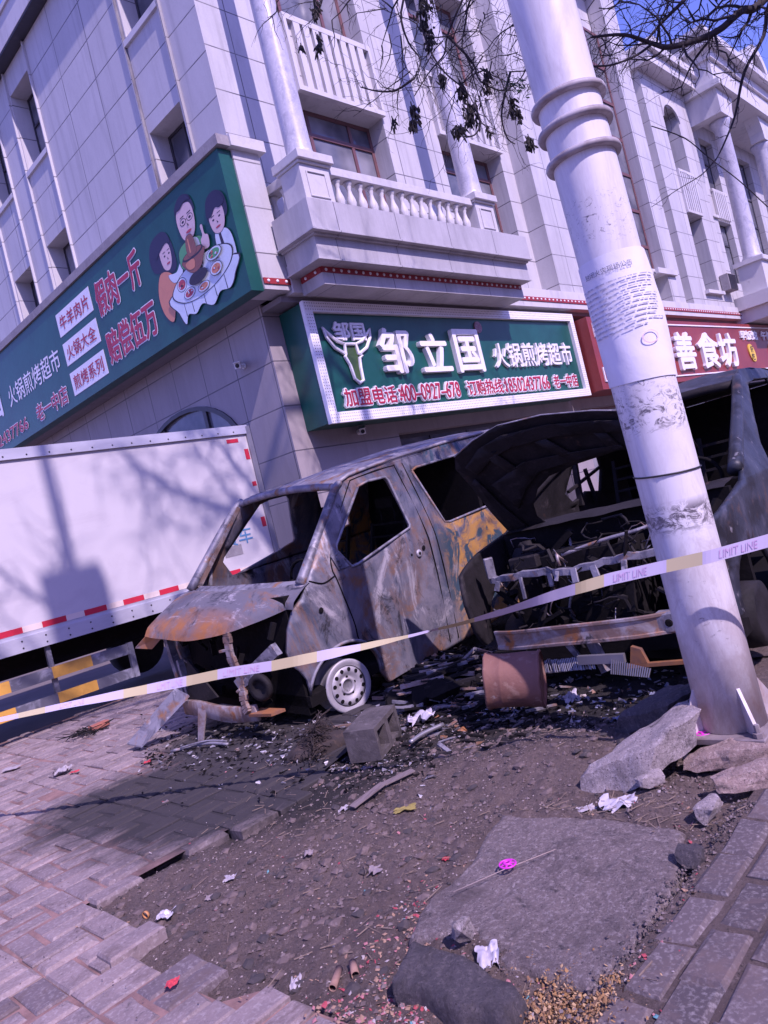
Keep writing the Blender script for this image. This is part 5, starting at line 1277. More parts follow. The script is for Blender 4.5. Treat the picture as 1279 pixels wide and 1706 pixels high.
# front structure
mb = MB()
P = smooth_path([(0.10, 0.60, 0.355), (0.02, 0.40, 0.362), (-0.02, 0.1, 0.37), (-0.01, -0.2, 0.365), (0.02, -0.42, 0.36), (0.08, -0.60, 0.36)], 5)
mb.sweep(P, 0.035, 0.105)
for s in (0.05, -0.05): mb.sweep([p+Vector((-0.0185, 0, s)) for p in P], 0.02, 0.022)
mb.build('bumper_beam', M['burnt_rust'], CAR, bevel=0.004)
mb = MB(); mb.box(0.02, 0.10, -0.62, -0.47, 0.30, 0.42); be = mb.build('beam_bracket', M['burnt_grey'], CAR, bevel=0.012)
mb = MB(); mb.lathe([(0.022, 0), (0.014, 0.004)], (0.02, -0.545, 0.36), (-1, 0, 0), 12); mb.build('bolt_hole', M['soot'], be)
mb = MB(); P = [(0.36, 0.70, 0.70), (0.33, 0.55, 0.705), (0.31, 0.30, 0.71), (0.30, 0.12, 0.685), (0.30, -0.1, 0.70), (0.31, -0.3, 0.71), (0.34, -0.58, 0.70)]
random.seed(8)
mb.sweep([p+Vector((0, 0, 0.006*math.sin(i*2.3))) for i, p in enumerate(smooth_path(P, 4))], [0.045+0.012*math.sin(i*1.7) for i in range(25)], 0.045)
for y in (0.6, 0.43, 0.22, 0.16, 0.05, -0.08, -0.28, -0.5): mb.bar((0.28, y, 0.70), (0.27+random.uniform(-.02, .02), y+random.uniform(-.02, .02), 0.70-random.uniform(0.05, 0.14)), random.uniform(0.02, 0.045), 0.015, up=(1, 0, 0))
mb.bar((0.34, 0.68, 0.72), (0.32, 0.66, 0.86), 0.06, 0.03)
mb.build('radiator_support', M['burnt_grey'], CAR, bevel=0.003)
mb = MB(); P = smooth_path([(0.32, 0.12, 0.79), (0.34, -0.15, 0.83), (0.38, -0.4, 0.85), (0.45, -0.6, 0.9)], 4); mb.smooth = True; mb.tube(P, 0.012, 6)
mb.tube(smooth_path([(0.1, -0.60, 0.62), (0.06, -0.68, 0.55), (0.08, -0.72, 0.4), (0.15, -0.75, 0.22), (0.3, -0.74, 0.15)], 4), 0.022, 7)
mb.build('hose', M['burnt_grey'], CAR)
mb = MB(); mb.smooth = False
for i in range(70):
    y = random.uniform(-0.68, 0.68); z = random.uniform(0.25, 0.86); x = random.uniform(0.28, 0.75)
    if z > 0.66: x += 0.15
    a = Vector((x, y, z)); b = a+Vector((random.gauss(0, 0.06), random.gauss(0, 0.13), random.gauss(0, 0.09)))
    b.z = min(b.z, 0.9); b.x = max(b.x, 0.3)
    mb.bar(a, b, random.uniform(0.012, 0.06), random.uniform(0.01, 0.05))
mb.box(0.45, 0.75, -0.25, 0.35, 0.3, 0.78); mb.box(0.5, 0.72, 0.4, 0.62, 0.3, 0.72); mb.box(0.82, 0.87, -0.80, 0.80, 0.12, 0.95)
tag(mb.build('engine_bay', M['soot'], CAR), kind='stuff')
mb = MB(); mb.box(0.50, 0.80, -0.16, 0.30, 0.42, 0.80)
for i in range(5): mb.box(0.47, 0.52, -0.14+i*0.085, -0.09+i*0.085, 0.46, 0.78)
mb.build('engine_block', M['char'], CAR, bevel=0.015)
mb = MB(); mb.box(0.52, 0.72, 0.42, 0.64, 0.55, 0.80); mb.build('battery_tray', M['char'], CAR, bevel=0.01)
for s in (-1, 1):
    mb = MB(); mb.smooth = True; mb.lathe([(0.15, 0.5), (0.13, 0.80), (0.10, 0.84), (0.04, 0.85), (0.035, 0.88)], (0.78, s*0.60, 0), n=20); mb.build('strut_tower', M['char'], CAR)
mb = MB(); mb.smooth = True
for i in range(90):
    a = Vector((random.uniform(0.28, 0.8), random.uniform(-0.68, 0.66), random.uniform(0.35, 0.88))); pts = [a]
    d = Vector((random.gauss(0, 1), random.gauss(0, 1.4), random.gauss(0, 0.8))).normalized()
    for k in range(6):
        d = (d+Vector((random.gauss(0, 0.5), random.gauss(0, 0.5), random.gauss(-0.1, 0.5)))).normalized(); q = pts[-1]+d*random.uniform(0.03, 0.07); q.x = min(0.95, max(0.24, q.x)); q.z = min(0.93, max(0.2, q.z)); q.y = min(0.7, max(-0.72, q.y)); pts.append(q)
    mb.m = random.choice((0, 0, 1, 2, 3)); mb.tube(pts, random.choice((0.003, 0.004, 0.006, 0.010)), 5)
tag(mb.build('burnt_wiring', [M['char'], M['burnt_grey'], M['burnt_rust'], M['soot']], CAR), kind='stuff')
mb = MB()
for i in range(40):
    y = random.uniform(-0.62, 0.62); z = random.uniform(0.3, 0.8); x = random.uniform(0.26, 0.45)
    a = Vector((x, y, z)); mb.bar(a, a+Vector((random.gauss(0, 0.04), random.gauss(0, 0.06), random.gauss(0, 0.07))), random.uniform(0.006, 0.03), random.uniform(0.006, 0.02))
tag(mb.build('burnt_fittings', M['char'], CAR), kind='stuff')
mb = MB(); mb.bar((0.05, -0.05, 0.34), (0.02, -0.12, 0.12), 0.05, 0.05); mb.bar((0.0, 0.1, 0.36), (0.02, 0.02, 0.2), 0.03, 0.03); mb.build('strut', M['burnt_grey'], CAR)
mb = MB()
for i in range(34):
    y = 0.30-i*0.0115; mb.bar((-0.03+0.03*noise.noise(Vector((i*0.4, 0, 0))), y, 0.155), (-0.01, y+0.01, 0.225+0.02*noise.noise(Vector((i*0.3, 1, 0)))), 0.006, 0.004)
for i in range(18):
    y = -0.2-i*0.012; mb.bar((-0.10, y, 0.14-i*0.002), (-0.07, y-0.012, 0.215-i*0.004), 0.007, 0.004)
mb.bar((-0.02, 0.36, 0.15), (-0.01, -0.05, 0.16), 0.02, 0.012); mb.bar((-0.05, 0.0, 0.22), (-0.05, -0.28, 0.21), 0.03, 0.05)
tag(mb.build('radiator_fins', M['steel'], CAR), kind='stuff')
mb = MB(); mb.bar((-0.04, -0.28, 0.16), (-0.02, -0.70, 0.155), 0.03, 0.02); mb.prism([(-0.05, -0.30, 0.17), (-0.05, -0.40, 0.17), (-0.05, -0.38, 0.25), (-0.05, -0.33, 0.27)], (0.03, 0, 0)); mb.build('lower_rail', layered('orange_rust', (0.34, 0.15, 0.06), [((0.16, 0.09, 0.07), 8, 0.45, 0.7)], 0.6, 0.3, 0.3), CAR)
mb = MB(); mb.box(3.35, 3.4, -0.80, 0.80, 0.22, 1.55); mb.build('dark_partition', M['soot'], CAR)  # dark partition added to blacken the car's cabin
mb = MB(); mb.box(2.3, 3.7, -0.64, 0.64, 1.565, 1.58); mb.build('dark_roof_sheet', M['soot'], CAR)  # dark sheet added under the roof to blacken the cabin
mb = MB(); mb.box(0.3, 4.1, -0.80, 0.80, 0.14, 0.22); mb.box(0.9, 1.1, -0.78, 0.78, 0.5, 0.92); mb.box(4.0, 4.1, -0.75, 0.75, 0.2, 1.4); mb.build('floor', M['soot'], CAR)
mb = MB(); mb.bar((2.2, 0.80, 0.95), (2.3, 0.78, 1.55), 0.05, 0.03); mb.bar((2.0, 0.79, 1.1), (2.9, 0.77, 1.26), 0.025); mb.bar((2.5, 0.79, 0.95), (2.42, 0.78, 1.25), 0.03); mb.build('door_frame', M['char'], CAR)
for y in (-0.4, 0.36):
    mb = MB(); mb.box(1.9, 2.4, y-0.25, y+0.25, 0.4, 0.6)
    for s in (-0.22, 0.22): mb.bar((2.35, y+s, 0.5), (2.6, y+s, 1.25), 0.03)
    for k in range(6): mb.bar((2.4+k*0.035, y-0.22, 0.68+k*0.1), (2.4+k*0.035, y+0.22, 0.68+k*0.1), 0.02)
    mb.build('seat_frame', M['char'], CAR)
mb = MB(); mb.smooth = True; mb.tube([(1.55, -0.4+0.18*math.cos(k/20*6.2832), 0.98+0.16*math.sin(k/20*6.2832)) for k in range(21)], 0.014, 6); mb.bar((1.1, -0.4, 0.85), (1.55, -0.4, 0.98), 0.04); mb.build('steering_wheel', M['soot'], CAR)
for y in (-0.74, 0.74):
    mb = MB(); mb.smooth = True; mb.lathe([(0.12, -0.09), (0.19, -0.10), (0.2, 0.0), (0.19, 0.10), (0.12, 0.09)], (0.72, y, 0.19), (0, 1, 0), 24); mb.build('wheel', M['char'], CAR)
mb = MB(); mb.smooth = True; mb.lathe([(0.09, 0), (0.085, 0.05), (0.05, 0.06), (0.045, 0.02), (0.01, 0.02)], (0.12, -0.70, 0.62), (-1, -0.35, 0), 18); mb.build('headlamp_shell', M['burnt_blue'], CAR)
# ================================================================== ground
def soot_mask(t):
    """where the fire blackened the ground: round the two wrecks, with a ragged edge"""
    X = t.xyz(); out = None
    for cx, cy, r in ((3.5, 4.4, 1.25), (2.75, 3.80, 0.85), (3.95, 2.8, 0.8), (5.0, 4.2, 2.2), (2.30, 3.95, 0.70), (2.0, 4.6, 0.5)):
        dx = t.math('SUBTRACT', X[0], cx); dy = t.math('SUBTRACT', X[1], cy)
        d = t.math('SQRT', t.math('ADD', t.math('MULTIPLY', dx, dx), t.math('MULTIPLY', dy, dy)))
        m = t.ramp(d, r+0.38, r-0.25)
        out = m if out is None else t.math('MAXIMUM', out, m)
    n = t.noise(3.2, 7, 0.75, (1, 2.2, 1), 0.8, 5)
    return t.ramp(t.math('ADD', t.math('MULTIPLY', out, 0.72), t.math('MULTIPLY', n, 1.0)), 0.60, 1.0)
def island(t):
    g = t.n('ShaderNodeNewGeometry'); return g.outputs['Random Per Island']
def brick_mat(name, c1, c2, c3, soot=True, rough=0.85):
    t = NT(name); r = island(t)
    c = t.mix(r, c1, c2)
    c = t.mix(t.ramp(t.math('FRACT', t.math('MULTIPLY', r, 7.31)), 0.75, 0.95), c, c3)
    c = t.mix(t.ramp(t.noise(7, 7, 0.75, (1, 1, 1), 0.5), 0.45, 0.75), c, t.mix(0.55, c, (0.07, 0.06, 0.07)))
    c = t.mix(t.ramp(t.noise(70, 3, 0.6), 0.5, 0.8), c, t.mix(0.35, c, (0.6, 0.55, 0.55)))
    c = t.mix(t.ramp(t.noise(2.6, 8, 0.78, (1, 1.6, 1), 0.7, 14), 0.52, 0.66), c, (0.13, 0.095, 0.09))
    c = t.mix(t.ramp(t.noise(16, 7, 0.8, (1, 1, 1), 0.5, 19), 0.58, 0.68), c, (0.085, 0.068, 0.07))
    if soot: c = t.mix(t.math('MULTIPLY', soot_mask(t), 0.93), c, (0.022, 0.020, 0.023))
    return t.done(c, rough, 0, t.bump(t.noise(55, 6, 0.7), 0.5, 0.004, t.bump(t.noise(9, 4), 0.3, 0.012)))
M['brick'] = brick_mat('grey_pink_paver', (0.21, 0.165, 0.17), (0.30, 0.235, 0.23), (0.14, 0.11, 0.12))
M['paver'] = brick_mat('worn_dark_paver', (0.098, 0.078, 0.084), (0.132, 0.104, 0.108), (0.075, 0.06, 0.066))
t = NT('joint_sand')
c = t.mix(t.ramp(t.noise(6, 6, 0.7), 0.35, 0.7), (0.14, 0.085, 0.08), (0.33, 0.20, 0.175))
c = t.mix(soot_mask(t), c, (0.025, 0.022, 0.025)); M['sand'] = t.done(c, 0.95, 0, t.bump(t.noise(90, 4), 0.5, 0.004))
t = NT('bare_dirt')
c = t.mix(t.ramp(t.noise(1.8, 8, 0.72, (1, 1, 1), 0.6), 0.35, 0.7), (0.14, 0.10, 0.092), (0.225, 0.168, 0.152))
c = t.mix(t.ramp(t.noise(8, 8, 0.8, (1, 1.7, 1), 0.5, 4), 0.52, 0.72), c, (0.075, 0.058, 0.06))
c = t.mix(t.ramp(t.noise(26, 7, 0.8, (1, 1, 1), 0.3, 8), 0.54, 0.66), c, (0.30, 0.235, 0.215))
c = t.mix(t.ramp(t.noise(60, 5, 0.75, (1, 1, 1), 0.3, 12), 0.56, 0.66), c, (0.068, 0.052, 0.05))
c = t.mix(t.ramp(t.noise(110, 4, 0.75, (1, 1, 1), 0.3, 32), 0.62, 0.70), c, (0.36, 0.29, 0.27))
c = t.mix(t.math('MULTIPLY', soot_mask(t), 0.95), c, (0.020, 0.018, 0.020))
M['dirt'] = t.done(c, 0.95, 0, t.bump(t.noise(60, 8, 0.85), 1.0, 0.02, t.bump(t.noise(14, 6, 0.7), 0.8, 0.04)))
t = NT('dusty_road')
c = t.mix(t.ramp(t.noise(0.8, 8, 0.7), 0.35, 0.7), (0.12, 0.10, 0.10), (0.20, 0.165, 0.16))
c = t.mix(soot_mask(t), c, (0.025, 0.022, 0.025)); M['road'] = t.done(c, 0.92, 0, t.bump(t.noise(40, 6, 0.7), 0.4, 0.006))
def stone_mat(name, a, b, c3, soot=False):
    t = NT(name)
    c = t.mix(t.ramp(t.noise(4, 8, 0.75), 0.35, 0.7), a, b)
    c = t.mix(t.ramp(t.noise(55, 5, 0.8), 0.50, 0.62), c, c3)
    c = t.mix(t.ramp(t.noise(6, 8, 0.8, (1, 1, 1), 0.6, 27), 0.5, 0.68), c, tuple(x*0.62 for x in a))
    c = t.mix(t.ramp(t.noise(3.3, 8, 0.8, (1, 1, 1), 0.6, 17), 0.54, 0.68), c, (0.075, 0.06, 0.066))
    c = t.mix(t.ramp(t.noise(140, 3, 0.7), 0.58, 0.68), c, (0.05, 0.042, 0.05))
    c = t.mix(t.ramp(t.noise(9, 6, 0.75, (1, 1, 1), 0.6, 7), 0.58, 0.70), c, (0.05, 0.042, 0.05))
    return t.done(c, 0.9, 0, t.bump(t.noise(90, 7, 0.85), 1.0, 0.014, t.bump(t.noise(24, 6, 0.7), 0.6, 0.02)))
M['slab'] = stone_mat('grey_stone_slab', (0.20, 0.158, 0.158), (0.275, 0.22, 0.215), (0.42, 0.36, 0.355))
M['kerb'] = stone_mat('pale_granite', (0.42, 0.36, 0.36), (0.52, 0.44, 0.44), (0.68, 0.60, 0.60))
M['darkstone'] = stone_mat('dark_stone', (0.085, 0.075, 0.088), (0.13, 0.11, 0.125), (0.18, 0.155, 0.165))
M['pinkstone'] = stone_mat('pinkish_stone', (0.36, 0.26, 0.24), (0.45, 0.33, 0.30), (0.58, 0.46, 0.42))
def patch(poly, z):
    mb = MB(); mb.flat([(x, y, z) for x, y in poly]); return mb
mb = MB(); mb.flat([(-400, -400, -0.085), (400, -400, -0.085), (400, 400, -0.085), (-400, 400, -0.085)])
tag(mb.build('ground', M['road'], fix=False), kind='structure')
DIRT = [(1.21, 1.74), (1.19, 2.16), (1.10, 2.24), (1.09, 2.43), (1.06, 2.60), (1.05, 2.82), (1.17, 2.96), (1.17, 3.47), (1.69, 3.44), (1.95, 3.28), (2.25, 3.35), (2.7, 3.55), (3.0, 3.9), (4.6, 3.9), (4.6, 1.16), (1.30, 1.16), (1.22, 1.4)]
def inside(x, y, poly):
    c = False; j = len(poly)-1
    for i in range(len(poly)):
        (xi, yi), (xj, yj) = poly[i], poly[j]
        if (yi > y) != (yj > y) and x < (xj-xi)*(y-yi)/(yj-yi)+xi: c = not c
        j = i
    return c
random.seed(21)
def brick(mb, x0, x1, y0, y1, z, wear=0.006):
    g = 0.0045; x0 += g; x1 -= g; y0 += g; y1 -= g
    j = lambda s: random.uniform(-s, s)
    tx, ty = j(0.012), j(0.012); cx, cy = (x0+x1)/2, (y0+y1)/2
    cs = [(x0, y0), (x1, y0), (x1, y1), (x0, y1)]; dx, dy = j(0.004), j(0.004); rot = j(0.012)
    def P(x, y, dz): return (cx+(x-cx)-(y-cy)*rot+dx, cy+(y-cy)+(x-cx)*rot+dy, z+dz+(x-cx)*tx+(y-cy)*ty)
    vs = [P(x, y, -0.07) for x, y in cs]+[P(x, y, -wear*random.uniform(0.6, 1.8)) for x, y in cs]
    w = [wear*random.uniform(0.7, 2.0) for _ in range(4)]
    vs += [P(x+(w[i] if x < cx else -w[i]), y+(w[i] if y < cy else -w[i]), 0) for i, (x, y) in enumerate(cs)]
    vs += [P(cx, cy, 0.0008)]
    fs = []
    for i in range(4):
        k = (i+1) % 4
        fs += [(i, k, 4+k, 4+i), (4+i, 4+k, 8+k, 8+i), (8+i, 8+k, 12)]
    mb.add(vs, fs)
mb = MB()
PX, PY = 0.352, 0.1175
for i in range(-6, 10):
    for j_ in range(-4, 36):
        x0 = 0.832+i*PX; y0 = 0.25+j_*PY*2
        tiles_ = [(x0, x0+PY*2, y0, y0+PY), (x0, x0+PY*2, y0+PY, y0+PY*2), (x0+PY*2, x0+PX, y0, y0+PY*2)]
        if (i+j_) % 2: tiles_ = [(a+PX-PY*2 if b-a > 0.2 else x0, b+PX-PY*2 if b-a > 0.2 else x0+PY, c, d) for a, b, c, d in tiles_]
        for a, b, c, d in tiles_:
            m_ = ((a+b)/2, (c+d)/2)
            if inside(*m_, DIRT) or (m_[1] < 1.2 and m_[0] > 1.25) or m_[1] > 8.4: continue
            if (m_[0] > 2.9 and m_[1] < 3.9) or m_[0] > 3.9: continue
            k = noise.noise(Vector((m_[0]*1.4, m_[1]*1.4, 3)))
            brick(mb, a, b, c, d, -0.004+0.012*k+random.gauss(0, 0.0035), random.choice((0.005, 0.007, 0.010, 0.014)))
# two bricks lifted at the edge of the bare patch
brick(mb, 0.98, 1.21, 2.82, 2.95, 0.022)
tag(mb.build('pavement', M['brick'], fix=False), kind='structure')
mb = MB()
for j_ in range(0, 16):
    y0 = 1.148-0.128*(j_+1)
    for i in range(-1, 9):
        x0 = 1.09+i*0.245+(0.12 if j_ % 2 else 0)+random.uniform(-0.01, 0.01)
        if x0 < 1.28 and y0 > 1.0: continue
        brick(mb, x0, x0+0.243, y0, y0+0.126, 0.012+random.gauss(0, 0.003), random.choice((0.008, 0.012, 0.018)))
tag(mb.build('worn_pavement', M['paver'], fix=False), kind='structure')
tag(patch([(-1.5, -2), (1.25, -2), (1.25, 1.3), (1.19, 1.75), (1.16, 2.16), (1.07, 2.24), (1.06, 2.43), (1.03, 2.6), (1.02, 2.83), (1.14, 2.98), (1.14, 3.5), (1.7, 3.47), (2.25, 3.38), (2.9, 3.6), (3.9, 3.9), (3.9, 8.5), (-1.5, 8.5)], -0.014).build('paving_bed', M['sand'], fix=False), kind='structure')
tag(patch([(1.252, -2), (3.4, -2), (3.4, 1.17), (1.252, 1.17)], 0.001).build('paving_bed', M['dirt'], fix=False), kind='structure')
SLABP = [(2.46, 2.10), (2.50, 1.38), (2.14, 1.22), (1.83, 1.20), (1.58, 1.45), (1.64, 1.94), (1.95, 2.02)]
def dirt_h(x, y):
    h = -0.038 + 0.016*noise.fractal(Vector((x*2.2, y*2.2, 1)), 1.0, 2.0, 3) + 0.015*noise.fractal(Vector((x*9, y*9, 4)), 0.9, 2.0, 4) + 0.014*max(0, noise.noise(Vector((x*24, y*24, 7))))
    for cx, cy, r, k in ((3.05, 2.25, 0.55, 0.075), (2.75, 2.75, 0.45, 0.035), (3.5, 1.6, 0.5, 0.05), (2.62, 1.5, 0.25, 0.035), (1.55, 1.6, 0.35, 0.012), (3.3, 3.3, 0.6, 0.03)):
        d = math.hypot(x-cx, y-cy)/r
        if d < 1: h += k*(1-d*d)**2
    if 1.4 < x < 2.7 and 1.1 < y < 2.3:
        d = min(math.hypot(*(lambda ax, ay, bx, by, q: (x-ax-(bx-ax)*q, y-ay-(by-ay)*q))(*a, *b, max(0, min(1, ((x-a[0])*(b[0]-a[0])+(y-a[1])*(b[1]-a[1]))/((b[0]-a[0])**2+(b[1]-a[1])**2))))) for a, b in zip(SLABP, SLABP[1:]+SLABP[:1]))
        if d < 0.11: h += 0.036*(1-d/0.11)*(0.45+0.9*noise.noise(Vector((x*7, y*7, 11))))
    return h
mb = MB(); mb.smooth = True
nx, ny = 250, 250; gx0, gx1, gy0, gy1 = 0.98, 4.7, 0.95, 4.6
mb.grid(nx, ny, lambda u, v: Vector((gx0+(gx1-gx0)*u, gy0+(gy1-gy0)*v, dirt_h(gx0+(gx1-gx0)*u, gy0+(gy1-gy0)*v) if inside(gx0+(gx1-gx0)*u, gy0+(gy1-gy0)*v, DIRT) else -0.06)))
tag(mb.build('bare_dirt', M['dirt'], fix=False), kind='structure')
mb = MB(); mb.smooth = True
mb.grid(90, 60, lambda u, v: Vector((4.6+7*u, -1+9.5*v, -0.02+0.03*noise.fractal(Vector((u*14, v*18, 1)), 0.9, 2, 4)-0.02*u)))
tag(mb.build('rough_ground', M['dirt'], fix=False), kind='structure')

# ---------------------------------------------------------------- stones
def seg_d(p, a, b):
    ab = (b[0]-a[0], b[1]-a[1]); t_ = max(0, min(1, ((p[0]-a[0])*ab[0]+(p[1]-a[1])*ab[1])/(ab[0]**2+ab[1]**2+1e-9)))
    return math.hypot(p[0]-a[0]-ab[0]*t_, p[1]-a[1]-ab[1]*t_)
def ragged(poly, amp, n=5, seed=0):
    out = []
    for i, a in enumerate(poly):
        b = poly[(i+1) % len(poly)]
        for k in range(n):
            t_ = k/n; p = Vector((a[0]+(b[0]-a[0])*t_, a[1]+(b[1]-a[1])*t_, 0))
            s = amp*(0.5 if k == 0 else 1)
            out.append((p.x+s*noise.noise(p*9+Vector((seed, 0, 0))), p.y+s*noise.noise(p*9+Vector((0, seed, 5)))))
    return out
def slab(poly, z0, z1, rough=0.006, rnd=0.03, cut=0.04, seed=0, rag=0.02, frame=None):
    poly = ragged(poly, rag, 5, seed)
    bm = bmesh.new(); vs = [bm.verts.new((x, y, 0)) for x, y in poly]
    for t_ in tessellate_polygon([[Vector((x, y, 0)) for x, y in poly]]):
        try: bm.faces.new([vs[i] for i in t_])
        except ValueError: pass
    for ax in (0, 1):
        k = min(p[ax] for p in poly)+cut
        while k < max(p[ax] for p in poly):
            co = Vector((0, 0, 0)); co[ax] = k; no = Vector((0, 0, 0)); no[ax] = 1
            bmesh.ops.bisect_plane(bm, geom=bm.verts[:]+bm.edges[:]+bm.faces[:], plane_co=co, plane_no=no, dist=1e-5); k += cut
    bmesh.ops.recalc_face_normals(bm, faces=bm.faces)
    if sum(f.normal.z for f in bm.faces) < 0: bmesh.ops.reverse_faces(bm, faces=bm.faces)
    bnd = [e for e in bm.edges if e.is_boundary]
    ex = bmesh.ops.extrude_edge_only(bm, edges=bnd)
    nv = {v for v in ex['geom'] if isinstance(v, bmesh.types.BMVert)}
    for v in bm.verts:
        p = (v.co.x, v.co.y)
        if v in nv:
            v.co.z = z0
            o = Vector((noise.noise(Vector((v.co.x*14, v.co.y*14, seed))), noise.noise(Vector((v.co.x*14, v.co.y*14, seed+9))), 0)); v.co += o*0.012
            continue
        d = min(seg_d(p, poly[i], poly[(i+1) % len(poly)]) for i in range(len(poly)))
        z = z1 + rough*0.5*noise.noise(Vector((v.co.x*4, v.co.y*4, seed))) + rough*0.35*noise.fractal(Vector((v.co.x*16, v.co.y*16, seed)), 0.7, 2, 4)
        if d < rnd: z -= (z1-z0)*0.35*(1-d/rnd)**2
        v.co.z = z
    bm.verts.index_update(); mb = MB(); mb.smooth = True
    P = [v.co.copy() for v in bm.verts]
    if frame is not None: P = [frame @ p for p in P]
    mb.add(P, [[w.index for w in f.verts] for f in bm.faces]); bm.free()
    return mb
def world_z(px, py, z=0.0): q = at_z(px, py, z); return (q.x, q.y)
o = slab([world_z(836, 1338, .04), world_z(1010, 1345, .04), world_z(1138, 1362, .04), world_z(1120, 1470, .04), world_z(1045, 1560, .04), world_z(1000, 1612, .04), world_z(905, 1606, .04), world_z(850, 1590, .04), world_z(790, 1530, .04), world_z(680, 1552, .04), world_z(690, 1500, .04), world_z(755, 1440, .04)], -0.06, 0.0, seed=3, rough=0.013, rnd=0.012, rag=0.05, cut=0.018).build('stone_slab', M['slab'], fix=False)
tag(o, 'large flat grey stone slab lying in the dirt with a pink disc on it', 'stone slab')
o = slab([world_z(680, 1556, .05), world_z(648, 1612, .05), world_z(655, 1625, .05), world_z(840, 1692, .05), world_z(868, 1640, .05), world_z(800, 1592, .05)], -0.05, 0.034, seed=5, rough=0.022, rnd=0.012, rag=0.035, cut=0.018).build('stone_block', M['darkstone'], fix=False)
tag(o, 'long dark stone block in front of the large flat slab at the bottom edge', 'stone block')
def stone_solid(top, down, name, mat, label, cat='stone', seed=0, n=14, amp=0.008):
    """free-standing block: a warped top quad (a-b-c-d) and a drop vector"""
    a, b, c, d = [Vector(p) for p in top]; down = Vector(down); mb = MB(); mb.smooth = True
    up = (b-a).cross(d-a).normalized(); up = up if up.dot(down) < 0 else -up
    def S(u, v, w):
        p = (a*(1-u)+b*u)*(1-v)+(d*(1-u)+c*u)*v
        e = min(u, 1-u, v, 1-v); r = max(0, 0.10-e)/0.10
        p = p + down*w - up*0.016*r*r*(1-w)
        return p + Vector((noise.noise(p*9+Vector((seed, 0, 0))), noise.noise(p*9+Vector((0, seed, 0))), noise.noise(p*9+Vector((0, 0, seed)))))*amp*2 + up*amp*noise.noise(p*30)
    mb.grid(n*2, n, lambda u, v: S(u, v, 0))
    mb.grid(n*2, 6, lambda u, v: S(u, 0, v)); mb.grid(n*2, 6, lambda u, v: S(u, 1, v)); mb.grid(n, 6, lambda u, v: S(0, u, v)); mb.grid(n, 6, lambda u, v: S(1, u, v))
    o = mb.build(name, mat); tag(o, label, cat); return o
stone_solid((at_d(964, 1286, 3.27), at_d(1084, 1240, 3.06), at_d(1160, 1178, 3.12), at_d(1140, 1158, 3.45)), (-0.03, 0.03, -0.15), 'kerb_stone', M['kerb'], 'tilted pale granite kerb stone leaning up towards the foot of the white pole', 'kerb stone', 2)
stone_solid((at_d(1025, 1192, 3.75), at_d(1110, 1172, 3.45), at_d(1166, 1132, 3.48), at_d(1110, 1142, 3.75)), (0.02, 0.05, -0.12), 'kerb_stone', M['darkstone'], 'dark kerb stone lying in shade behind the tilted pale granite one', 'kerb stone', 6)
def boulder(px, py, z, r, seed, mat, label, name='stone', cat='stone', amp=0.35, rz=0):
    """broken stone: the hull of a few random points, its faces roughened"""
    p = at_z(px, py, z); rg = random.Random(seed); bm = bmesh.new(); Mr = Matrix.Rotation(R(rz), 3, 'Z')
    for i in range(26):
        v = Vector((rg.gauss(0, 1), rg.gauss(0, 1), rg.gauss(0, 1))).normalized(); v = Vector([max(-0.72, min(0.72, c_)) for c_ in v])
        bm.verts.new(Mr @ Vector((v.x*r[0], v.y*r[1], v.z*r[2]))*1.25)
    hull = bmesh.ops.convex_hull(bm, input=bm.verts[:])
    bmesh.ops.delete(bm, geom=[v for v in bm.verts if not v.link_faces], context='VERTS')
    for _ in range(2): bmesh.ops.subdivide_edges(bm, edges=bm.edges[:], cuts=1, use_grid_fill=True)
    bmesh.ops.triangulate(bm, faces=bm.faces[:])
    s_ = min(r)*0.28
    for v in bm.verts: v.co += Vector((noise.noise(v.co*22+Vector((seed, 0, 0))), noise.noise(v.co*22+Vector((0, seed, 0))), noise.noise(v.co*22+Vector((0, 0, seed)))))*s_
    bm.verts.index_update(); mb = MB(); mb.add([v.co+Vector((p.x, p.y, z)) for v in bm.verts], [[w.index for w in f.verts] for f in bm.faces]); bm.free()
    o = mb.build(name, mat); tag(o, label, cat); return o
boulder(1235, 1252, 0.03, (0.26, 0.085, 0.05), 3, M['pinkstone'], 'long pinkish rough stone just below the pole foot at the right edge', rz=-62)
boulder(1256, 1292, 0.03, (0.18, 0.065, 0.045), 4, M['pinkstone'], 'flat reddish stone below the longer pinkish one at the right edge', rz=-50)
boulder(1182, 1345, 0.02, (0.07, 0.04, 0.04), 5, M['kerb'], 'small grey stone wedged at the top of the dark pavers')
boulder(1152, 1425, 0.02, (0.05, 0.045, 0.035), 6, M['darkstone'], 'black broken stone at the right corner of the large flat slab')
boulder(1082, 1298, 0.04, (0.065, 0.035, 0.03), 7, M['kerb'], 'small grey stone under the raised end of the tilted kerb', rz=-40)
boulder(770, 1550, 0.05, (0.035, 0.03, 0.04), 8, M['kerb'], 'fist sized stone on the edge between the dark block and the large slab')
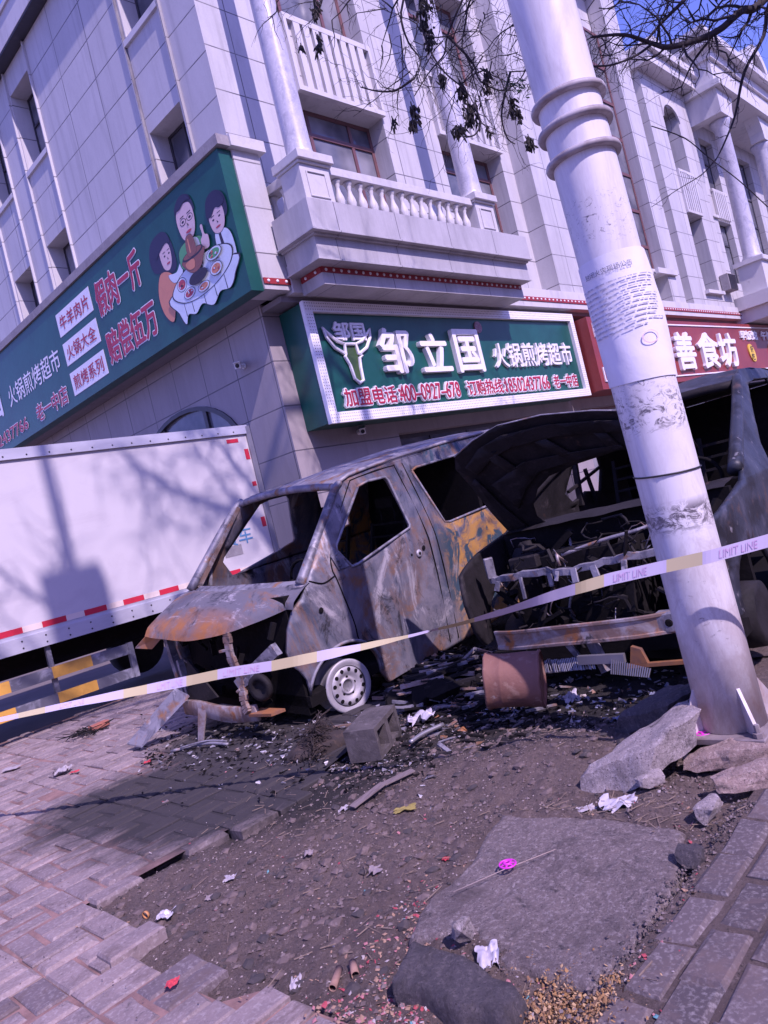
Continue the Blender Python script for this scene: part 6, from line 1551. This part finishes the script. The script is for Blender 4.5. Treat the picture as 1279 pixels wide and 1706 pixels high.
# hollow block
lx = Vector((0.92, 0.40, 0.05)).normalized(); hx_ = Vector((0.40, -0.92, 0)).normalized(); hz_ = lx.cross(hx_).normalized(); hz_ = hz_ if hz_.z > 0 else -hz_
cb = at_z(634, 1258, 0.0) + Vector((0, 0, -0.03))
def cbp(l, h, z): return cb + lx*l - hx_*(h) + hz_*z
mb = MB()
OUT = [(0, 0), (0.38, 0), (0.38, 0.19), (0, 0.19)]
H_ = [[(0.035, 0.03), (0.165, 0.03), (0.165, 0.16), (0.035, 0.16)], [(0.215, 0.03), (0.345, 0.03), (0.345, 0.16), (0.215, 0.16)]]
mb.prism([cbp(l, 0, z) for l, z in OUT], -hx_*0.20, [[cbp(l, 0, z) for l, z in h] for h in H_])
M['sooty_block'] = layered('sooty_concrete', (0.105, 0.09, 0.093), [((0.04, 0.034, 0.036), 6, 0.42, 0.66), ((0.17, 0.15, 0.155), 18, 0.58, 0.72)], 0.9, 0, 0.6, 45)
o = mb.build('hollow_block', M['sooty_block'], bevel=0.008); tag(o, 'grey hollow concrete block lying on the dirt in front of the bare van wheel', 'concrete block')
# rusty drum
dc = at_d(858, 1132, 4.30); da = (CR*0.95+CU*0.12-_f*0.30).normalized()
DR = empty('rusty_drum', dc); tag(DR, 'rusty brown metal drum on its side in front of the charred car', 'drum')
mb = MB(); mb.smooth = True
hf = 0.160; rr = 0.158
mb.lathe([(rr*0.96, -hf), (rr*1.03, -hf+0.004), (rr*1.035, -hf+0.014), (rr, -hf+0.02), (rr*0.985, -hf+0.09), (rr*1.0, -hf+0.095), (rr*0.985, -hf+0.10), (rr*0.975, 0.06), (rr*0.98, hf-0.02), (rr*1.03, hf-0.014), (rr*1.035, hf-0.004), (rr*0.96, hf)], dc, da, 40, False)
mb.v = [tuple(Vector(v)+(Vector(v)-dc).normalized()*0.012*noise.noise(Vector(v)*9)) for v in mb.v]
mb.build('shell', M['drum'], DR, True)
for s, n_ in ((-1, 'base'), (1, 'lid')):
    mb = MB(); mb.lathe([(rr*0.985, 0), (rr*0.93, -0.012*1), (0.01, -0.014)], dc+da*(hf-0.002)*s, da*s, 32, False); mb.build(n_, M['drum'], DR, True)

# ---------------------------------------------------------------- burnt debris, gravel, scraps
random.seed(33)
def gz(x, y): return dirt_h(x, y) if inside(x, y, DIRT) else 0.004
mb = MB()
def rnd_shard(c, s, flat=0.4):
    v = [Vector(c)+Vector((random.uniform(-1, 1)*s, random.uniform(-1, 1)*s, random.uniform(-flat, flat)*s)) for _ in range(4)]
    v += [q+Vector((random.uniform(-.2, .2)*s, random.uniform(-.2, .2)*s, 0.12*s+0.002)) for q in v]
    mb.add(v, [(0, 1, 2, 3), (4, 5, 6, 7), (0, 1, 5, 4), (1, 2, 6, 5), (2, 3, 7, 6), (3, 0, 4, 7)])
for i in range(1300):
    px, py = random.gauss(755, 70), random.gauss(1152, 36)
    p = at_z(px, min(1290, max(1085, py)), 0.0); h = max(0, 0.20-0.5*math.hypot((px-760)/260, (py-1130)/160))
    c = (p.x, p.y, gz(p.x, p.y)+random.uniform(0, 1)*h)
    mb.m = random.choice((0, 0, 0, 1, 1, 2, 3))
    if random.random() < 0.35:
        d = (CR*random.gauss(1, 0.3)+CU*random.gauss(0.15, 0.2)+_f*random.gauss(0, 0.4)).normalized(); L = random.uniform(0.05, 0.20)
        mb.bar(Vector(c)-d*L/2, Vector(c)+d*L/2, random.uniform(0.01, 0.035), random.uniform(0.006, 0.02))
    else: rnd_shard(c, random.uniform(0.012, 0.05))
hc = at_z(745, 1150, 0.0)
mb.m = 0; mb.blob((hc.x, hc.y, -0.02), (0.42, 0.30, 0.17), 12, 3, 0.5, 2.2); mb.blob((hc.x+0.25, hc.y-0.25, -0.02), (0.25, 0.2, 0.10), 14, 3, 0.5, 2.2)
for i in range(90):
    a_ = random.uniform(0, 6.28); r_ = random.random()**0.6
    c = Vector((hc.x+0.42*r_*math.cos(a_), hc.y+0.30*r_*math.sin(a_), 0.18*(1-r_*r_)+0.01)); d = (CR*random.gauss(1, 0.25)+CU*random.gauss(0.2, 0.15)+_f*random.gauss(0, 0.3)).normalized(); L = random.uniform(0.10, 0.32)
    mb.m = random.choice((0, 1, 1, 1, 2, 3)); mb.bar(c-d*L/2, c+d*L/2, random.uniform(0.02, 0.055), random.uniform(0.01, 0.03))
for i in range(700):
    px, py = random.uniform(660, 1180), random.gauss(1165, 24)
    p = at_z(px, min(1215, max(1110, py)), 0.0); mb.m = random.choice((0, 0, 1, 2, 3, 4, 5)); rnd_shard((p.x, p.y, gz(p.x, p.y)+0.01), random.uniform(0.008, 0.03))
hd_ = at_z(690, 1165, 0.0); mb.m = 0; mb.blob((hd_.x, hd_.y, -0.02), (0.3, 0.2, 0.11), 21, 3, 0.5, 2.2)
for i in range(1000):
    px, py = random.uniform(230, 720), random.gauss(1245, 30)
    p = at_z(px, py, 0.0); mb.m = random.choice((0, 0, 0, 1, 2, 4)); rnd_shard((p.x, p.y, gz(p.x, p.y)+0.006), random.uniform(0.006, 0.028))
tag(mb.build('burnt_debris', [M['soot'], M['char'], M['burnt_grey'], M['burnt_rust'], M['rim'], layered('scorched_blue_plastic', (0.12, 0.14, 0.24), [((0.3, 0.3, 0.4), 9, 0.5, 0.7)], 0.6)], fix=False), kind='stuff')
# heap of burnt tyre cord
tc = at_z(530, 1238, 0.03); mb = MB(); mb.smooth = True
for i in range(420):
    a = random.uniform(0, 6.28); r = abs(random.gauss(0, 0.5))
    p = Vector((tc.x, tc.y, 0))+lx*(r*math.cos(a)*0.26)+hx_*(r*math.sin(a)*0.16); p.z = max(0.0, 0.13*(1-r*r*0.8))*random.uniform(0.3, 1)
    d = Vector((math.cos(a+1.2), math.sin(a+1.2), random.gauss(0, 0.4)))*random.uniform(0.05, 0.16); m2 = p+d*0.5+Vector((0, 0, 0.02))
    mb.tube([p, m2, p+d], 0.0022, 4, False)
mb.blob((tc.x, tc.y, 0.0), (0.22, 0.15, 0.085), 4, 3, 0.4, 2)
o = mb.build('tyre_cord_heap', layered('burnt_tyre_cord', (0.035, 0.026, 0.026), [((0.10, 0.065, 0.05), 20, 0.5, 0.75)], 0.9, 0, 0.6, 50)); tag(o, 'heap of frayed burnt tyre cord left of the hollow concrete block', 'tyre cord')
# gravel
mb = MB()
def pebble(c, s):
    b = Vector(c); r = lambda: random.uniform(0.6, 1.2)*s
    mb.add([b+Vector((r(), 0, 0)), b+Vector((0, r(), 0)), b-Vector((r(), 0, 0)), b-Vector((0, r(), 0)), b+Vector((random.uniform(-.3, .3)*s, random.uniform(-.3, .3)*s, r()*0.7)), b-Vector((0, 0, r()*0.5))],
           [(0, 1, 4), (1, 2, 4), (2, 3, 4), (3, 0, 4), (1, 0, 5), (2, 1, 5), (3, 2, 5), (0, 3, 5)])
n = 0
while n < 6000:
    x, y = random.uniform(1.0, 3.6), random.uniform(1.1, 3.8)
    k = noise.noise(Vector((x*3, y*3, 2)))*0.5+0.5
    if not inside(x, y, DIRT) or random.random() > k*k*1.6+0.12: continue
    n += 1; mb.m = random.choice((0, 0, 0, 1, 1, 2)); s = random.choice((0.002, 0.003, 0.003, 0.004, 0.005, 0.007, 0.012))
    pebble((x, y, gz(x, y)+s*0.3), s)
for i in range(900):
    x, y = random.uniform(1.25, 2.7), random.gauss(1.165, 0.035); mb.m = random.choice((0, 1, 2)); pebble((x, y, 0.0+random.uniform(-.01, .01)), random.choice((0.004, 0.006, 0.009)))
for i in range(1500):
    x, y = random.uniform(0.4, 2.6), random.uniform(2.2, 7); 
    if inside(x, y, DIRT): continue
    mb.m = random.choice((0, 1)); pebble((x, y, 0.006), random.choice((0.002, 0.003, 0.004)))
for i in range(5200):
    x, y = random.uniform(1.0, 3.6), random.uniform(1.1, 3.9)
    if not inside(x, y, DIRT): continue
    mb.m = random.choice((1, 3, 3, 2)); s_ = random.choice((0.002, 0.003, 0.004, 0.006)); pebble((x, y, gz(x, y)+0.001), s_)
for i in range(420):
    x, y = random.uniform(1.2, 3.6), random.gauss(2.6, 0.6)
    if not inside(x, y, DIRT) or inside(x, y, SLABP): continue
    mb.m = random.choice((0, 0, 2)); s_ = random.uniform(0.012, 0.035); c_ = Vector((x, y, gz(x, y)))
    mb.blob(c_, (s_, s_*0.8, s_*0.5), i, 1, 0.6, 2.0)
tag(mb.build('gravel', [layered('brown_gravel', (0.11, 0.082, 0.08), [((0.2, 0.15, 0.14), 30, 0.5, 0.7)], 0.9), layered('grey_gravel', (0.17, 0.135, 0.135), [((0.15, 0.12, 0.12), 30, 0.5, 0.7)], 0.9), layered('dark_gravel', (0.05, 0.042, 0.045), [((0.09, 0.07, 0.07), 30, 0.5, 0.7)], 0.9), layered('pale_gravel', (0.34, 0.28, 0.27), [((0.22, 0.17, 0.17), 30, 0.5, 0.7)], 0.9)], fix=False), kind='stuff')
# coloured scraps trodden into the dirt, and straw
def scrap(mb, c, s, up=0.35):
    a = random.uniform(0, 6.28); d = Vector((math.cos(a), math.sin(a), random.gauss(0, up))); e = Vector((-math.sin(a), math.cos(a), random.gauss(0, up)))
    c = Vector(c); w = random.uniform(0.35, 1.0)
    mb.add([c-d*s-e*s*w, c+d*s-e*s*w, c+d*s*1.1+e*s*w, c-d*s*0.8+e*s*w, c+Vector((0, 0, s*0.35))], [(0, 1, 4), (1, 2, 4), (2, 3, 4), (3, 0, 4)])
mb = MB(); zones = [(690, 1560, 26, 60, 300), (640, 1690, 60, 20, 260), (830, 1700, 90, 14, 200), (1000, 1600, 60, 14, 120), (1130, 1440, 18, 60, 80), (660, 1600, 46, 46, 260), (720, 1670, 90, 24, 300), (590, 1640, 40, 30, 120), (920, 1650, 60, 24, 90), (1060, 1500, 20, 60, 60), (700, 1480, 40, 40, 60), (1100, 1310, 60, 24, 60), (640, 1400, 160, 60, 90), (760, 1190, 60, 20, 60), (520, 1290, 60, 12, 12), (400, 1500, 130, 70, 50), (560, 1250, 120, 30, 20)]
for px, py, sx, sy, k in zones:
    for i in range(int(k*0.7)):
        p = at_z(random.gauss(px, sx), min(1740, random.gauss(py, sy)), 0.0); mb.m = random.choice((0, 0, 1, 1, 1, 2, 4, 4, 4, 4, 3 if random.random() < 0.25 else 4)); s = random.uniform(0.002, 0.0075)
        scrap(mb, (p.x, p.y, gz(p.x, p.y)+s*0.3), s)
tag(mb.build('paper_scraps', [layered('red_scrap', (0.34, 0.055, 0.075), [((0.3, 0.05, 0.07), 30, 0.5, 0.7)], 0.8), layered('pink_scrap', (0.36, 0.15, 0.165), [((0.4, 0.18, 0.2), 30, 0.5, 0.7)], 0.8), layered('pale_scrap', (0.36, 0.31, 0.31), [((0.4, 0.35, 0.36), 30, 0.5, 0.7)], 0.8), layered('teal_scrap', (0.12, 0.3, 0.33), [((0.1, 0.2, 0.25), 30, 0.5, 0.7)], 0.7), layered('tan_scrap', (0.32, 0.2, 0.14), [((0.25, 0.15, 0.1), 30, 0.5, 0.7)], 0.85)], fix=False), kind='stuff')
mb = MB()
for i in range(520):
    z_ = random.choice(((1110, 1340, 50, 30), (1000, 1345, 60, 16), (560, 1330, 120, 50), (640, 1460, 150, 90), (1060, 1480, 14, 60), (860, 1240, 120, 24)))
    p = at_z(random.gauss(z_[0], z_[2]), random.gauss(z_[1], z_[3]), 0.0); a = random.uniform(0, 6.28); L = random.uniform(0.02, 0.08); c = Vector((p.x, p.y, gz(p.x, p.y)+0.006))
    d = Vector((math.cos(a), math.sin(a), random.gauss(0.05, 0.15)))*L
    mb.bar(c, c+d, random.uniform(0.0012, 0.003))
tag(mb.build('straw', layered('dry_straw', (0.24, 0.18, 0.14), [((0.12, 0.09, 0.08), 30, 0.5, 0.7)], 0.9), fix=False), kind='stuff')
mb = MB()
for i in range(2600):
    p = at_z(random.gauss(960, 44), min(1745, random.gauss(1672, 34)), 0.0); mb.m = random.choice((0, 0, 1, 2)); s = random.uniform(0.0018, 0.005)
    if p.y < 1.14 and random.random() < 0.75: continue
    scrap(mb, (p.x, p.y, gz(p.x, p.y)+random.uniform(0.004, 0.03)), s, 0.6)
tag(mb.build('wood_shavings', [layered('golden_shaving', (0.30, 0.17, 0.075), [((0.3, 0.16, 0.06), 30, 0.5, 0.7)], 0.85), layered('pale_shaving', (0.42, 0.28, 0.16), [((0.45, 0.3, 0.16), 30, 0.5, 0.7)], 0.85), layered('brown_shaving', (0.2, 0.11, 0.06), [((0.14, 0.08, 0.05), 30, 0.5, 0.7)], 0.85)], fix=False), kind='stuff')

# ---------------------------------------------------------------- single pieces of litter
def crumple(px, py, w, h, mat, name, label, cat, seed=0, up=0.6, group=None, rz=0.0, z=None):
    p = at_z(px, py, 0.02); base = gz(p.x, p.y)+0.004 if z is None else z; s = (p-CAM).dot(_f)/FPX*0.72
    mb = MB(); mb.smooth = True; ca, sa = math.cos(rz), math.sin(rz)
    def S(u, v):
        x, y = (u-0.5)*w*s, (v-0.5)*h*s/0.42
        n1 = noise.noise(Vector((u*3+seed, v*3, seed*2.1))); n2 = noise.noise(Vector((u*6+seed, v*6, seed*1.3)))
        x += n2*w*s*0.2; y += n1*h*s*0.35
        q = CR*(x*ca-y*sa)+Vector((_f.x, _f.y, 0)).normalized()*(x*sa+y*ca)
        return Vector((p.x+q.x, p.y+q.y, base+max(0.0, (n1*0.6+n2*0.5+0.35)*up*min(w, h)*s)))
    mb.grid(14, 14, S); o = mb.build(name, mat, fix=False); tag(o, label, cat, group); return o
pw = layered('white_litter', (0.36, 0.325, 0.35), [((0.4, 0.36, 0.4), 20, 0.5, 0.75)], 0.6)
pg = layered('grey_litter', (0.25, 0.205, 0.215), [((0.22, 0.18, 0.2), 20, 0.5, 0.75)], 0.8)
pcl = layered('clear_plastic_litter', (0.46, 0.43, 0.50), [((0.65, 0.62, 0.68), 14, 0.5, 0.7), ((0.2, 0.17, 0.2), 20, 0.55, 0.7)], 0.25)
py_ = layered('yellow_litter', (0.28, 0.23, 0.07), [((0.25, 0.2, 0.06), 20, 0.5, 0.75)], 0.5)
pr = layered('red_litter', (0.50, 0.05, 0.07), [((0.35, 0.04, 0.05), 20, 0.5, 0.75)], 0.55)
pm = layered('magenta_plastic', (0.62, 0.04, 0.50), [((0.5, 0.03, 0.4), 20, 0.5, 0.75)], 0.4)
pcd = layered('brown_cardboard', (0.30, 0.18, 0.14), [((0.2, 0.12, 0.1), 20, 0.5, 0.75)], 0.85)
for a in ((486, 1612, 26, 18, pw, 'tissue', 'crumpled white tissue on the dirt near the bottom edge', 'tissue', 1, 0.8), (377, 1445, 30, 13, pw, 'torn_paper', 'pale crumpled paper scrap on the dirt by the broken paving edge', 'paper', 2), (567, 1329, 24, 10, pw, 'torn_paper', 'white paper scrap on the dirt below the tyre cord heap', 'paper', 3),
          (510, 1407, 22, 14, pg, 'torn_paper', 'grey folded paper scrap in the middle of the dirt', 'paper', 4), (620, 1428, 34, 14, pg, 'torn_paper', 'grey crushed paper lump right of the middle of the dirt', 'paper', 5), (345, 1478, 20, 9, pg, 'torn_paper', 'small brownish leaf of paper below the pale crumpled scrap', 'paper', 6),
          (672, 1335, 52, 12, py_, 'wrapper', 'dirty yellow wrapper trodden into the dirt', 'wrapper', 7), (812, 1586, 48, 34, pcl, 'plastic_bag', 'small clear plastic bag between the dark block and the large slab', 'plastic bag', 8, 0.9), (1030, 1328, 84, 30, pcl, 'plastic_bag', 'torn pale plastic bag tangled below the tilted kerb stone', 'plastic bag', 9, 0.7),
          (970, 1326, 44, 12, pw, 'plastic_strip', 'pale plastic strip at the top edge of the large slab', 'plastic strip', 10), (104, 1286, 36, 16, pw, 'paper_cup', 'crushed white cup with a red end on the paving at the left', 'cup', 11, 1.2), (16, 1279, 40, 12, pw, 'torn_paper', 'flat pale sheet of paper on the paving at the left edge', 'paper', 12, 0.2),
          (245, 1267, 18, 7, pr, 'wrapper', 'small red wrapper on the sooty paving', 'wrapper', 13), (285, 1633, 30, 14, pr, 'wrapper', 'red crumpled wrapper in the gap of the lower paving', 'wrapper', 14), (270, 1508, 40, 18, pcl, 'plastic_wrap', 'crumpled clear wrap beside an orange peel on the dirt', 'plastic wrap', 15, 0.7),
          (950, 1153, 36, 20, pcl, 'plastic_scrap', 'melted pale blue plastic piece on the ash right of the drum', 'plastic scrap', 16, 0.9), (700, 1195, 60, 30, pcl, 'melted_plastic', 'crinkled silver melted lump right of the hollow block', 'melted plastic', 17, 0.9)):
    crumple(*a)
crumple(124, 1284, 22, 6, pr, 'red_band', 'small red end piece beside the crushed white cup', 'wrapper', 19, 0.8)
crumple(738, 1412, 16, 7, pr, 'wrapper', 'small red torn wrapper left of the large slab', 'wrapper', 20, 0.6, rz=0.8)
def disc(px, py, z, r, label):
    p = at_z(px, py, z); D_ = empty('pink_disc', (p.x, p.y, z)); tag(D_, label, 'plastic disc')
    mb = MB(); mb.smooth = True
    ring = lambda rad, k: [(p.x+rad*math.cos(a), p.y+rad*math.sin(a), z+0.006+k) for a in [i/24*6.2832 for i in range(25)]]
    mb.tube(ring(r, 0), 0.0035, 6, False); mb.tube(ring(r*0.4, 0.004), 0.005, 6, False); mb.build('rim', pm, D_, True)
    mb = MB()
    for i in range(7):
        a = i/7*6.2832; mb.bar((p.x+r*0.3*math.cos(a), p.y+r*0.3*math.sin(a), z+0.009), (p.x+r*math.cos(a), p.y+r*math.sin(a), z+0.006), r*0.28, 0.003, taper=0.55)
    mb.build('petals', pm, D_, True)
disc(1170, 1221, 0.07, 0.048, 'magenta plastic flower disc beside the foot of the white pole')
disc(846, 1442, 0.022, 0.030, 'magenta plastic flower disc lying on the large flat slab')
def roll(px, py, L, r, ang, mat, name, label, cat, z=0.0):
    p = at_z(px, py, 0.02); s = 1; d = Vector((math.cos(ang), math.sin(ang), 0.08)); c = Vector((p.x, p.y, gz(p.x, p.y)+r+z)); mb = MB(); mb.smooth = True
    mb.lathe([(r*0.8, -L/2+0.004), (r, -L/2), (r*0.97, 0), (r, L/2), (r*0.8, L/2-0.004)], c, d, 14, False); o = mb.build(name, mat); tag(o, label, cat)
roll(555, 1612, 0.085, 0.012, 0.55, pcd, 'cardboard_tube', 'reddish brown cardboard tube left of the dark stone block', 'tube'); roll(585, 1596, 0.065, 0.013, 0.95, pcd, 'cardboard_tube', 'shorter cardboard tube standing against the reddish one', 'tube')
roll(239, 1508, 0.012, 0.016, 0.3, layered('orange_peel', (0.52, 0.25, 0.10), [((0.4, 0.2, 0.08), 20, 0.5, 0.7)], 0.6), 'orange_peel', 'small orange cap on the dirt by the clear wrap', 'peel')
roll(530, 1505, 0.03, 0.004, 1.2, pcd, 'cigarette_end', 'tan cigarette end on the dirt', 'cigarette end')
# brick piece and twisted wire by the truck, strip of trim before the van, bits of rail
p = at_z(166, 1211, 0.02); mb = MB(); mb.bar((p.x-0.09, p.y-0.0, 0.03), (p.x+0.09, p.y+0.02, 0.035), 0.085, 0.05); o = mb.build('broken_brick', layered('orange_brick', (0.36, 0.13, 0.09), [((0.25, 0.09, 0.07), 14, 0.45, 0.7)], 0.9, 0, 0.5), bevel=0.006); tag(o, 'orange red brick piece on the paving before the truck guard', 'brick')
p = at_z(140, 1222, 0.02); mb = MB(); mb.smooth = True
for i in range(16): mb.tube([Vector((p.x+random.gauss(0, 0.12), p.y+random.gauss(0, 0.10), random.uniform(0.005, 0.06))) for _ in range(4)], 0.004, 4)
o = mb.build('twisted_wire', M['char']); tag(o, 'tangle of burnt wire beside the orange red brick', 'wire')
p = at_z(345, 1238, 0.0); mb = MB(); mb.smooth = True
mb.tube(smooth_path([at_z(285, 1252, 0.01), at_z(320, 1243, 0.02), at_z(350, 1238, 0.03), at_z(380, 1240, 0.015)], 4), 0.012, 6); mb.tube(smooth_path([at_z(300, 1246, 0.03), at_z(345, 1234, 0.05), at_z(378, 1235, 0.03)], 4), 0.007, 6)
o = mb.build('trim_strip', M['burnt_grey']); tag(o, 'bent ash grey strip of trim on the ground before the van', 'trim')
mb = MB(); mb.smooth = True; mb.tube(smooth_path([at_z(683, 1237, 0.02), at_z(705, 1222, 0.03), at_z(738, 1207, 0.03)], 4), 0.014, 8); o = mb.build('metal_tube', M['steel']); tag(o, 'short dull metal tube on the dirt right of the hollow block', 'tube')
mb = MB()
P = [at_z(585, 1340, 0.0), at_z(640, 1310, 0.0), at_z(690, 1290, 0.0)]
for i in range(2): mb.bar(Vector((P[i].x, P[i].y, gz(P[i].x, P[i].y)+0.02)), Vector((P[i+1].x, P[i+1].y, gz(P[i+1].x, P[i+1].y)+0.025)), 0.05, 0.006)
o = mb.build('wood_splinter', layered('grey_wood', (0.20, 0.16, 0.16), [((0.12, 0.09, 0.09), 14, 0.45, 0.7, (1, 6, 1))], 0.9)); tag(o, 'long flat splinter of grey wood on the dirt below the block', 'splinter')
mb = MB(); mb.smooth = True; a = at_z(755, 1486, 0.022); b = at_z(925, 1415, 0.022); mb.tube([a, (a+b)/2+Vector((0, 0, 0.004)), b], 0.0013, 5); o = mb.build('dry_stick', layered('pale_stick', (0.42, 0.33, 0.3), [((0.3, 0.24, 0.2), 20, 0.5, 0.7)], 0.9)); tag(o, 'thin pale stick lying across the large flat slab', 'stick')
for o in list(COL.objects):
    if '_m' in o: del o['_m']
